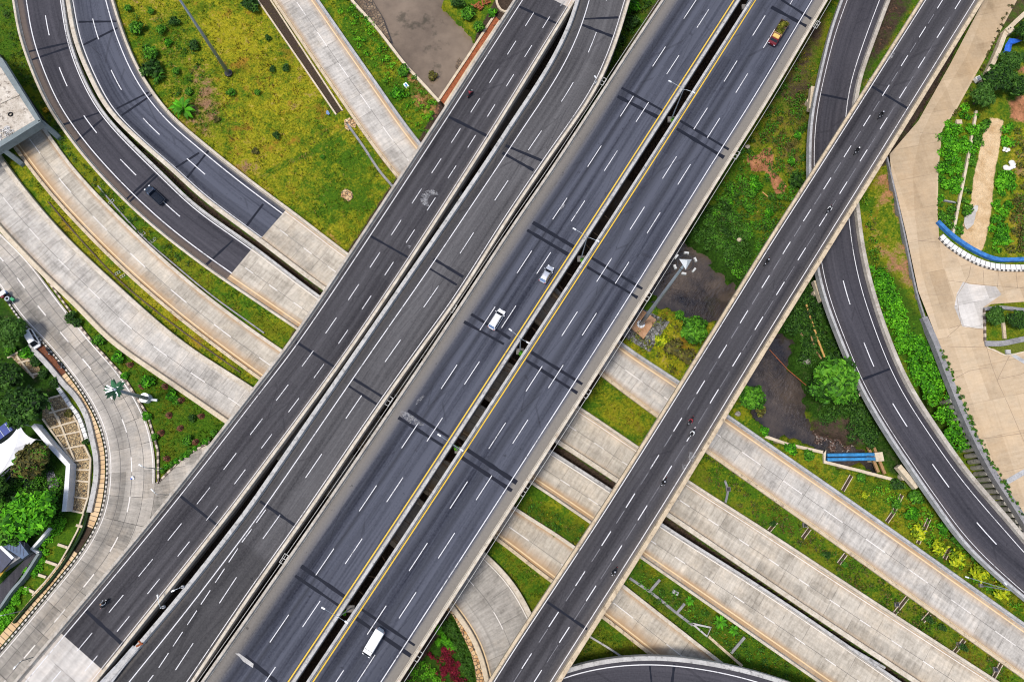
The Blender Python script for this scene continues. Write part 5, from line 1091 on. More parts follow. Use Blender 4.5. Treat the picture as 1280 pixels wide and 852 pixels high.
def truck(loc, rz):
    root = thing('truck', 'small red truck with yellow topped cab carrying green plants', 'truck', loc, rz); w = 1.0
    mb = MB(); mb.loft([rring(1.0, w*.98, .5, 1.9, 18, 5), rring(2.2, w*.96, .5, 1.85, 18, 5), rring(2.75, w*.92, .5, 1.25, 18, 5), rring(2.95, w*.82, .55, 1.0, 18, 5)]); mb.build('cab', 'car_red', root, fix=True)
    boxpart(root, 'cab_roof', 'cab_yellow', (0, 1.52, 1.96), (1.5, .95, .14), 0, .92)
    glass(root, 'windscreen', [(-.8, 2.24, 1.80), (.8, 2.24, 1.80), (.84, 2.62, 1.40), (-.84, 2.62, 1.40)])
    boxpart(root, 'headboard', 'orange_stain', (0, .88, 1.5), (2.0, .1, 1.3)); boxpart(root, 'bed_floor', 'truck_wood', (0, -1.15, .85), (1.95, 4.0, .14)); boxpart(root, 'tailboard', 'truck_wood', (0, -3.12, 1.25), (1.95, .08, .75))
    for s_ in (-1, 1):
        boxpart(root, 'bed_wall', 'truck_wood', (s_*.97, -1.15, 1.25), (.08, 4.0, .75)); boxpart(root, 'headlight', 'lamp_glass', (s_*.62, 2.9, .85), (.34, .14, .2)); boxpart(root, 'mirror', 'dark_metal', (s_*1.13, 2.3, 1.6), (.2, .1, .3))
        glass(root, 'side_window', [(s_*.98, 1.3, 1.2), (s_*.96, 2.2, 1.2), (s_*.94, 2.1, 1.68), (s_*.96, 1.3, 1.7)])
        for y in (-1.8, 2.1): wheel(root, s_*.84, y, .42, .28)
    return root
tl, tr = px(970.5, 45.5, DZ), heading((984, 24), (962, 60), DZ); truck(tl, tr)
o = mesh_obj('plant_load', leaf_mesh('plant_load', [(random.uniform(-.5, .5), -2.8+.38*k, 1.3, .52, .7) for k in range(9)], 1500, .15, [(.012, .02, .003), (.04, .055, .005), (.12, .13, .010), (.24, .22, .03)], seed=5)); o.location = tl; o.rotation_euler = (0, 0, tr); tag(o, 'heap of cut green plants filling the bed of the red truck', 'cargo')

# ------------------------------------------------------------------ motorbikes and their riders
def motorbike_proto():
    root = thing('motorbike', 'x', 'motorbike')
    for y in (-.62, .62):
        mb = MB(); mb.tube([(-.05, y, .29), (-.04, y, .29), (.04, y, .29), (.05, y, .29)], [.24, .29, .29, .24], 14); o = mb.build('wheel', 'rubber', root, fix=True)
        mb = MB(); mb.tube([(-.055, y, .29), (.055, y, .29)], .17, 10); mb.build('rim', 'dark_metal', o, fix=True)
    mb = MB(); mb.loft([rring(-.85, .07, .62, .75, 10), rring(-.5, .13, .4, .80, 10), rring(-.1, .15, .28, .74, 10), rring(.15, .13, .25, .6, 10), rring(.4, .17, .35, .95, 10), rring(.62, .10, .6, .98, 10)]); mb.build('body', 'bike_black', root, smooth=True, fix=True)
    mb = MB(); mb.loft([rring(-.8, .10, .78, .86, 10), rring(-.3, .15, .76, .86, 10), rring(.08, .10, .74, .80, 10)]); mb.build('seat', 'cloth_black', root, smooth=True, fix=True)
    mb = MB(); mb.tube([(-.34, .36, 1.0), (-.2, .45, 1.03), (0, .48, 1.0), (.2, .45, 1.03), (.34, .36, 1.0)], .018, 6); hb = mb.build('handlebar', 'dark_metal', root)
    for s_ in (-1, 1): boxpart(hb, 'mirror', 'steel_grey', (s_*.3, .45, 1.16), (.12, .03, .07))
    boxpart(root, 'headlight', 'lamp_glass', (0, .66, .9), (.14, .08, .12)); boxpart(root, 'tail_light', 'tail_red', (0, -.88, .7), (.12, .06, .07)); return root
def rider_mesh():
    J = [(0, -.28, .92), (0, -.2, 1.12), (0, -.1, 1.36), (0, -.06, 1.48), (0, -.03, 1.60), (0, -.01, 1.70)]; Rd = [.15, .14, .16, .06, .095, .08]; E = [(0, 1), (1, 2), (2, 3), (3, 4), (4, 5)]
    for s_ in (-1, 1):
        k = len(J); J += [(s_*.19, -.1, 1.38), (s_*.31, .08, 1.16), (s_*.30, .30, 1.04), (s_*.29, .37, 1.03)]; Rd += [.075, .055, .042, .04]; E += [(2, k), (k, k+1), (k+1, k+2), (k+2, k+3)]
        k = len(J); J += [(s_*.12, -.22, .88), (s_*.23, .18, .74), (s_*.20, .05, .36), (s_*.20, .18, .27)]; Rd += [.10, .075, .055, .05]; E += [(0, k), (k, k+1), (k+1, k+2), (k+2, k+3)]
    me = bpy.data.meshes.new('rider'); me.from_pydata(J, E, []); o = bpy.data.objects.new('rider', me); col.objects.link(o)
    m = o.modifiers.new('s', 'SKIN'); 
    for i, r_ in enumerate(Rd): me.skin_vertices[0].data[i].radius = (r_, r_)
    me.skin_vertices[0].data[0].use_root = True
    o.modifiers.new('b', 'SUBSURF').levels = 1
    dg = bpy.context.evaluated_depsgraph_get(); dg.update(); out = bpy.data.meshes.new_from_object(o.evaluated_get(dg)); bpy.data.objects.remove(o); return out
RM = rider_mesh()
def rider(shirt, helmet, trouser='cloth_black'):
    me = RM.copy(); me.materials.clear()
    for k in (shirt, trouser, 'skin'): me.materials.append(MAT[k])
    for p in me.polygons:
        c = p.center; p.material_index = 2 if (c.y > .33 and c.z > .9) or (c.z > 1.47) else 0 if (c.z > .96) else 1; p.use_smooth = True
    o = bpy.data.objects.new('person', me); col.objects.link(o)
    mb = MB(); mb.ball((0, -.02, 1.68), .15, 14, 8, (.92, 1.08, .95)); h = mb.build('helmet', helmet, o, smooth=True, fix=True)
    mb = MB(); mb.box((0, .13, 1.66), (.2, .05, .09)); mb.build('visor', 'glass_dark', h); return o
bike0 = motorbike_proto(); first = True
def moto(x, y, z, hd, blabel, plabel=None, shirt='cloth_black', helmet='bike_black', k=1.0):
    global first
    p = px(x, y, z); rz = heading(*hd, z)
    if first: b = bike0; b.location = p; b.rotation_euler = (0, 0, rz); b['label'] = blabel; b['group'] = 'motorbikes'; first = False
    else: b = dup(bike0, p, rz, blabel, 'motorbikes')
    b.scale = (1.12,)*3
    if plabel:
        o = rider(shirt, helmet); o.scale = (1.12,)*3; o.location = p; o.rotation_euler = (0, 0, rz); tag(o, plabel, 'person', 'motorbike riders')
ed = ((1000, 240), (960, 300)); ZE = 10.03
moto(1099, 145.5, ZE, ed, 'black motorbike on the right overpass just below its upper dark joint', 'person in black on the motorbike below the upper dark joint', 'cloth_black', 'car_silver')
moto(1069, 190, ZE, ed, 'motorbike second from the top on the right overpass, beside left dashes', 'person with pale helmet on the second motorbike from the top', 'cloth_black', 'car_white')
moto(1034.5, 263, ZE, ed, 'motorbike on the right overpass opposite the start of the ramp crossing', 'person in pale top riding the third motorbike from the top', 'cloth_white', 'bike_black')
moto(957, 328, ZE, ed, 'motorbike in the left lane of the right overpass beside the river', 'person in dark clothes riding beside the river stretch', 'cloth_black', 'car_silver')
moto(862, 526, ZE, ed, 'motorbike leading the close pair on the right overpass', 'person with dark red helmet in the close pair of riders', 'cloth_red', 'bike_red')
moto(864, 541, ZE, ed, 'motorbike behind in the close pair on the right overpass', 'person in white shirt in the close pair of riders', 'cloth_white', 'car_white')
moto(828.5, 602, ZE, ed, 'black motorbike alone below the white stains on the right overpass', 'person in black riding alone below the white stains', 'cloth_black', 'car_silver')
moto(767, 713.5, ZE, ed, 'lowest motorbike on the right overpass above its lower dark joint', 'person in grey riding the lowest motorbike of the right overpass', 'cargo_dark', 'car_silver')
ad = ((120, 770), (145, 736))
moto(133, 753, DZ, ad, 'motorbike with a dark load on the leftmost overpass near its end', 'person in pale blue top riding on the leftmost overpass', 'drum_grey', 'orange_stain')
moto(588, 119, DZ, ((580, 130), (596, 106)), 'small red motorbike at the upper end of the leftmost overpass', 'person in dark red riding at the upper end of the leftmost overpass', 'cloth_red', 'bike_black')
moto(63, 440, .15, ((60, 434), (67, 446)), 'motorbike parked at the old road kerb, nearer the white van')
moto(78, 457, .15, ((74, 451), (82, 463)), 'motorbike parked at the old road kerb, further from the white van')
mb = MB(); mb.ball((0, 0, .16), .34, 9, 6, (1, .8, .55)); mb.ball((.25, -.3, .12), .22, 8, 5, (1, .9, .6)); speck = mb.build('road_speck', 'cloth_white', smooth=True); speck.location = px(166, 596, .14); tag(speck, 'small white and blue bag lying on the old grey road', 'speck'); mb = MB(); mb.ball((-.2, -.28, .12), .2, 8, 5, (1, 1, .6)); mb.build('blue_part', 'tarp_blue', speck, smooth=True)  # stand-in lumps for a white and blue speck of unclear kind
# vendor cart at the left edge
def cart(loc, rz):
    root = thing('vendor_cart', 'red white and green street cart with a round grey drum at the road edge', 'cart', loc, rz)
    boxpart(root, 'bed', 'cloth_black', (0, 0, .65), (1.3, 2.4, .2)); boxpart(root, 'canopy', 'car_white', (-.1, 1.3, 1.5), (1.3, .9, .1)); boxpart(root, 'seat', 'car_red', (-.55, .75, 1.2), (.6, .7, .5)); boxpart(root, 'glass_case', 'glass_blue', (.45, 1.25, 1.1), (.5, .5, .7))
    mb = MB(); mb.tube([(.0, -.25, .75), (.0, -.25, 1.3)], .52, 18); d = mb.build('drum', 'drum_grey', root, fix=True); mb = MB(); mb.tube([(0, -.25, 1.3), (0, -.25, 1.315)], .3, 14); mb.build('lid', 'cloth_black', d, fix=True)
    boxpart(root, 'green_box', 'cart_green', (.75, -.95, 1.0), (.6, .8, .5), .3)
    for s_ in (-1, 1):
        wheel(root, s_*.7, -.3, .33, .12)
        mb = MB(); mb.tube([(s_*.5, 1.1, .7), (s_*.5, 1.1, 1.5)], .03, 6); mb.build('post', 'steel_grey', root)
        mb = MB(); mb.tube([(s_*.4, -1.2, .8), (s_*.4, -1.9, .95)], .03, 6); mb.build('handle', 'steel_white', root)
    return root
cart(px(13, 374, .15), heading((18, 381), (8, 366), 0))

# ------------------------------------------------------------------ lamps and masts
def height(base, z0, top):
    b = px(*base, z0); best = min(np.arange(.5, 60, .05), key=lambda h: (topx(b[0], b[1], z0+h)[0]-top[0])**2+(topx(b[0], b[1], z0+h)[1]-top[1])**2); return b, float(best)
def median_lamp(base, top, la, lb, label, bracket=None):
    b, h = height(base, 8.0, top); root = thing('street_lamp', label, 'street lamp', b, 0, 'double armed lamps in the median slot')
    mb = MB(); mb.tube([(0, 0, -2), (0, 0, h*.6), (0, 0, h)], [.13, .10, .07], 10); mb.build('pole', 'steel_grey', root, fix=True); boxpart(root, 'base_block', 'slab_concrete', (0, 0, -.9), (1.5, 1.2, .5))
    for hp in (la, lb):
        e = Vector(px(*hp, 8.0+h+.25))-Vector(b); mb = MB(); mb.tube([(0, 0, h-.2), (e.x*.25, e.y*.25, h+.12), (e.x*.92, e.y*.92, h+.25)], [.05, .04, .03], 8); a = mb.build('arm', 'steel_grey', root, fix=True)
        n = Vector((e.x, e.y, 0)).normalized(); mb = MB(); mb.box((e.x, e.y, h+.22), (.75, .28, .14), math.atan2(n.y, n.x), .8); mb.build('lamp_head', 'steel_white', a)
        boxpart(a, 'lens', 'lamp_glass', (e.x, e.y, h+.13), (.55, .24, .04), math.atan2(n.y, n.x))
    return b
LB = [median_lamp((840, 147), (855.6, 112), (837.5, 101.7), (867, 115.5), 'double armed lamp in the median slot, second from the top'), median_lamp((726.7, 322), (734, 296), (718, 286), (747, 301), 'double armed lamp in the median slot right of the silver hatchback'),
      median_lamp((650, 438), (652, 423), (638, 412), (660, 428), 'double armed lamp in the median slot below the white van like car'), median_lamp((573, 562), (565, 554), (549, 543.5), (577, 562), 'double armed lamp in the median slot midway down the picture'),
      median_lamp((437, 761), (422, 769.6), (404, 759.7), (433, 777), 'double armed lamp in the median slot nearest the panel van'), median_lamp((933, 6), (950, -32), (934, -42), (964, -26), 'double armed lamp in the median slot at the top edge')]
for (x, y), lb in zip(((841, 150), (728, 325), (651, 441), (571, 560), (430, 764)), ('near the second lamp from the top', 'right of the silver hatchback', 'below the white van like car', 'midway down the picture', 'nearest the panel van')):
    plant('bush_bright', x, y, 4.2, 'small plant in the median slot at the lamp '+lb, z=7.0)
# high mast with a ring of floodlights
b, h = height((801, 405), .5, (853, 325)); root = thing('floodlight_mast', 'tall grey mast with a ring of floodlights standing beside the river', 'mast', b)
mb = MB(); mb.tube([(0, 0, 0), (0, 0, h*.25), (0, 0, h*.6), (0, 0, h-.3)], [.46, .40, .30, .2], 14); mb.build('pole', 'steel_grey', root, smooth=True, fix=True)
mb = MB(); mb.tube([(0, 0, 0), (0, 0, .18)], .85, 14); fl = mb.build('base_flange', 'steel_white', root, fix=True)
for i in range(6):
    a = i*1.0472; mb = MB(); mb.tube([(.68*math.cos(a), .68*math.sin(a), .18), (.68*math.cos(a), .68*math.sin(a), .42)], .08, 6); mb.build('bolt', 'dark_metal', fl)
mb = MB(); mb.loft([[(1.15*math.cos(a+.5), 1.15*math.sin(a+.5), h-.1) for a in (0, 2.094, 4.189)], [(.06*math.cos(a+.5), .06*math.sin(a+.5), h+1.0) for a in (0, 2.094, 4.189)]]); mb.build('cap', 'steel_white', root, fix=True)
ringp = [(1.25*math.cos(a), 1.25*math.sin(a), h-.25) for a in np.linspace(0, 2*math.pi, 25)]; mb = MB(); mb.tube(ringp, .07, 6, False); rg = mb.build('ring', 'dark_metal', root)
for i in range(6):
    a = i*math.pi/3+.35; cx, cy = 1.72*math.cos(a), 1.72*math.sin(a); mb = MB(); mb.box((cx, cy, h-.35), (.34, .78, .4), a, .85); fl = mb.build('floodlight', 'bracket_paint', root)
    boxpart(fl, 'lens', 'glass_dark', (cx+.05*math.cos(a), cy+.05*math.sin(a), h-.58), (.26, .6, .05), a)
    mb = MB(); mb.tube([(1.25*math.cos(a), 1.25*math.sin(a), h-.3), (cx, cy, h-.3)], .05, 6); mb.build('bracket', 'dark_metal', rg)
P = [px(*p, .02)[:2] for p in ((803, 388), (820, 400), (804, 424), (787, 409))]; mb = MB(); mb.prism(list(P), -.6, .5); tag(mb.build('mast_foundation', 'orange_stain', origin=(b[0], b[1], 0)), 'rust stained square concrete slab under the floodlight mast', 'foundation')
o = flat('rubble', [(800, 384), (837, 402), (812, 440), (778, 420), (785, 405)], .03, 'riprap'); stuff(o, 'grey stone rubble round the mast foundation', 'rubble')
# second mast, its head is above the picture
b, h = height((286, 92), 0, (225, 0)); root = thing('floodlight_mast', 'tall slim grey mast crossing the top edge over the yellow green field', 'mast', b)
mb = MB(); mb.tube([(0, 0, 0), (0, 0, h*.5), (0, 0, h+3)], [.45, .33, .2], 14); mb.build('pole', 'steel_grey', root, smooth=True, fix=True); mb = MB(); mb.tube([(0, 0, 0), (0, 0, .35)], .9, 12); mb.build('base_flange', 'dark_metal', root, fix=True)
for i in range(6):
    a = i*math.pi/3; mb = MB(); mb.box((1.4*math.cos(a), 1.4*math.sin(a), h+2.8), (.42, .9, .45), a); mb.build('floodlight', 'steel_white', root)
mb = MB(); mb.tube([(1.1*math.cos(a), 1.1*math.sin(a), h+2.8) for a in np.linspace(0, 2*math.pi, 20)], .07, 6, False); mb.build('ring', 'dark_metal', root)
# fake palm antenna mast
b, h = height((188, 499), 0, (143, 487)); root = thing('palm_antenna_mast', 'antenna mast disguised as a palm leaning over the old grey road', 'antenna mast', b)
mb = MB(); mb.tube([(0, 0, 0), (0, 0, h*.5), (0, 0, h)], [.42, .36, .28], 12); mb.build('pole', 'steel_grey', root, smooth=True, fix=True)
me = MESH['cell_palm']; f = mesh_obj('fronds', me, root); f.location = (0, 0, h-.9); f.scale = (2.8, 2.8, 1.8)
for k, a in enumerate((2.7, 3.1, 3.5, 5.2, .9)):
    boxpart(root, 'antenna_panel', 'steel_white', (.95*math.cos(a), .95*math.sin(a), h-.2+.25*(k < 3)), (1.5 if k < 3 else .8, .28, .16), a)
mb = MB(); mb.tube([(0, 0, -.1), (0, 0, 1.5)], 1.0, 20); d = mb.build('base_drum', 'steel_white', root, smooth=False, fix=True); d.location = (-.6, .15, 0)
mb = MB(); mb.tube([(0, 0, .5), (1.7, -.25, .5)], .28, 10); mb.build('feed_pipe', 'steel_white', root, fix=True)
# single lamps
def street_lamp(base, top, head, label, z0=0.0):
    b, h = height(base, z0, top); root = thing('street_lamp', label, 'street lamp', b)
    mb = MB(); mb.tube([(0, 0, -.2), (0, 0, h*.6), (0, 0, h)], [.11, .085, .06], 8); mb.build('pole', 'steel_grey', root, fix=True); mb = MB(); mb.tube([(0, 0, -.1), (0, 0, .4)], .3, 10); mb.build('base_block', 'parapet_grey', root, fix=True)
    e = Vector(px(*head, z0+h+.3))-Vector(b); n = Vector((e.x, e.y, 0)).normalized()
    mb = MB(); mb.tube([(0, 0, h-.2), (e.x*.3, e.y*.3, h+.2), (e.x*.95, e.y*.95, h+.3)], [.055, .05, .04], 6); a = mb.build('arm', 'steel_grey', root, fix=True); mb = MB(); mb.box((e.x, e.y, h+.28), (.7, .28, .14), math.atan2(n.y, n.x), .8); mb.build('lamp_head', 'steel_white', a); return root
street_lamp((203, 586), (181, 583), (175, 581), 'grey street lamp at the pointed tip of the lawn triangle'); street_lamp((214, 618), (196, 616), (190, 612), 'grey street lamp on the pavement beside the leftmost overpass')
street_lamp((50, 818), (26, 826), (18, 834), 'grey street lamp at the bottom left beside the leftmost overpass'); street_lamp((32, 762), (6, 768), (-4, 770), 'grey street lamp on the green hedge slope at the left edge')
street_lamp((205, 758), (201, 762), (197, 745), 'small hooked lamp between the leftmost overpasses, its arm over the lanes', 8.9); street_lamp((229, 733), (225, 735), (216, 738), 'small lamp head on the barrier between the leftmost overpasses, upper one', 8.9)
street_lamp((744, 103.5), (745.5, 99), (744, 96), 'orange marker lamp on the right parapet of the second overpass', 8.9)
# thin conduits carried outside the parapets
for rb, side, lb in ((GD, 'R', 'thin grey conduit running outside the right parapet of the main highway'), (GC, 'L', 'thin conduit running outside the left parapet of the main highway')):
    E_ = rb.R if side == 'R' else rb.L; C_ = rb.C; d_ = E_-C_; d_ /= np.linalg.norm(d_, axis=1)[:, None]; mb = MB(); mb.tube([(p[0], p[1], 8.35) for p in (E_+d_*.6)[::4]], .055, 6); k_ = len(E_)//2
    tag(mb.build('conduit', 'bracket_paint', origin=(*E_[k_], 8.35)), lb, 'conduit')
# little bracket frames hung on the outside of the parapets
fr = None
for x, y, lb in ((754, 102, 'between second overpass and main highway at the top'), (566, 385, 'between second overpass and main highway left of the white car'), (486, 501, 'between second overpass and main highway midway down'), (355, 698, 'between second overpass and main highway low down'),
                 (1021, 31, 'on the main highway right edge near the red truck'), (920.5, 194, 'on the main highway right edge by the green slope'), (810, 371, 'on the main highway right edge behind the floodlight mast'), (734, 492, 'on the main highway right edge above the pale roads'), (655, 614, 'on the main highway right edge between two concrete roads'), (523, 820, 'on the main highway right edge by the flower beds')):
    q = Vector(px(x, y, 8.3)); t = Vector(px(x+5, y-8, 8.3))-q; a = math.atan2(t.y, t.x)
    if fr is None:
        fr = thing('bracket_frame', 'x', 'bracket', (0, 0, 0))
        for yy in (-.5, .5): boxpart(fr, 'long_bar', 'bracket_paint', (0, yy*.8, 0), (1.9, .1, .1))
        for xx in (-1.08, 0, 1.08): boxpart(fr, 'short_bar', 'bracket_paint', (xx*.82, 0, 0), (.1, .70, .1))
        ob = fr
    else: ob = dup(fr, (0, 0, 0), 0, 'x')
    ob.location = q; ob.rotation_euler = (0, 0, a); tag(ob, 'small white bracket frame '+lb, 'bracket', 'white bracket frames on the highway edges')
# ------------------------------------------------------------------ walls, slopes, small structures
def offs(P, d):                                       # polyline shifted sideways, metres
    P = np.asarray(P, float)[:, :2]; T = np.gradient(P, axis=0); T /= np.linalg.norm(T, axis=1)[:, None]; return P+np.c_[-T[:, 1], T[:, 0]]*d
def path_sheet(name, Pa, Pb, z, mat):
    mb = MB(); s = 0
    for i in range(len(Pa)-1):
        ds = math.dist(Pa[i], Pa[i+1]); w = math.dist(Pa[i], Pb[i]); mb.quad((*Pa[i], z), (*Pb[i], z), (*Pb[i+1], z), (*Pa[i+1], z), [(s, 0), (s, w), (s+ds, w), (s+ds, 0)]); s += ds
    return mb.build(name, mat, fix=True)
def wall_mb(mb, P, w, z0, z1):
    P = np.asarray(P, float)[:, :2]; a, b = offs(P, w/2), offs(P, -w/2); i0 = len(mb.v); n = len(P); s = 0; S_ = [0]
    for i in range(n-1): S_.append(S_[-1]+math.dist(P[i], P[i+1]))
    for p, q in zip(a, b): mb.v += [(*p, z0), (*p, z1), (*q, z1), (*q, z0)]
    for i in range(n-1):
        for j in range(4):
            k = (j+1) % 4; mb.f.append((i0+4*i+j, i0+4*i+k, i0+4*i+4+k, i0+4*i+4+j)); mb.m.append(mb.cur); mb.uv.append([(S_[i], 0), (S_[i], 1), (S_[i+1], 1), (S_[i+1], 0)])
    mb.f += [(i0, i0+1, i0+2, i0+3), (i0+4*n-1, i0+4*n-2, i0+4*n-3, i0+4*n-4)]; mb.m += [mb.cur]*2; mb.uv += [None]*2
def wall(name, pts, w, z0, z1, mat, label, cat, curve=True, group=None):
    P = pxs(pts, z1)[:, :2]
    if curve: P = resample(dense(P, .3, 0), 1.0)
    mb = MB(); wall_mb(mb, P, w, z0, z1); c = P[len(P)//2]; return tag(mb.build(name, mat, origin=(c[0], c[1], max(z0, -.2)), fix=True), label, cat, group)
KL = resample(dense(pxs([(-30, 320), (0, 359), (28, 399), (56, 427), (105, 489), (128, 534), (136, 577), (129, 640), (108, 683), (63, 741), (0, 816), (-40, 862)], .12), .3, 0), .6)
def part_of(P, a, b): 
    A_, B_ = np.array(px(*a, .1)[:2]), np.array(px(*b, .1)[:2]); i, j = int(((P-A_)**2).sum(1).argmin()), int(((P-B_)**2).sum(1).argmin()); return P[min(i, j):max(i, j)+1]
kp = offs(KL, -.35); mb = MB(); wall_mb(mb, kp, .34, -.2, .22); c = kp[len(kp)//2]; tag(mb.build('kerb', 'kerb_stripes', origin=(c[0], c[1], 0), fix=True), 'black and white painted kerb along the outer side of the old grey road', 'kerb')
fp = part_of(KL, (82, 466), (118, 660)); struct(path_sheet('footpath', offs(fp, -.75), offs(fp, -2.35), .2, 'paver_orange'))
fp = part_of(KL, (100, 692), (-30, 850)); struct(path_sheet('footpath', offs(fp, -.75), offs(fp, -2.3), .2, 'paver_orange'))
fp = part_of(KL, (118, 660), (100, 692)); struct(path_sheet('soil_strip', offs(fp, -.75), offs(fp, -2.2), .1, 'soil_and_shade'))
fp = part_of(KL, (50, 420), (82, 466)); struct(path_sheet('soil_strip', offs(fp, -.7), offs(fp, -3.0), .1, 'mulch'))
wall('garden_wall', [(34, 432), (46, 442), (61, 458), (77.5, 478), (94, 496), (107, 519), (115, 549), (119.5, 573), (119.5, 597), (115.5, 620), (111, 640)], 1.0, -.3, .75, 'parapet_white', 'curving pale garden wall beside the orange paved footpath', 'wall')
wall('boundary_wall', [(41, 531), (62, 556), (85, 581), (83, 610), (80, 639)], .9, -.5, 2.2, 'wall_white', 'angled white wall below the stone filled grid slope', 'wall', False)
wall('step_wall', [(70, 481), (79, 494), (88, 507), (97, 519), (104, 537), (109, 552)], .75, -.3, .35, 'verge_white', 'stepped row of pale blocks inside the curving garden wall', 'wall')
# stone filled grid slope
root = thing('grid_slope', 'cream beam grid slope filled with stones beside the curving garden wall', 'retaining slope', px(90, 560, 0))
og = tuple(root.location)
def beam(pts, w=.34, h=.34):
    mb = MB(); P = pxs(pts, .3)[:, :2]
    for a, b in zip(P[:-1], P[1:]): mb.bar((*a, -.1), (*b, -.1), w, .42+random.uniform(-.015, .015))
    mb.build('grid_beam', 'wall_cream', root, og)
for pts in ([(53, 523), (91, 576)], [(58, 497), (75, 530)], [(71.6, 520), (92.7, 574)], [(77.5, 493), (94, 524), (97, 528), (104.5, 555), (113, 573)], [(56, 499), (77.5, 493)], [(61, 516), (87, 509)], [(80, 530), (95, 526)], [(63, 535), (94, 526)], [(69, 545), (100, 539)], [(81, 560.5), (104.5, 556)], [(91, 576), (113, 573)],
            [(91, 576), (84.5, 637)], [(113, 573), (110, 620), (103, 642)], [(93, 587), (113, 587)], [(91, 600), (112, 602)], [(88, 620), (110, 623)], [(84.5, 637), (104, 641)], [(9, 447), (33, 434)], [(21, 445), (42, 472)], [(23, 453), (37, 450)], [(40, 468), (50, 466)]): beam(pts)
for poly in ([(53, 500), (77, 493), (97, 526), (105, 556), (113, 573), (91, 576), (53, 523)], [(91, 577), (113, 574), (110, 620), (103, 641), (85, 637)], [(14, 446), (36, 434), (52, 465), (42, 474)]):
    f = flat('stone_fill', poly, .06, 'gravel_fill'); me = f.data; me.transform(Matrix.Translation((-og[0], -og[1], -og[2]))); f.parent = root
# beams on the hedge slope
root = thing('slope_frame', 'cream beams stepping down the weedy slope below the paved footpath', 'retaining slope', px(70, 700, 0)); og = tuple(root.location)
beam([(104, 642), (97, 662), (86, 683), (74, 704), (56, 727), (40, 744)], .3)
for a, b in (((95, 656), (107, 659)), ((72, 680), (84, 684)), ((57, 701), (71, 706)), ((42, 716), (57, 721)), ((30, 734), (42, 740))): beam([a, b], .5)
wall('hedge_fence', [(109, 640), (103, 662), (91, 684), (79, 703), (60, 728), (38, 752), (16, 778)], .5, -.2, .8, 'fence_green', 'dark low fence between the weedy slope and the paved footpath', 'fence')
wall('garden_wall', [(48, 691), (36, 710), (28, 722), (14, 738), (0, 758), (-8, 768)], .5, -.5, 1.6, 'portal_paint', 'blue grey wall along the dark driveway at the lower left', 'wall')
wall('garden_wall', [(62, 660), (50, 674), (39, 686), (48, 691)], .55, -.5, 1.5, 'wall_white', 'short white wall at the end of the dark driveway', 'wall', False)
struct(flat('driveway', [(64, 662), (46, 692), (-10, 768), (-10, 740), (30, 700), (40, 686)], .05, 'asphalt_ramp'))
# house and tent of the compound
def prism_px(name, poly, z0, z1, mat, parent=None, origin=None):
    mb = MB(); mb.prism([tuple(p[:2]) for p in pxs(poly, z1)], z0, z1); return mb.build(name, mat, parent, origin)
root = thing('house', 'blue grey roofed house cut by the left edge below the bright tree', 'house', px(5, 690, 0)); og = tuple(root.location)
prism_px('wall', [(-30, 655), (0, 672), (24, 679), (34, 691), (28, 695), (-2, 715), (-30, 700)], -.1, 2.3, 'wall_grey', root, og)
mb = MB(); z = 3.0
P = [px(*p, z) for p in ((-30, 655), (0, 669), (25, 676), (37, 692), (29, 698), (0, 679), (-30, 663))]; mb.prism([p[:2] for p in P], z, z+.25); rf = mb.build('roof', 'roof_blue', root, og)
mb = MB(); mb.prism([p[:2] for p in pxs([(-30, 668), (0, 686), (15, 699), (0, 716), (-30, 716)], z-.2)], z-.5, z-.2); mb.build('lower_roof', 'roof_navy', root, og)
mb = MB(); wall_mb(mb, pxs([(-20, 668), (0, 682.5), (16, 697.5)], 3.4), .55, 2.9, 3.4); mb.build('ridge_beam', 'wall_white', root, og, fix=True)
for k in range(7):
    mb = MB(); wall_mb(mb, pxs([(3+4.6*k, 670+1.2*k), (5+4.0*k, 683+1.9*k)], 3.27), .07, 3.2, 3.29); mb.build('seam', 'roof_navy', rf, og, fix=True)
mb = MB(); A_ = pxs([(16, 703), (8, 711), (0, 721), (-8, 731)], 1.9); B_ = pxs([(10, 699), (3, 706), (-6, 716), (-14, 726)], 2.1)
for i in range(3): mb.loft([[A_[i], B_[i], B_[i]+[0, 0, .06], A_[i]+[0, 0, .06]], [A_[i+1], B_[i+1], B_[i+1]+[0, 0, .06], A_[i+1]+[0, 0, .06]]])
tag(mb.build('awning', 'awning_yellow', origin=tuple(A_[1]), fix=True), 'ochre yellow awning strip beside the dark house roof', 'awning')
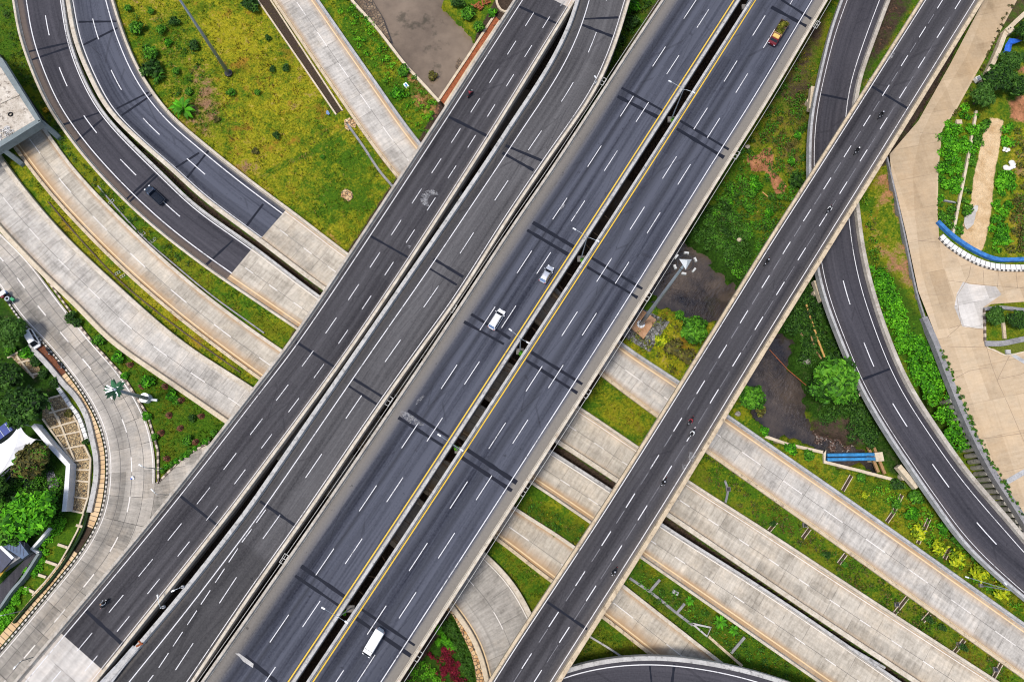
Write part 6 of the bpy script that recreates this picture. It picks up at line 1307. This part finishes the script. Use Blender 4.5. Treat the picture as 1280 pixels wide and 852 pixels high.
def canopy():
    root = thing('tent', 'white stretched canopy with pointed peaks beside the olive tree', 'tent', px(10, 565, 0)); og = Vector(root.location)
    pts = {'a': (24.6, 530, 4.6), 'b': (45, 549, 2.6), 'c': (17, 581, 2.6), 'd': (-2, 596, 2.8), 'e': (-25, 580, 4.4), 'f': (-2, 556, 2.7), 'g': (18, 560, 3.9)}
    Q = {k: Vector(px(x, y, z)) for k, (x, y, z) in pts.items()}
    mb = MB(); N = 8
    for t in (('a', 'b', 'g'), ('b', 'c', 'g'), ('c', 'd', 'g'), ('d', 'e', 'g'), ('e', 'f', 'g'), ('f', 'a', 'g')):
        A_, B_, C_ = (Q[k] for k in t); mid = (A_+B_)/2; cen = C_
        for i in range(N):
            for j in range(N-i):
                def pt(i, j):
                    u, v = i/N, j/N; w_ = 1-u-v; p = A_*w_+B_*u+C_*v; e = 4*w_*u*(1-v); return p+(cen-mid)*.16*e-Vector((0, 0, .5*(w_*u+u*v+w_*v)))
                mb.poly([pt(i, j), pt(i+1, j), pt(i, j+1)])
                if i+j < N-1: mb.poly([pt(i+1, j), pt(i+1, j+1), pt(i, j+1)])
    mb.build('canopy', 'canvas_white', root, og, smooth=True, fix=True)
    for k in ('a', 'b', 'c', 'g'):
        m = MB(); m.tube([(Q[k].x, Q[k].y, 0), tuple(Q[k])], .06, 6); m.build('pole', 'steel_white', root, og)
canopy()
root = thing('shed', 'dark blue panelled shed roof above the white canopy at the left edge', 'shed', px(2, 540, 0)); og = tuple(root.location)
prism_px('wall', [(-14, 545), (7, 530), (14, 537), (-8, 553)], -.1, 2.4, 'wall_grey', root, og); prism_px('roof', [(-16, 545), (8, 527), (16, 537), (-8, 555)], 2.42, 2.6, 'solar_blue', root, og)
for k in range(3):
    mb = MB(); wall_mb(mb, pxs([(-10+8*k, 541-6*k), (-3+8*k, 551-6*k)], 2.65), .1, 2.6, 2.66); mb.build('seam', 'steel_grey', root, og, fix=True)
struct(flat('pond', [(4, 600), (36, 592), (38, 606), (28, 622), (4, 626)], .03, 'glass_dark')); mb = MB()
wall('garden_wall', [(-6, 617), (18, 588), (16, 582), (-6, 602)], .3, -.1, .7, 'roof_navy', 'dark timber edge between white canopy and pond', 'wall', False)
o = flat('path', [(58, 590), (66, 586), (74, 606), (68, 618), (60, 610)], .04, 'riprap'); struct(o)
# cream drum kerb round the curved concrete road at the bottom
P = pxs([(559, 757), (568, 764), (581, 789), (594, 818), (599, 842), (601, 858)], .2)[:, :2]; P = resample(dense(P, .3, 0), .8); mb = MB(); wall_mb(mb, P, 1.35, -.2, .28); tag(mb.build('kerb', 'kerb_rubble', origin=(*P[4], 0), fix=True), 'orange tan rubble kerb along the inside of the curved concrete road', 'kerb')
wall('kerb', [(92, 398), (118, 431), (154, 470), (184.5, 519), (197, 563), (197.5, 604), (202, 598), (228, 571.5), (262, 551.5)], .4, -.2, .3, 'kerb_stripes_worn', 'worn tan and dark kerb round the lawn triangle', 'kerb', False)
wall('kerb', [(36, 322), (60, 352), (89, 391)], .35, -.2, .3, 'kerb_stripes_worn', 'worn kerb between the old road and the dark wedge', 'kerb')
# sapling mounds on the lawn
first = None
for x, y in ((207, 483), (227, 500), (212, 519), (226, 535), (252, 520), (245, 552), (202, 541), (209, 573), (163, 456), (178, 483)):
    p = px(x, y, -.1)
    if first is None:
        first = thing('planted_sapling', 'x', 'sapling'); mb = MB(); mb.ball((0, 0, -.02), .75, 12, 6, (1, .85, .3)); mb.build('soil_mound', 'mulch', first, smooth=True)
        for k in range(3): a = k*2.1; mb = MB(); mb.tube([(.45*math.cos(a), .45*math.sin(a), 0), (.05*math.cos(a), .05*math.sin(a), 1.3)], .04, 5); mb.build('stake', 'timber', first)
        mesh_obj('crown', leaf_mesh('crown', [(0, 0, .9, .4, .8)], 60, .14, [(.10, .04, .03), (.2, .09, .05), (.06, .06, .02)], seed=3), first); ob = first
    else: ob = dup(first, p, 0, 'x')
    ob.location = p; ob.rotation_euler = (0, 0, random.uniform(0, 6)); tag(ob, 'reddish brown planted sapling with stakes on the lawn triangle', 'sapling', 'planted saplings on the lawn triangle')
# portal over the concrete road
root = thing('tunnel_portal', 'grey green tunnel portal with stained flat roof at the left edge', 'tunnel portal', px(20, 150, 0)); og = tuple(root.location); ZR = 5.8
prism_px('roof_slab', [(0, 71), (49, 150.5), (0, 181), (-60, 215), (-110, 120), (-40, 50)], ZR-1.4, ZR, 'portal_paint', root, og)
prism_px('roof_deck', [(-2, 80), (44, 150), (-3, 178), (-60, 209), (-100, 120)], ZR, ZR+.012, 'roof_stained', root, og)
for pts, nm in (([(1, 73), (49.5, 151.5)], 'side_parapet'), ([(50, 151), (-1, 183), (-50, 212)], 'front_parapet')):
    mb = MB(); wall_mb(mb, pxs(pts, ZR+.5), .5, ZR-.9 if nm == 'side_parapet' else ZR-1.5, ZR+.5); mb.build(nm, 'portal_paint', root, og, fix=True)
mb = MB(); A_ = np.array(px(51, 152, ZR)); B_ = np.array(px(73, 172, .8)); A0 = np.array([A_[0], A_[1], -.3]); B0 = np.array([B_[0], B_[1], -.3]); n = np.array([.35, .35, 0])
mb.loft([[A0-n, A_-n, A_+n, A0+n], [B0-n, B_-n, B_+n, B0+n]]); mb.build('wing_wall', 'portal_paint', root, og, fix=True)
mb = MB(); A_ = np.array(px(0, 184, ZR)); B_ = np.array(px(27, 205, .8)); A0 = np.array([A_[0], A_[1], -.3]); B0 = np.array([B_[0], B_[1], -.3]); mb.loft([[A0-n, A_-n, A_+n, A0+n], [B0-n, B_-n, B_+n, B0+n]]); mb.build('wing_wall', 'portal_paint', root, og, fix=True)
for pts in ([(50, 160), (-20, 204)], [(46, 80), (90, 150)]):
    pass
mb = MB(); a = px(36, 158, 3); b = px(-3, 181, 3)
mb.bar((a[0]-3.5, a[1]+6, 0), (a[0]-3.5+.1, a[1]+6.4, 0), .4, 4.3)
for x0, y0, mt in ((24, 169.5, 'cart_green'), (27, 168, 'cloth_white'), (29.5, 166.5, 'car_red'), (32, 165.5, 'steel_white'), (34.5, 164, 'cart_green')):
    p = Vector(px(x0, y0, ZR-.45)); d = (Vector(px(50, 151, ZR))-Vector(px(0, 183, ZR))).normalized(); mb = MB(); mb.bar(p-d*.18, p+d*.18, .06, .4); mb.build('sticker', mt, root, og)
def torus(mb, c, Rr, r, n=20): mb.tube([(c[0]+Rr*math.cos(a), c[1]+Rr*math.sin(a), c[2]) for a in np.linspace(0, 2*math.pi, n)], r, 8, False)
c = px(13, 143, ZR+.12); mb = MB(); torus(mb, (0, 0, 0), .42, .14); o = mb.build('tyre', 'rubber', smooth=True); o.location = c; tag(o, 'black tyre lying on the stained portal roof', 'tyre')
r = random.Random(2); L = []
for k in range(26):
    x, y = r.gauss(7, 6), r.gauss(168, 5)
    if inside([(x, y)], [(0, 150), (20, 152), (26, 160), (0, 176), (-20, 186), (-20, 165)])[0]: q = px(x, y, ZR); L.append((q[0], q[1], ZR+.1, r.uniform(.15, .5), .5))
stuff(mesh_obj('rubbish', leaf_mesh('rubbish', L, 420, .16, [(.25, .22, .18), (.6, .58, .55), (.75, .74, .72)], seed=3)), 'white rubbish and sacks heaped on the portal roof', 'rubbish')
wall('roof_beam', [(-6, 132), (2, 128), (24, 118)], .35, ZR+.012, ZR+.2, 'roof_stained', 'low concrete upstand across the stained portal roof', 'beam', False)
wall('railing', [(-2, 66), (20, 100), (46, 138), (56, 152)], .12, -.1, 1.0, 'dark_metal', 'dark thin railing right of the portal roof', 'railing', False)
c = px(57, 138, .2); L = [(c[0], c[1], .3, .55, .6), (c[0]+.6, c[1]+.2, .3, .35, .6)]; tag(mesh_obj('bush', leaf_mesh('bush', L, 70, .2, [(.35, .22, .01), (.55, .34, .02)], seed=2)), 'small yellow flowering bush beside the portal and the curve barrier', 'bush')
# drainage channels of the field
for pts, lb in (([(315, -10), (329, 10), (375, 77), (420, 143)], 'left'), ([(331, -10), (338, 0), (383, 69), (428, 138)], 'right')):
    wall('channel_wall', pts, .35, -.4, .2, 'wall_cream', f'{lb} cream wall of the ditch between the field and the pale road', 'channel wall')
struct(flat('channel_bed', [(316, -10), (330, 9), (376, 76), (421, 142), (427, 138), (382, 70), (337, 1), (330, -10)], .04, 'soil_and_shade'))
wall('channel_wall', [(434, 155), (452, 180), (474, 213), (491, 233)], .5, -.3, .15, 'wall_grey', 'thin grey gutter running on from the ditch to the leftmost overpass', 'channel wall')
o = flat('rubble', [(430, 150), (437, 147), (446, 153), (444, 160), (438, 158), (436, 164), (431, 160)], .06, 'kerb_rubble'); stuff(o, 'brown and pale rubble at the end of the field ditch', 'rubble')
mb = MB(); r = random.Random(5)
for k in range(4): mb.box((r.uniform(-.4, .4), r.uniform(-.3, .3), .08+.05*k), (r.uniform(.4, .8), r.uniform(.3, .5), .06), r.uniform(0, 3))
o = mb.build('scrap_heap', 'glass_blue'); o.location = px(409, 141, 0); tag(o, 'small pale blue scrap in the grass beside the ditch end', 'scrap')
o = flat('straw_heap', [(427, 239), (433, 236), (440, 240), (441, 247), (436, 252), (430, 248), (426, 246)], .05, 'kerb_rubble'); stuff(o, 'pale heap of dry stubble in the lower part of the green field', 'straw')
P = pxs([(123, 853), (140, 853), (158, 829), (173, 811), (166, 806), (146, 829)], 8.85); mb = MB(); mb.prism([tuple(p[:2]) for p in P], 8.6, 8.85); tag(mb.build('gap_cover', 'parapet_grey', origin=(*P[3][:2], 8.6)), 'pale grey slab closing the slot between the two leftmost overpasses at the bottom', 'slab')
mb = MB(); mb.bar((0, 0, 0), (1.1, .5, 0), .35, .3); mb.bar((.3, .9, 0), (1.0, .3, 0), .25, .25); o = mb.build('rust_debris', 'rust'); o.location = px(171, 807, 8.9); tag(o, 'rusty orange debris at the top end of the pale gap slab', 'debris')
wall('gutter', [(122, 232), (150, 265), (186, 303), (215, 328), (262, 367), (330, 416)], .3, -.2, .16, 'wall_grey', 'long thin gutter in the dark grass below the curved asphalt', 'gutter')
wall('gutter', [(60, 252), (95, 293), (150, 351), (215, 404), (300, 465)], .25, -.2, .12, 'bark', 'dark thin gutter in the narrow yellow grass strip between concrete roads', 'gutter')
for x, y, lb in ((139, 252, 'upper'), (178, 293, 'middle'), (192, 300, 'lower')):
    q = px(x, y, .1); o = dup(fr, q, .8, 'small pale frame lying in the dark grass below the curved asphalt, '+lb+' one', 'pale frames in the grass below the curve', .7)
for x, y, lb in ((147, 341, 'upper'), (153, 345, 'lower')): dup(fr, px(x, y, .1), .6, 'small pale frame in the yellow grass strip between concrete roads, '+lb+' one', 'pale frames in the yellow grass strip', .6)
b, h = height((1226, 731), 0, (1231, 736)); root = thing('street_lamp', 'double armed street lamp among the yellow shrubs by the curved ramp', 'street lamp', b)
h = 9.0; mb = MB(); mb.tube([(0, 0, -.2), (0, 0, h*.6), (0, 0, h)], [.12, .09, .06], 8); mb.build('pole', 'steel_grey', root, fix=True); boxpart(root, 'base_block', 'slab_concrete', (0, 0, 0), (.7, .7, .5))
for hp in ((1209, 721), (1257, 729)):
    e = Vector(px(*hp, h+.2))-Vector(b); mb = MB(); mb.tube([(0, 0, h-.1), (e.x*.5, e.y*.5, h+.2), (e.x, e.y, h+.2)], [.06, .05, .04], 6); a = mb.build('arm', 'steel_grey', root, fix=True); mb = MB(); mb.box((e.x, e.y, h+.2), (.7, .26, .13), math.atan2(e.y, e.x), .8); mb.build('lamp_head', 'steel_white', a)
# river walls and weir
wall('river_wall', [(436, -8), (440, 0), (455, 17), (471, 35), (506, 80), (530, 106), (549, 127)], .6, -4, .3, 'wall_cream', 'cream river wall between the grassy verge and the brown water', 'river wall')
root = thing('weir', 'rust stained weir wall across the river beside the leftmost overpass', 'weir', px(585, 75, -.6)); og = tuple(root.location)
for pts, m, z1 in (([(549, 124), (585, 70), (618, 19)], 'wall_cream', .2), ([(556, 131), (590, 78), (625, 26)], 'wall_cream', .2)):
    mb = MB(); wall_mb(mb, pxs(pts, z1), .55, -4.2, z1); mb.build('side_wall', m, root, og, fix=True)
mb = MB(); P_, Q_ = pxs([(549, 124), (585, 70), (618, 19)], 0), pxs([(556, 131), (590, 78), (625, 26)], 0)
for i in range(2): mb.quad((*P_[i][:2], -.1), (*Q_[i][:2], -.1), (*Q_[i+1][:2], -.1), (*P_[i+1][:2], -.1))
mb.build('channel_floor', 'rust', root, og, fix=True)
o = flat('rubble_bank', [(443, -8), (460, -8), (478, 22), (489, 52), (484, 50), (471, 33), (455, 15)], -1.4, 'bank_stones'); stuff(o, 'brown rubble bank along the foot of the river wall', 'rubble')
o = flat('rubble_bank', [(574, 72), (579, 80), (574, 88), (569, 84), (571, 76)], -2.2, 'bank_stones'); stuff(o, 'small heap of stones in the shallow river at the weir', 'rubble')
mb = MB(); mb.box((0, 0, .25), (1.3, .85, .5), 0, .95); q = px(508, 108, .1); o = mb.build('cooler_box', 'car_white'); o.location = q; o.rotation_euler = (0, 0, -.9); tag(o, 'white box with turquoise lid lying on reddish soil above the river wall', 'box')
mb = MB(); mb.box((0, 0, .53), (.7, .4, .06)); mb.build('lid', 'pipe_blue', o)
for x, y, lb in ((596, 8, 'by the clipped verge'), (607, 5, 'next to the ring path'), (601, 12, 'nearest the weir')):
    mb = MB(); r = random.Random(x)
    for k in range(5): mb.box((r.uniform(-.8, .8), r.uniform(-.5, .5), .2+.15*k), (r.uniform(.6, 1.6), r.uniform(.1, .5), .16), r.uniform(0, 3))
    o = mb.build('scrap_heap', 'rust'); o.location = px(x, y, 0); tag(o, 'rusty red scrap heap on the far river bank '+lb, 'scrap')
wall('kerb', [(620, -6), (622, 6), (629, 14), (638, 12), (650, -2)], .5, -.2, .3, 'wall_cream', 'rounded cream kerb tip left of the leftmost overpass at the top', 'kerb')
# blue pipes and their basin
wall('basin_wall', [(956.5, 545), (985, 555), (1029, 565), (1031, 562), (1031, 577), (1075, 588), (1116.7, 599)], .6, -3.5, .35, 'wall_cream', 'cream concrete wall edging the river basin under the blue pipes', 'wall', False)
for y, lb in ((568.5, 'upper'), (574, 'lower')):
    a, b = px(1034, y, .6), px(1095, y-1.0, .6); c = [(a[i]+b[i])/2 for i in range(3)]; mb = MB(); mb.tube([a, b], .36, 14); o = mb.build('blue_pipe', 'pipe_blue', origin=c, smooth=False, fix=True); tag(o, f'{lb} one of two bright blue pipes crossing the basin', 'pipe')
q = px(1096, 571, 0); mb = MB(); mb.box((0, 0, -1), (1.6, 1.8, 4.2), .1); o = mb.build('pipe_pier', 'wall_cream'); o.location = q; tag(o, 'square cream pier holding the right ends of the blue pipes', 'pier')
for a, b, lb in (((1084, 558), (1097, 590), 'left'), ((1090, 556), (1105, 592), 'right')):
    A_, B_ = px(*a, -.6), px(*b, -.6); mb = MB(); mb.bar(A_, B_, .55, .5); o = mb.build('timber_beam', 'timber', origin=((A_[0]+B_[0])/2, (A_[1]+B_[1])/2, -.6)); tag(o, f'{lb} brown timber beam lying below the pipe pier', 'beam')
r = random.Random(8); L = []
while len(L) < 60:
    x, y = r.uniform(1016, 1084), r.uniform(522, 562)
    if inside([(x, y)], [(1020, 530), (1045, 522), (1075, 545), (1088, 562), (1035, 562), (1016, 552)])[0]: q = px(x, y, -2.2); L.append((q[0], q[1], -2.3, r.uniform(.4, .9), .35))
stuff(mesh_obj('rubbish', leaf_mesh('rubbish', L, 1500, .16, [(.05, .03, .025), (.10, .06, .045), (.16, .10, .08), (.34, .32, .30)], seed=4)), 'floating rubbish and leaves caught behind the blue pipes', 'rubbish')
for pts, w, m, lb in (([(1008, 380), (1016, 405), (1024, 428), (1031, 446)], .45, 'bamboo', 'long bamboo pole lying down the dark bank'), ([(1014, 420), (1020, 438), (1027, 448)], .35, 'timber', 'short brown pole beside the long bamboo pole')):
    P = pxs(pts, .6); mb = MB(); mb.tube([(p[0], p[1], .5) for p in P], w/2, 8); tag(mb.build('bamboo_pole', m, origin=tuple(P[1])), lb, 'pole')
P = pxs([(962, 437), (985, 462), (1011, 484)], -1.2); mb = MB(); mb.tube([tuple(p) for p in P], .09, 6); tag(mb.build('river_rope', 'rust', origin=tuple(P[1])), 'thin reddish rope stretched across the dark river', 'rope')
for x, y, s_, m, lb in ((1008, 452, 1.5, 'rock_grey', 'pale rock on the bank left of the big round river tree'), (1004, 417, 1.3, 'orange_stain', 'orange brown rock at the water edge under the right overpass'), (922, 517, 1.1, 'rock_grey', 'grey boulder at the foot of the round tree by the pale road'), (934, 184, 1.1, 'wall_cream', 'cream rock beside the main highway on the upper slope'), (924, 300, 1.0, 'wall_cream', 'pale rock low on the dark river bank')):
    mb = MB(); r = random.Random(x); mb.ball((0, 0, .2), s_*.6, 10, 6, (1, .8, .6)); mb.v = [(a*r.uniform(.8, 1.2), b*r.uniform(.8, 1.2), c*r.uniform(.8, 1.2)) for a, b, c in mb.v]; o = mb.build('rock', m); o.location = px(x, y, 0); tag(o, lb, 'rock')
for (a, b), lb in ((((898, 264), (905, 275)), 'upper pale log on the dark bank by the main highway'), (((953, 240), (960, 246)), 'pale log at the lower end of the red earth')):
    A_, B_ = px(*a, .2), px(*b, .2); mb = MB(); mb.tube([A_, B_], .13, 7); tag(mb.build('log', 'bamboo', origin=A_), lb, 'log')
# drain chutes in the grass strips
first = None
for a, b, lb in (((1012, 660), (1003, 672), 'left of the bush group'), ((1057, 692), (1048, 704), 'second from the right overpass'), ((1134, 746), (1118, 766), 'with a dark pit in the strip middle'), ((1162, 766), (1153, 776), 'just right of the dark pit one'), ((1205, 799), (1192, 815), 'second from the bottom edge'), ((1251, 829), (1241, 847), 'nearest the bottom right corner'), ((970, 652), (961, 663), 'nearest the right overpass'),
                 ((1064, 594), (1053, 613), 'below the basin wall'), ((1127, 618), (1116, 641), 'crossing the orange grass'), ((1161, 648), (1147, 679), 'above the leftmost yellow shrub'), ((1187, 684), (1180, 698), 'between two yellow shrubs'), ((1118, 638), (1108, 652), 'short one beside the bush covered chute')):
    A_, B_ = Vector(px(*a, .08)), Vector(px(*b, .08)); c = (A_+B_)/2; d = (B_-A_); ln = d.length; a_ = math.atan2(d.y, d.x)
    if first is None:
        first = thing('drain_chute', 'x', 'drain')
        for yy in (-.33, .33): boxpart(first, 'side_wall', 'wall_cream', (0, yy, .05), (1, .11, .26))
        boxpart(first, 'floor', 'soil_and_shade', (0, 0, -.08), (1, .56, .14)); ob = first
    else: ob = dup(first, c, 0, 'x')
    ob.location = c; ob.rotation_euler = (0, 0, a_); ob.scale = (ln, 1, 1); tag(ob, 'small cream drain chute '+lb, 'drain', 'drain chutes in the grass strips')
for x, y, lb in ((1006, 656, 'left of the second chute'), (1034, 694, 'beside the bush in the strip'), (1121, 755, 'in the middle of the strip'), (1198, 805, 'near the lower end of the strip'), (1244, 836, 'in the bottom right corner'), (910, 611, 'close to the right overpass')):
    mb = MB(); mb.box((0, 0, .05), (.9, .9, .4)); o = mb.build('drain_pit', 'slab_concrete'); o.location = px(x, y, 0); tag(o, 'small square drain pit '+lb, 'drain', 'drain pits in the grass strip'); boxpart(o, 'grate', 'dark_metal', (0, 0, .27), (.6, .6, .06))
wall('gutter', [(906, 600), (910, 612), (907, 628)], .4, -.2, .18, 'wall_grey', 'short grey gutter crossing the grass next to the right overpass', 'gutter')
wall('gutter', [(787, 722), (815, 741), (845, 765), (866, 781)], .5, -.2, .12, 'wall_grey', 'long dark gutter through the grass toward the drain box', 'gutter')
wall('gutter', [(886, 795), (905, 812), (928, 832)], .5, -.2, .12, 'parapet_beige', 'tan gutter running from the drain box toward the bottom ramp', 'gutter')
for pts, lb in (([(825, 724), (813, 738)], 'upper'), ([(856, 754), (846, 766)], 'middle'), ([(931, 796), (914, 816)], 'lower')): wall('gutter', pts, .5, -.2, .14, 'wall_grey', f'{lb} short branch gutter in the dark grass strip with palms', 'gutter', False)
wall('drain_box', [(866, 779), (889, 784), (884, 795), (866, 779.5)], .35, -.2, .4, 'parapet_white', 'white three sided drain box in the grass strip beside the largest palm', 'drain', False)
mb = MB(); mb.box((0, 0, .1), (1.2, .7, .3)); o = mb.build('manhole_cover', 'parapet_grey'); o.location = px(844, 740, 0); o.rotation_euler = (0, 0, -.5); tag(o, 'grey slab cover in the grass strip above the small palm', 'cover')
wall('gutter', [(737, 795), (757, 807), (777, 820)], .35, -.2, .14, 'parapet_white', 'pale thin gutter in the dark grass above the bottom ramp', 'gutter')
# pipe in the slot between the two middle concrete roads on the right
P = pxs([(960, 740), (1036, 792), (1068, 812), (1106, 834)], .75); mb = MB(); mb.tube([tuple(p) for p in P[1:]], .26, 10); tag(mb.build('white_pipe', 'parapet_white', origin=tuple(P[1])), 'white pipe lying in the dark slot between two concrete roads', 'pipe')
# ------------------------------------------------------------------ the yard on the right
def P3(pts): return pxs(pts, ZP)
wall('retaining_wall', [(1109, 196), (1113, 213), (1131, 293), (1146, 364), (1156, 396)], .35, -.5, ZP+.1, 'wall_grey', 'upper grey retaining wall along the beige road above the leaf litter', 'retaining wall')
wall('retaining_wall', [(1156, 396), (1170, 427), (1187, 471), (1212, 531), (1242, 589), (1275, 640), (1300, 682)], 1.15, 1.6, ZP+.15, 'wall_grey', 'lower grey capping wall on top of the row of piles', 'retaining wall')
top_ = resample(dense(pxs([(1192, 500), (1212, 543), (1242, 601), (1274, 652), (1296, 690)], 1.6)[:, :2], .3, 0), 1.28); pile0 = None
for k, p in enumerate(top_):
    if pile0 is None:
        mb = MB(); mb.tube([(0, 0, -4), (0, 0, 0)], .52, 14); pile0 = mb.build('pile', 'pile_concrete', smooth=False, fix=True); ob = pile0
    else: ob = pile0.copy(); col.objects.link(ob)
    ob.location = (p[0]-.15, p[1], 1.6+random.uniform(-.05, .03)); tag(ob, 'stained round concrete pile in the row holding up the beige yard', 'pile', 'row of concrete piles under the yard wall')
wall('yard_kerb', [(1174, 297), (1184, 307), (1201, 319), (1222, 330), (1241, 336), (1262, 338), (1290, 338)], .4, ZP-.2, ZP+.25, 'kerb_stripes', 'black and white kerb along the upper side of the yard junction', 'kerb')
a = resample(dense(P3([(1174, 296), (1184, 306), (1201, 318), (1222, 329), (1241, 335), (1262, 337), (1290, 337)]), .3, 0), .8); struct(path_sheet('verge', a, offs(a, 1.15), ZP+.05, 'verge_white'))
mb = MB(); wl_ = resample(dense(pxs([(1173, 276), (1182, 285), (1192, 294), (1206, 304), (1222, 313.5), (1236, 320), (1248, 323.5), (1264, 324), (1290, 323)], ZP+.7)[:, :2], .3, 0), .8); wall_mb(mb, wl_, .8, ZP-.3, ZP+.7); tag(mb.build('low_wall', 'blue_paint', origin=(*wl_[5], ZP), fix=True), 'bright blue low wall curving along the yard junction', 'wall')
wall('low_wall', [(1221, 138), (1219, 150), (1213, 185), (1207, 215), (1200, 250), (1192, 291)], .5, ZP-.2, ZP+.5, 'wall_cream', 'thin cream beam wall between the overgrown plot and the sandy track', 'wall')
for k, (x, y, x2, y2) in enumerate(((1193, 174, 1210, 179), (1180, 250, 1195, 253), (1180, 276, 1190, 279), (1190, 224, 1201, 226))): wall('cross_wall', [(x, y), (x2, y2)], .3, ZP-.2, ZP+.35, 'wall_grey', ('uppermost', 'second lowest', 'lowest', 'second')[k]+' short grey cross wall in the overgrown plot', 'wall', False)
wall('boundary_wall', [(1292, 8), (1281, 17), (1268, 29), (1258, 40), (1250, 60), (1241, 80), (1230, 102)], .95, ZP-.2, ZP+1.5, 'wall_cream', 'cream boundary wall with a square pillar right of the beige road', 'wall')
mb = MB(); mb.box((0, 0, .9), (1.7, 1.5, 1.9)); o = mb.build('gate_pillar', 'wall_cream'); o.location = px(1256, 43, ZP); o.rotation_euler = (0, 0, .6); tag(o, 'square cream pillar on the boundary wall above the blue tarpaulin', 'pillar')
for dx in (-.3, .3): boxpart(o, 'vent_hole', 'dark_metal', (dx, .2, 1.855), (.28, .28, .05))
mb = MB(); pts = [(1254, 66), (1257, 56), (1262, 48), (1273, 49), (1278, 51), (1265, 56), (1263, 68)]; P = [Vector(px(x, y, ZP+1.6)) for x, y in pts]; c = Vector(px(1262, 55, ZP+2.1))
for i in range(len(P)): mb.poly([P[i], P[(i+1) % len(P)], c])
n0 = list(mb.v); tag(mb.build('tarpaulin', 'tarp_blue', origin=tuple(P[0]), fix=True), 'crumpled bright blue tarpaulin below the square cream pillar', 'tarpaulin')
mb = MB(); mb.box((0, 0, .5), (1.1, 1.1, 1.0)); o = mb.build('meter_box', 'sack_white'); o.location = px(1220, 101, ZP); o.rotation_euler = (0, 0, .4); tag(o, 'white square box at the lower end of the cream boundary wall', 'box')
boxpart(o, 'lid', 'steel_grey', (0, 0, 1.03), (.8, .8, .05))
mb = MB(); mb.box((0, 0, .3), (1.1, .9, .6)); o = mb.build('stone_block', 'wall_cream'); o.location = px(1197, 154, ZP); tag(o, 'pale block in the overgrown plot left of the beam wall', 'block'); boxpart(o, 'cap', 'parapet_beige', (0, 0, .62), (1.2, 1.0, .06))
for x, y, s_, lb in ((1257, 188, 1.2, 'upper white sack heap in the green growth beside the sandy track'), (1261, 207, 2.0, 'larger lower white sack heap beside the sandy track')):
    mb = MB(); r = random.Random(x)
    for k in range(7): mb.ball((r.uniform(-.5, .5)*s_, r.uniform(-.5, .5)*s_, .25), s_*r.uniform(.22, .4), 8, 5, (1, .8, .6))
    o = mb.build('sack_heap', 'sack_white', smooth=True); o.location = px(x, y, ZP); tag(o, lb, 'sacks')
struct(flat('sandy_patch', [(1205, 278), (1206, 270), (1210, 263), (1215, 261), (1219, 256), (1223, 257), (1222, 263), (1220, 266), (1219, 272), (1217, 280), (1213, 284), (1209, 287), (1206, 283)], ZP+.12, 'concrete_patch'))
wall('garden_wall', [(1231, 386), (1231.5, 400), (1232, 426)], .35, ZP-.2, ZP+.45, 'kerb_stripes_worn', 'left kerb wall of the small yard garden', 'wall', False); wall('garden_wall', [(1231, 386), (1250, 384), (1272, 386), (1292, 388)], .7, ZP-.2, ZP+.55, 'wall_grey', 'upper grey wall of the small yard garden', 'wall')
wall('garden_wall', [(1232, 429), (1252, 429), (1268, 426), (1292, 421)], 1.1, ZP-.2, ZP+.4, 'wall_grey', 'lower broad grey wall of the small yard garden', 'wall'); wall('kerb', [(1234, 434), (1246, 439), (1257, 444), (1270, 442), (1292, 436)], .25, ZP-.2, ZP+.2, 'wall_cream', 'thin cream kerb round the grass island below the yard garden', 'kerb')
struct(flat('grass_island', [(1237, 433), (1250, 432), (1270, 429), (1292, 425), (1292, 435), (1270, 441), (1257, 443), (1247, 438)], ZP+.03, 'grass_plain' if 'grass_plain' in MAT else 'awning_yellow'))
wall('step_wall', [(1254, 399), (1255.5, 410), (1256.5, 423)], .6, ZP-.2, ZP+.3, 'parapet_beige', 'row of tan stepping blocks between the two yard garden trees', 'wall', False)
mb = MB(); mb.box((0, 0, .15), (1.0, .9, .5)); o = mb.build('stone_block', 'parapet_white'); o.location = px(1259, 440, ZP); tag(o, 'white block on the grass island below the yard garden', 'block'); boxpart(o, 'cap', 'parapet_white', (0, 0, .42), (.8, .7, .05))
# broken slab on the left main carriageway shoulder
P = pxs([(294, 816), (299, 816), (309, 823), (317, 829), (316, 834), (310, 830), (304, 826), (299, 820)], 8.03); mb = MB(); mb.prism([tuple(p[:2]) for p in P], 8.0, 8.035); tag(mb.build('repair_slab', 'parapet_white', origin=(*P[2][:2], 8.0)), 'pale repair slab on the dusty shoulder of the left main carriageway', 'slab')
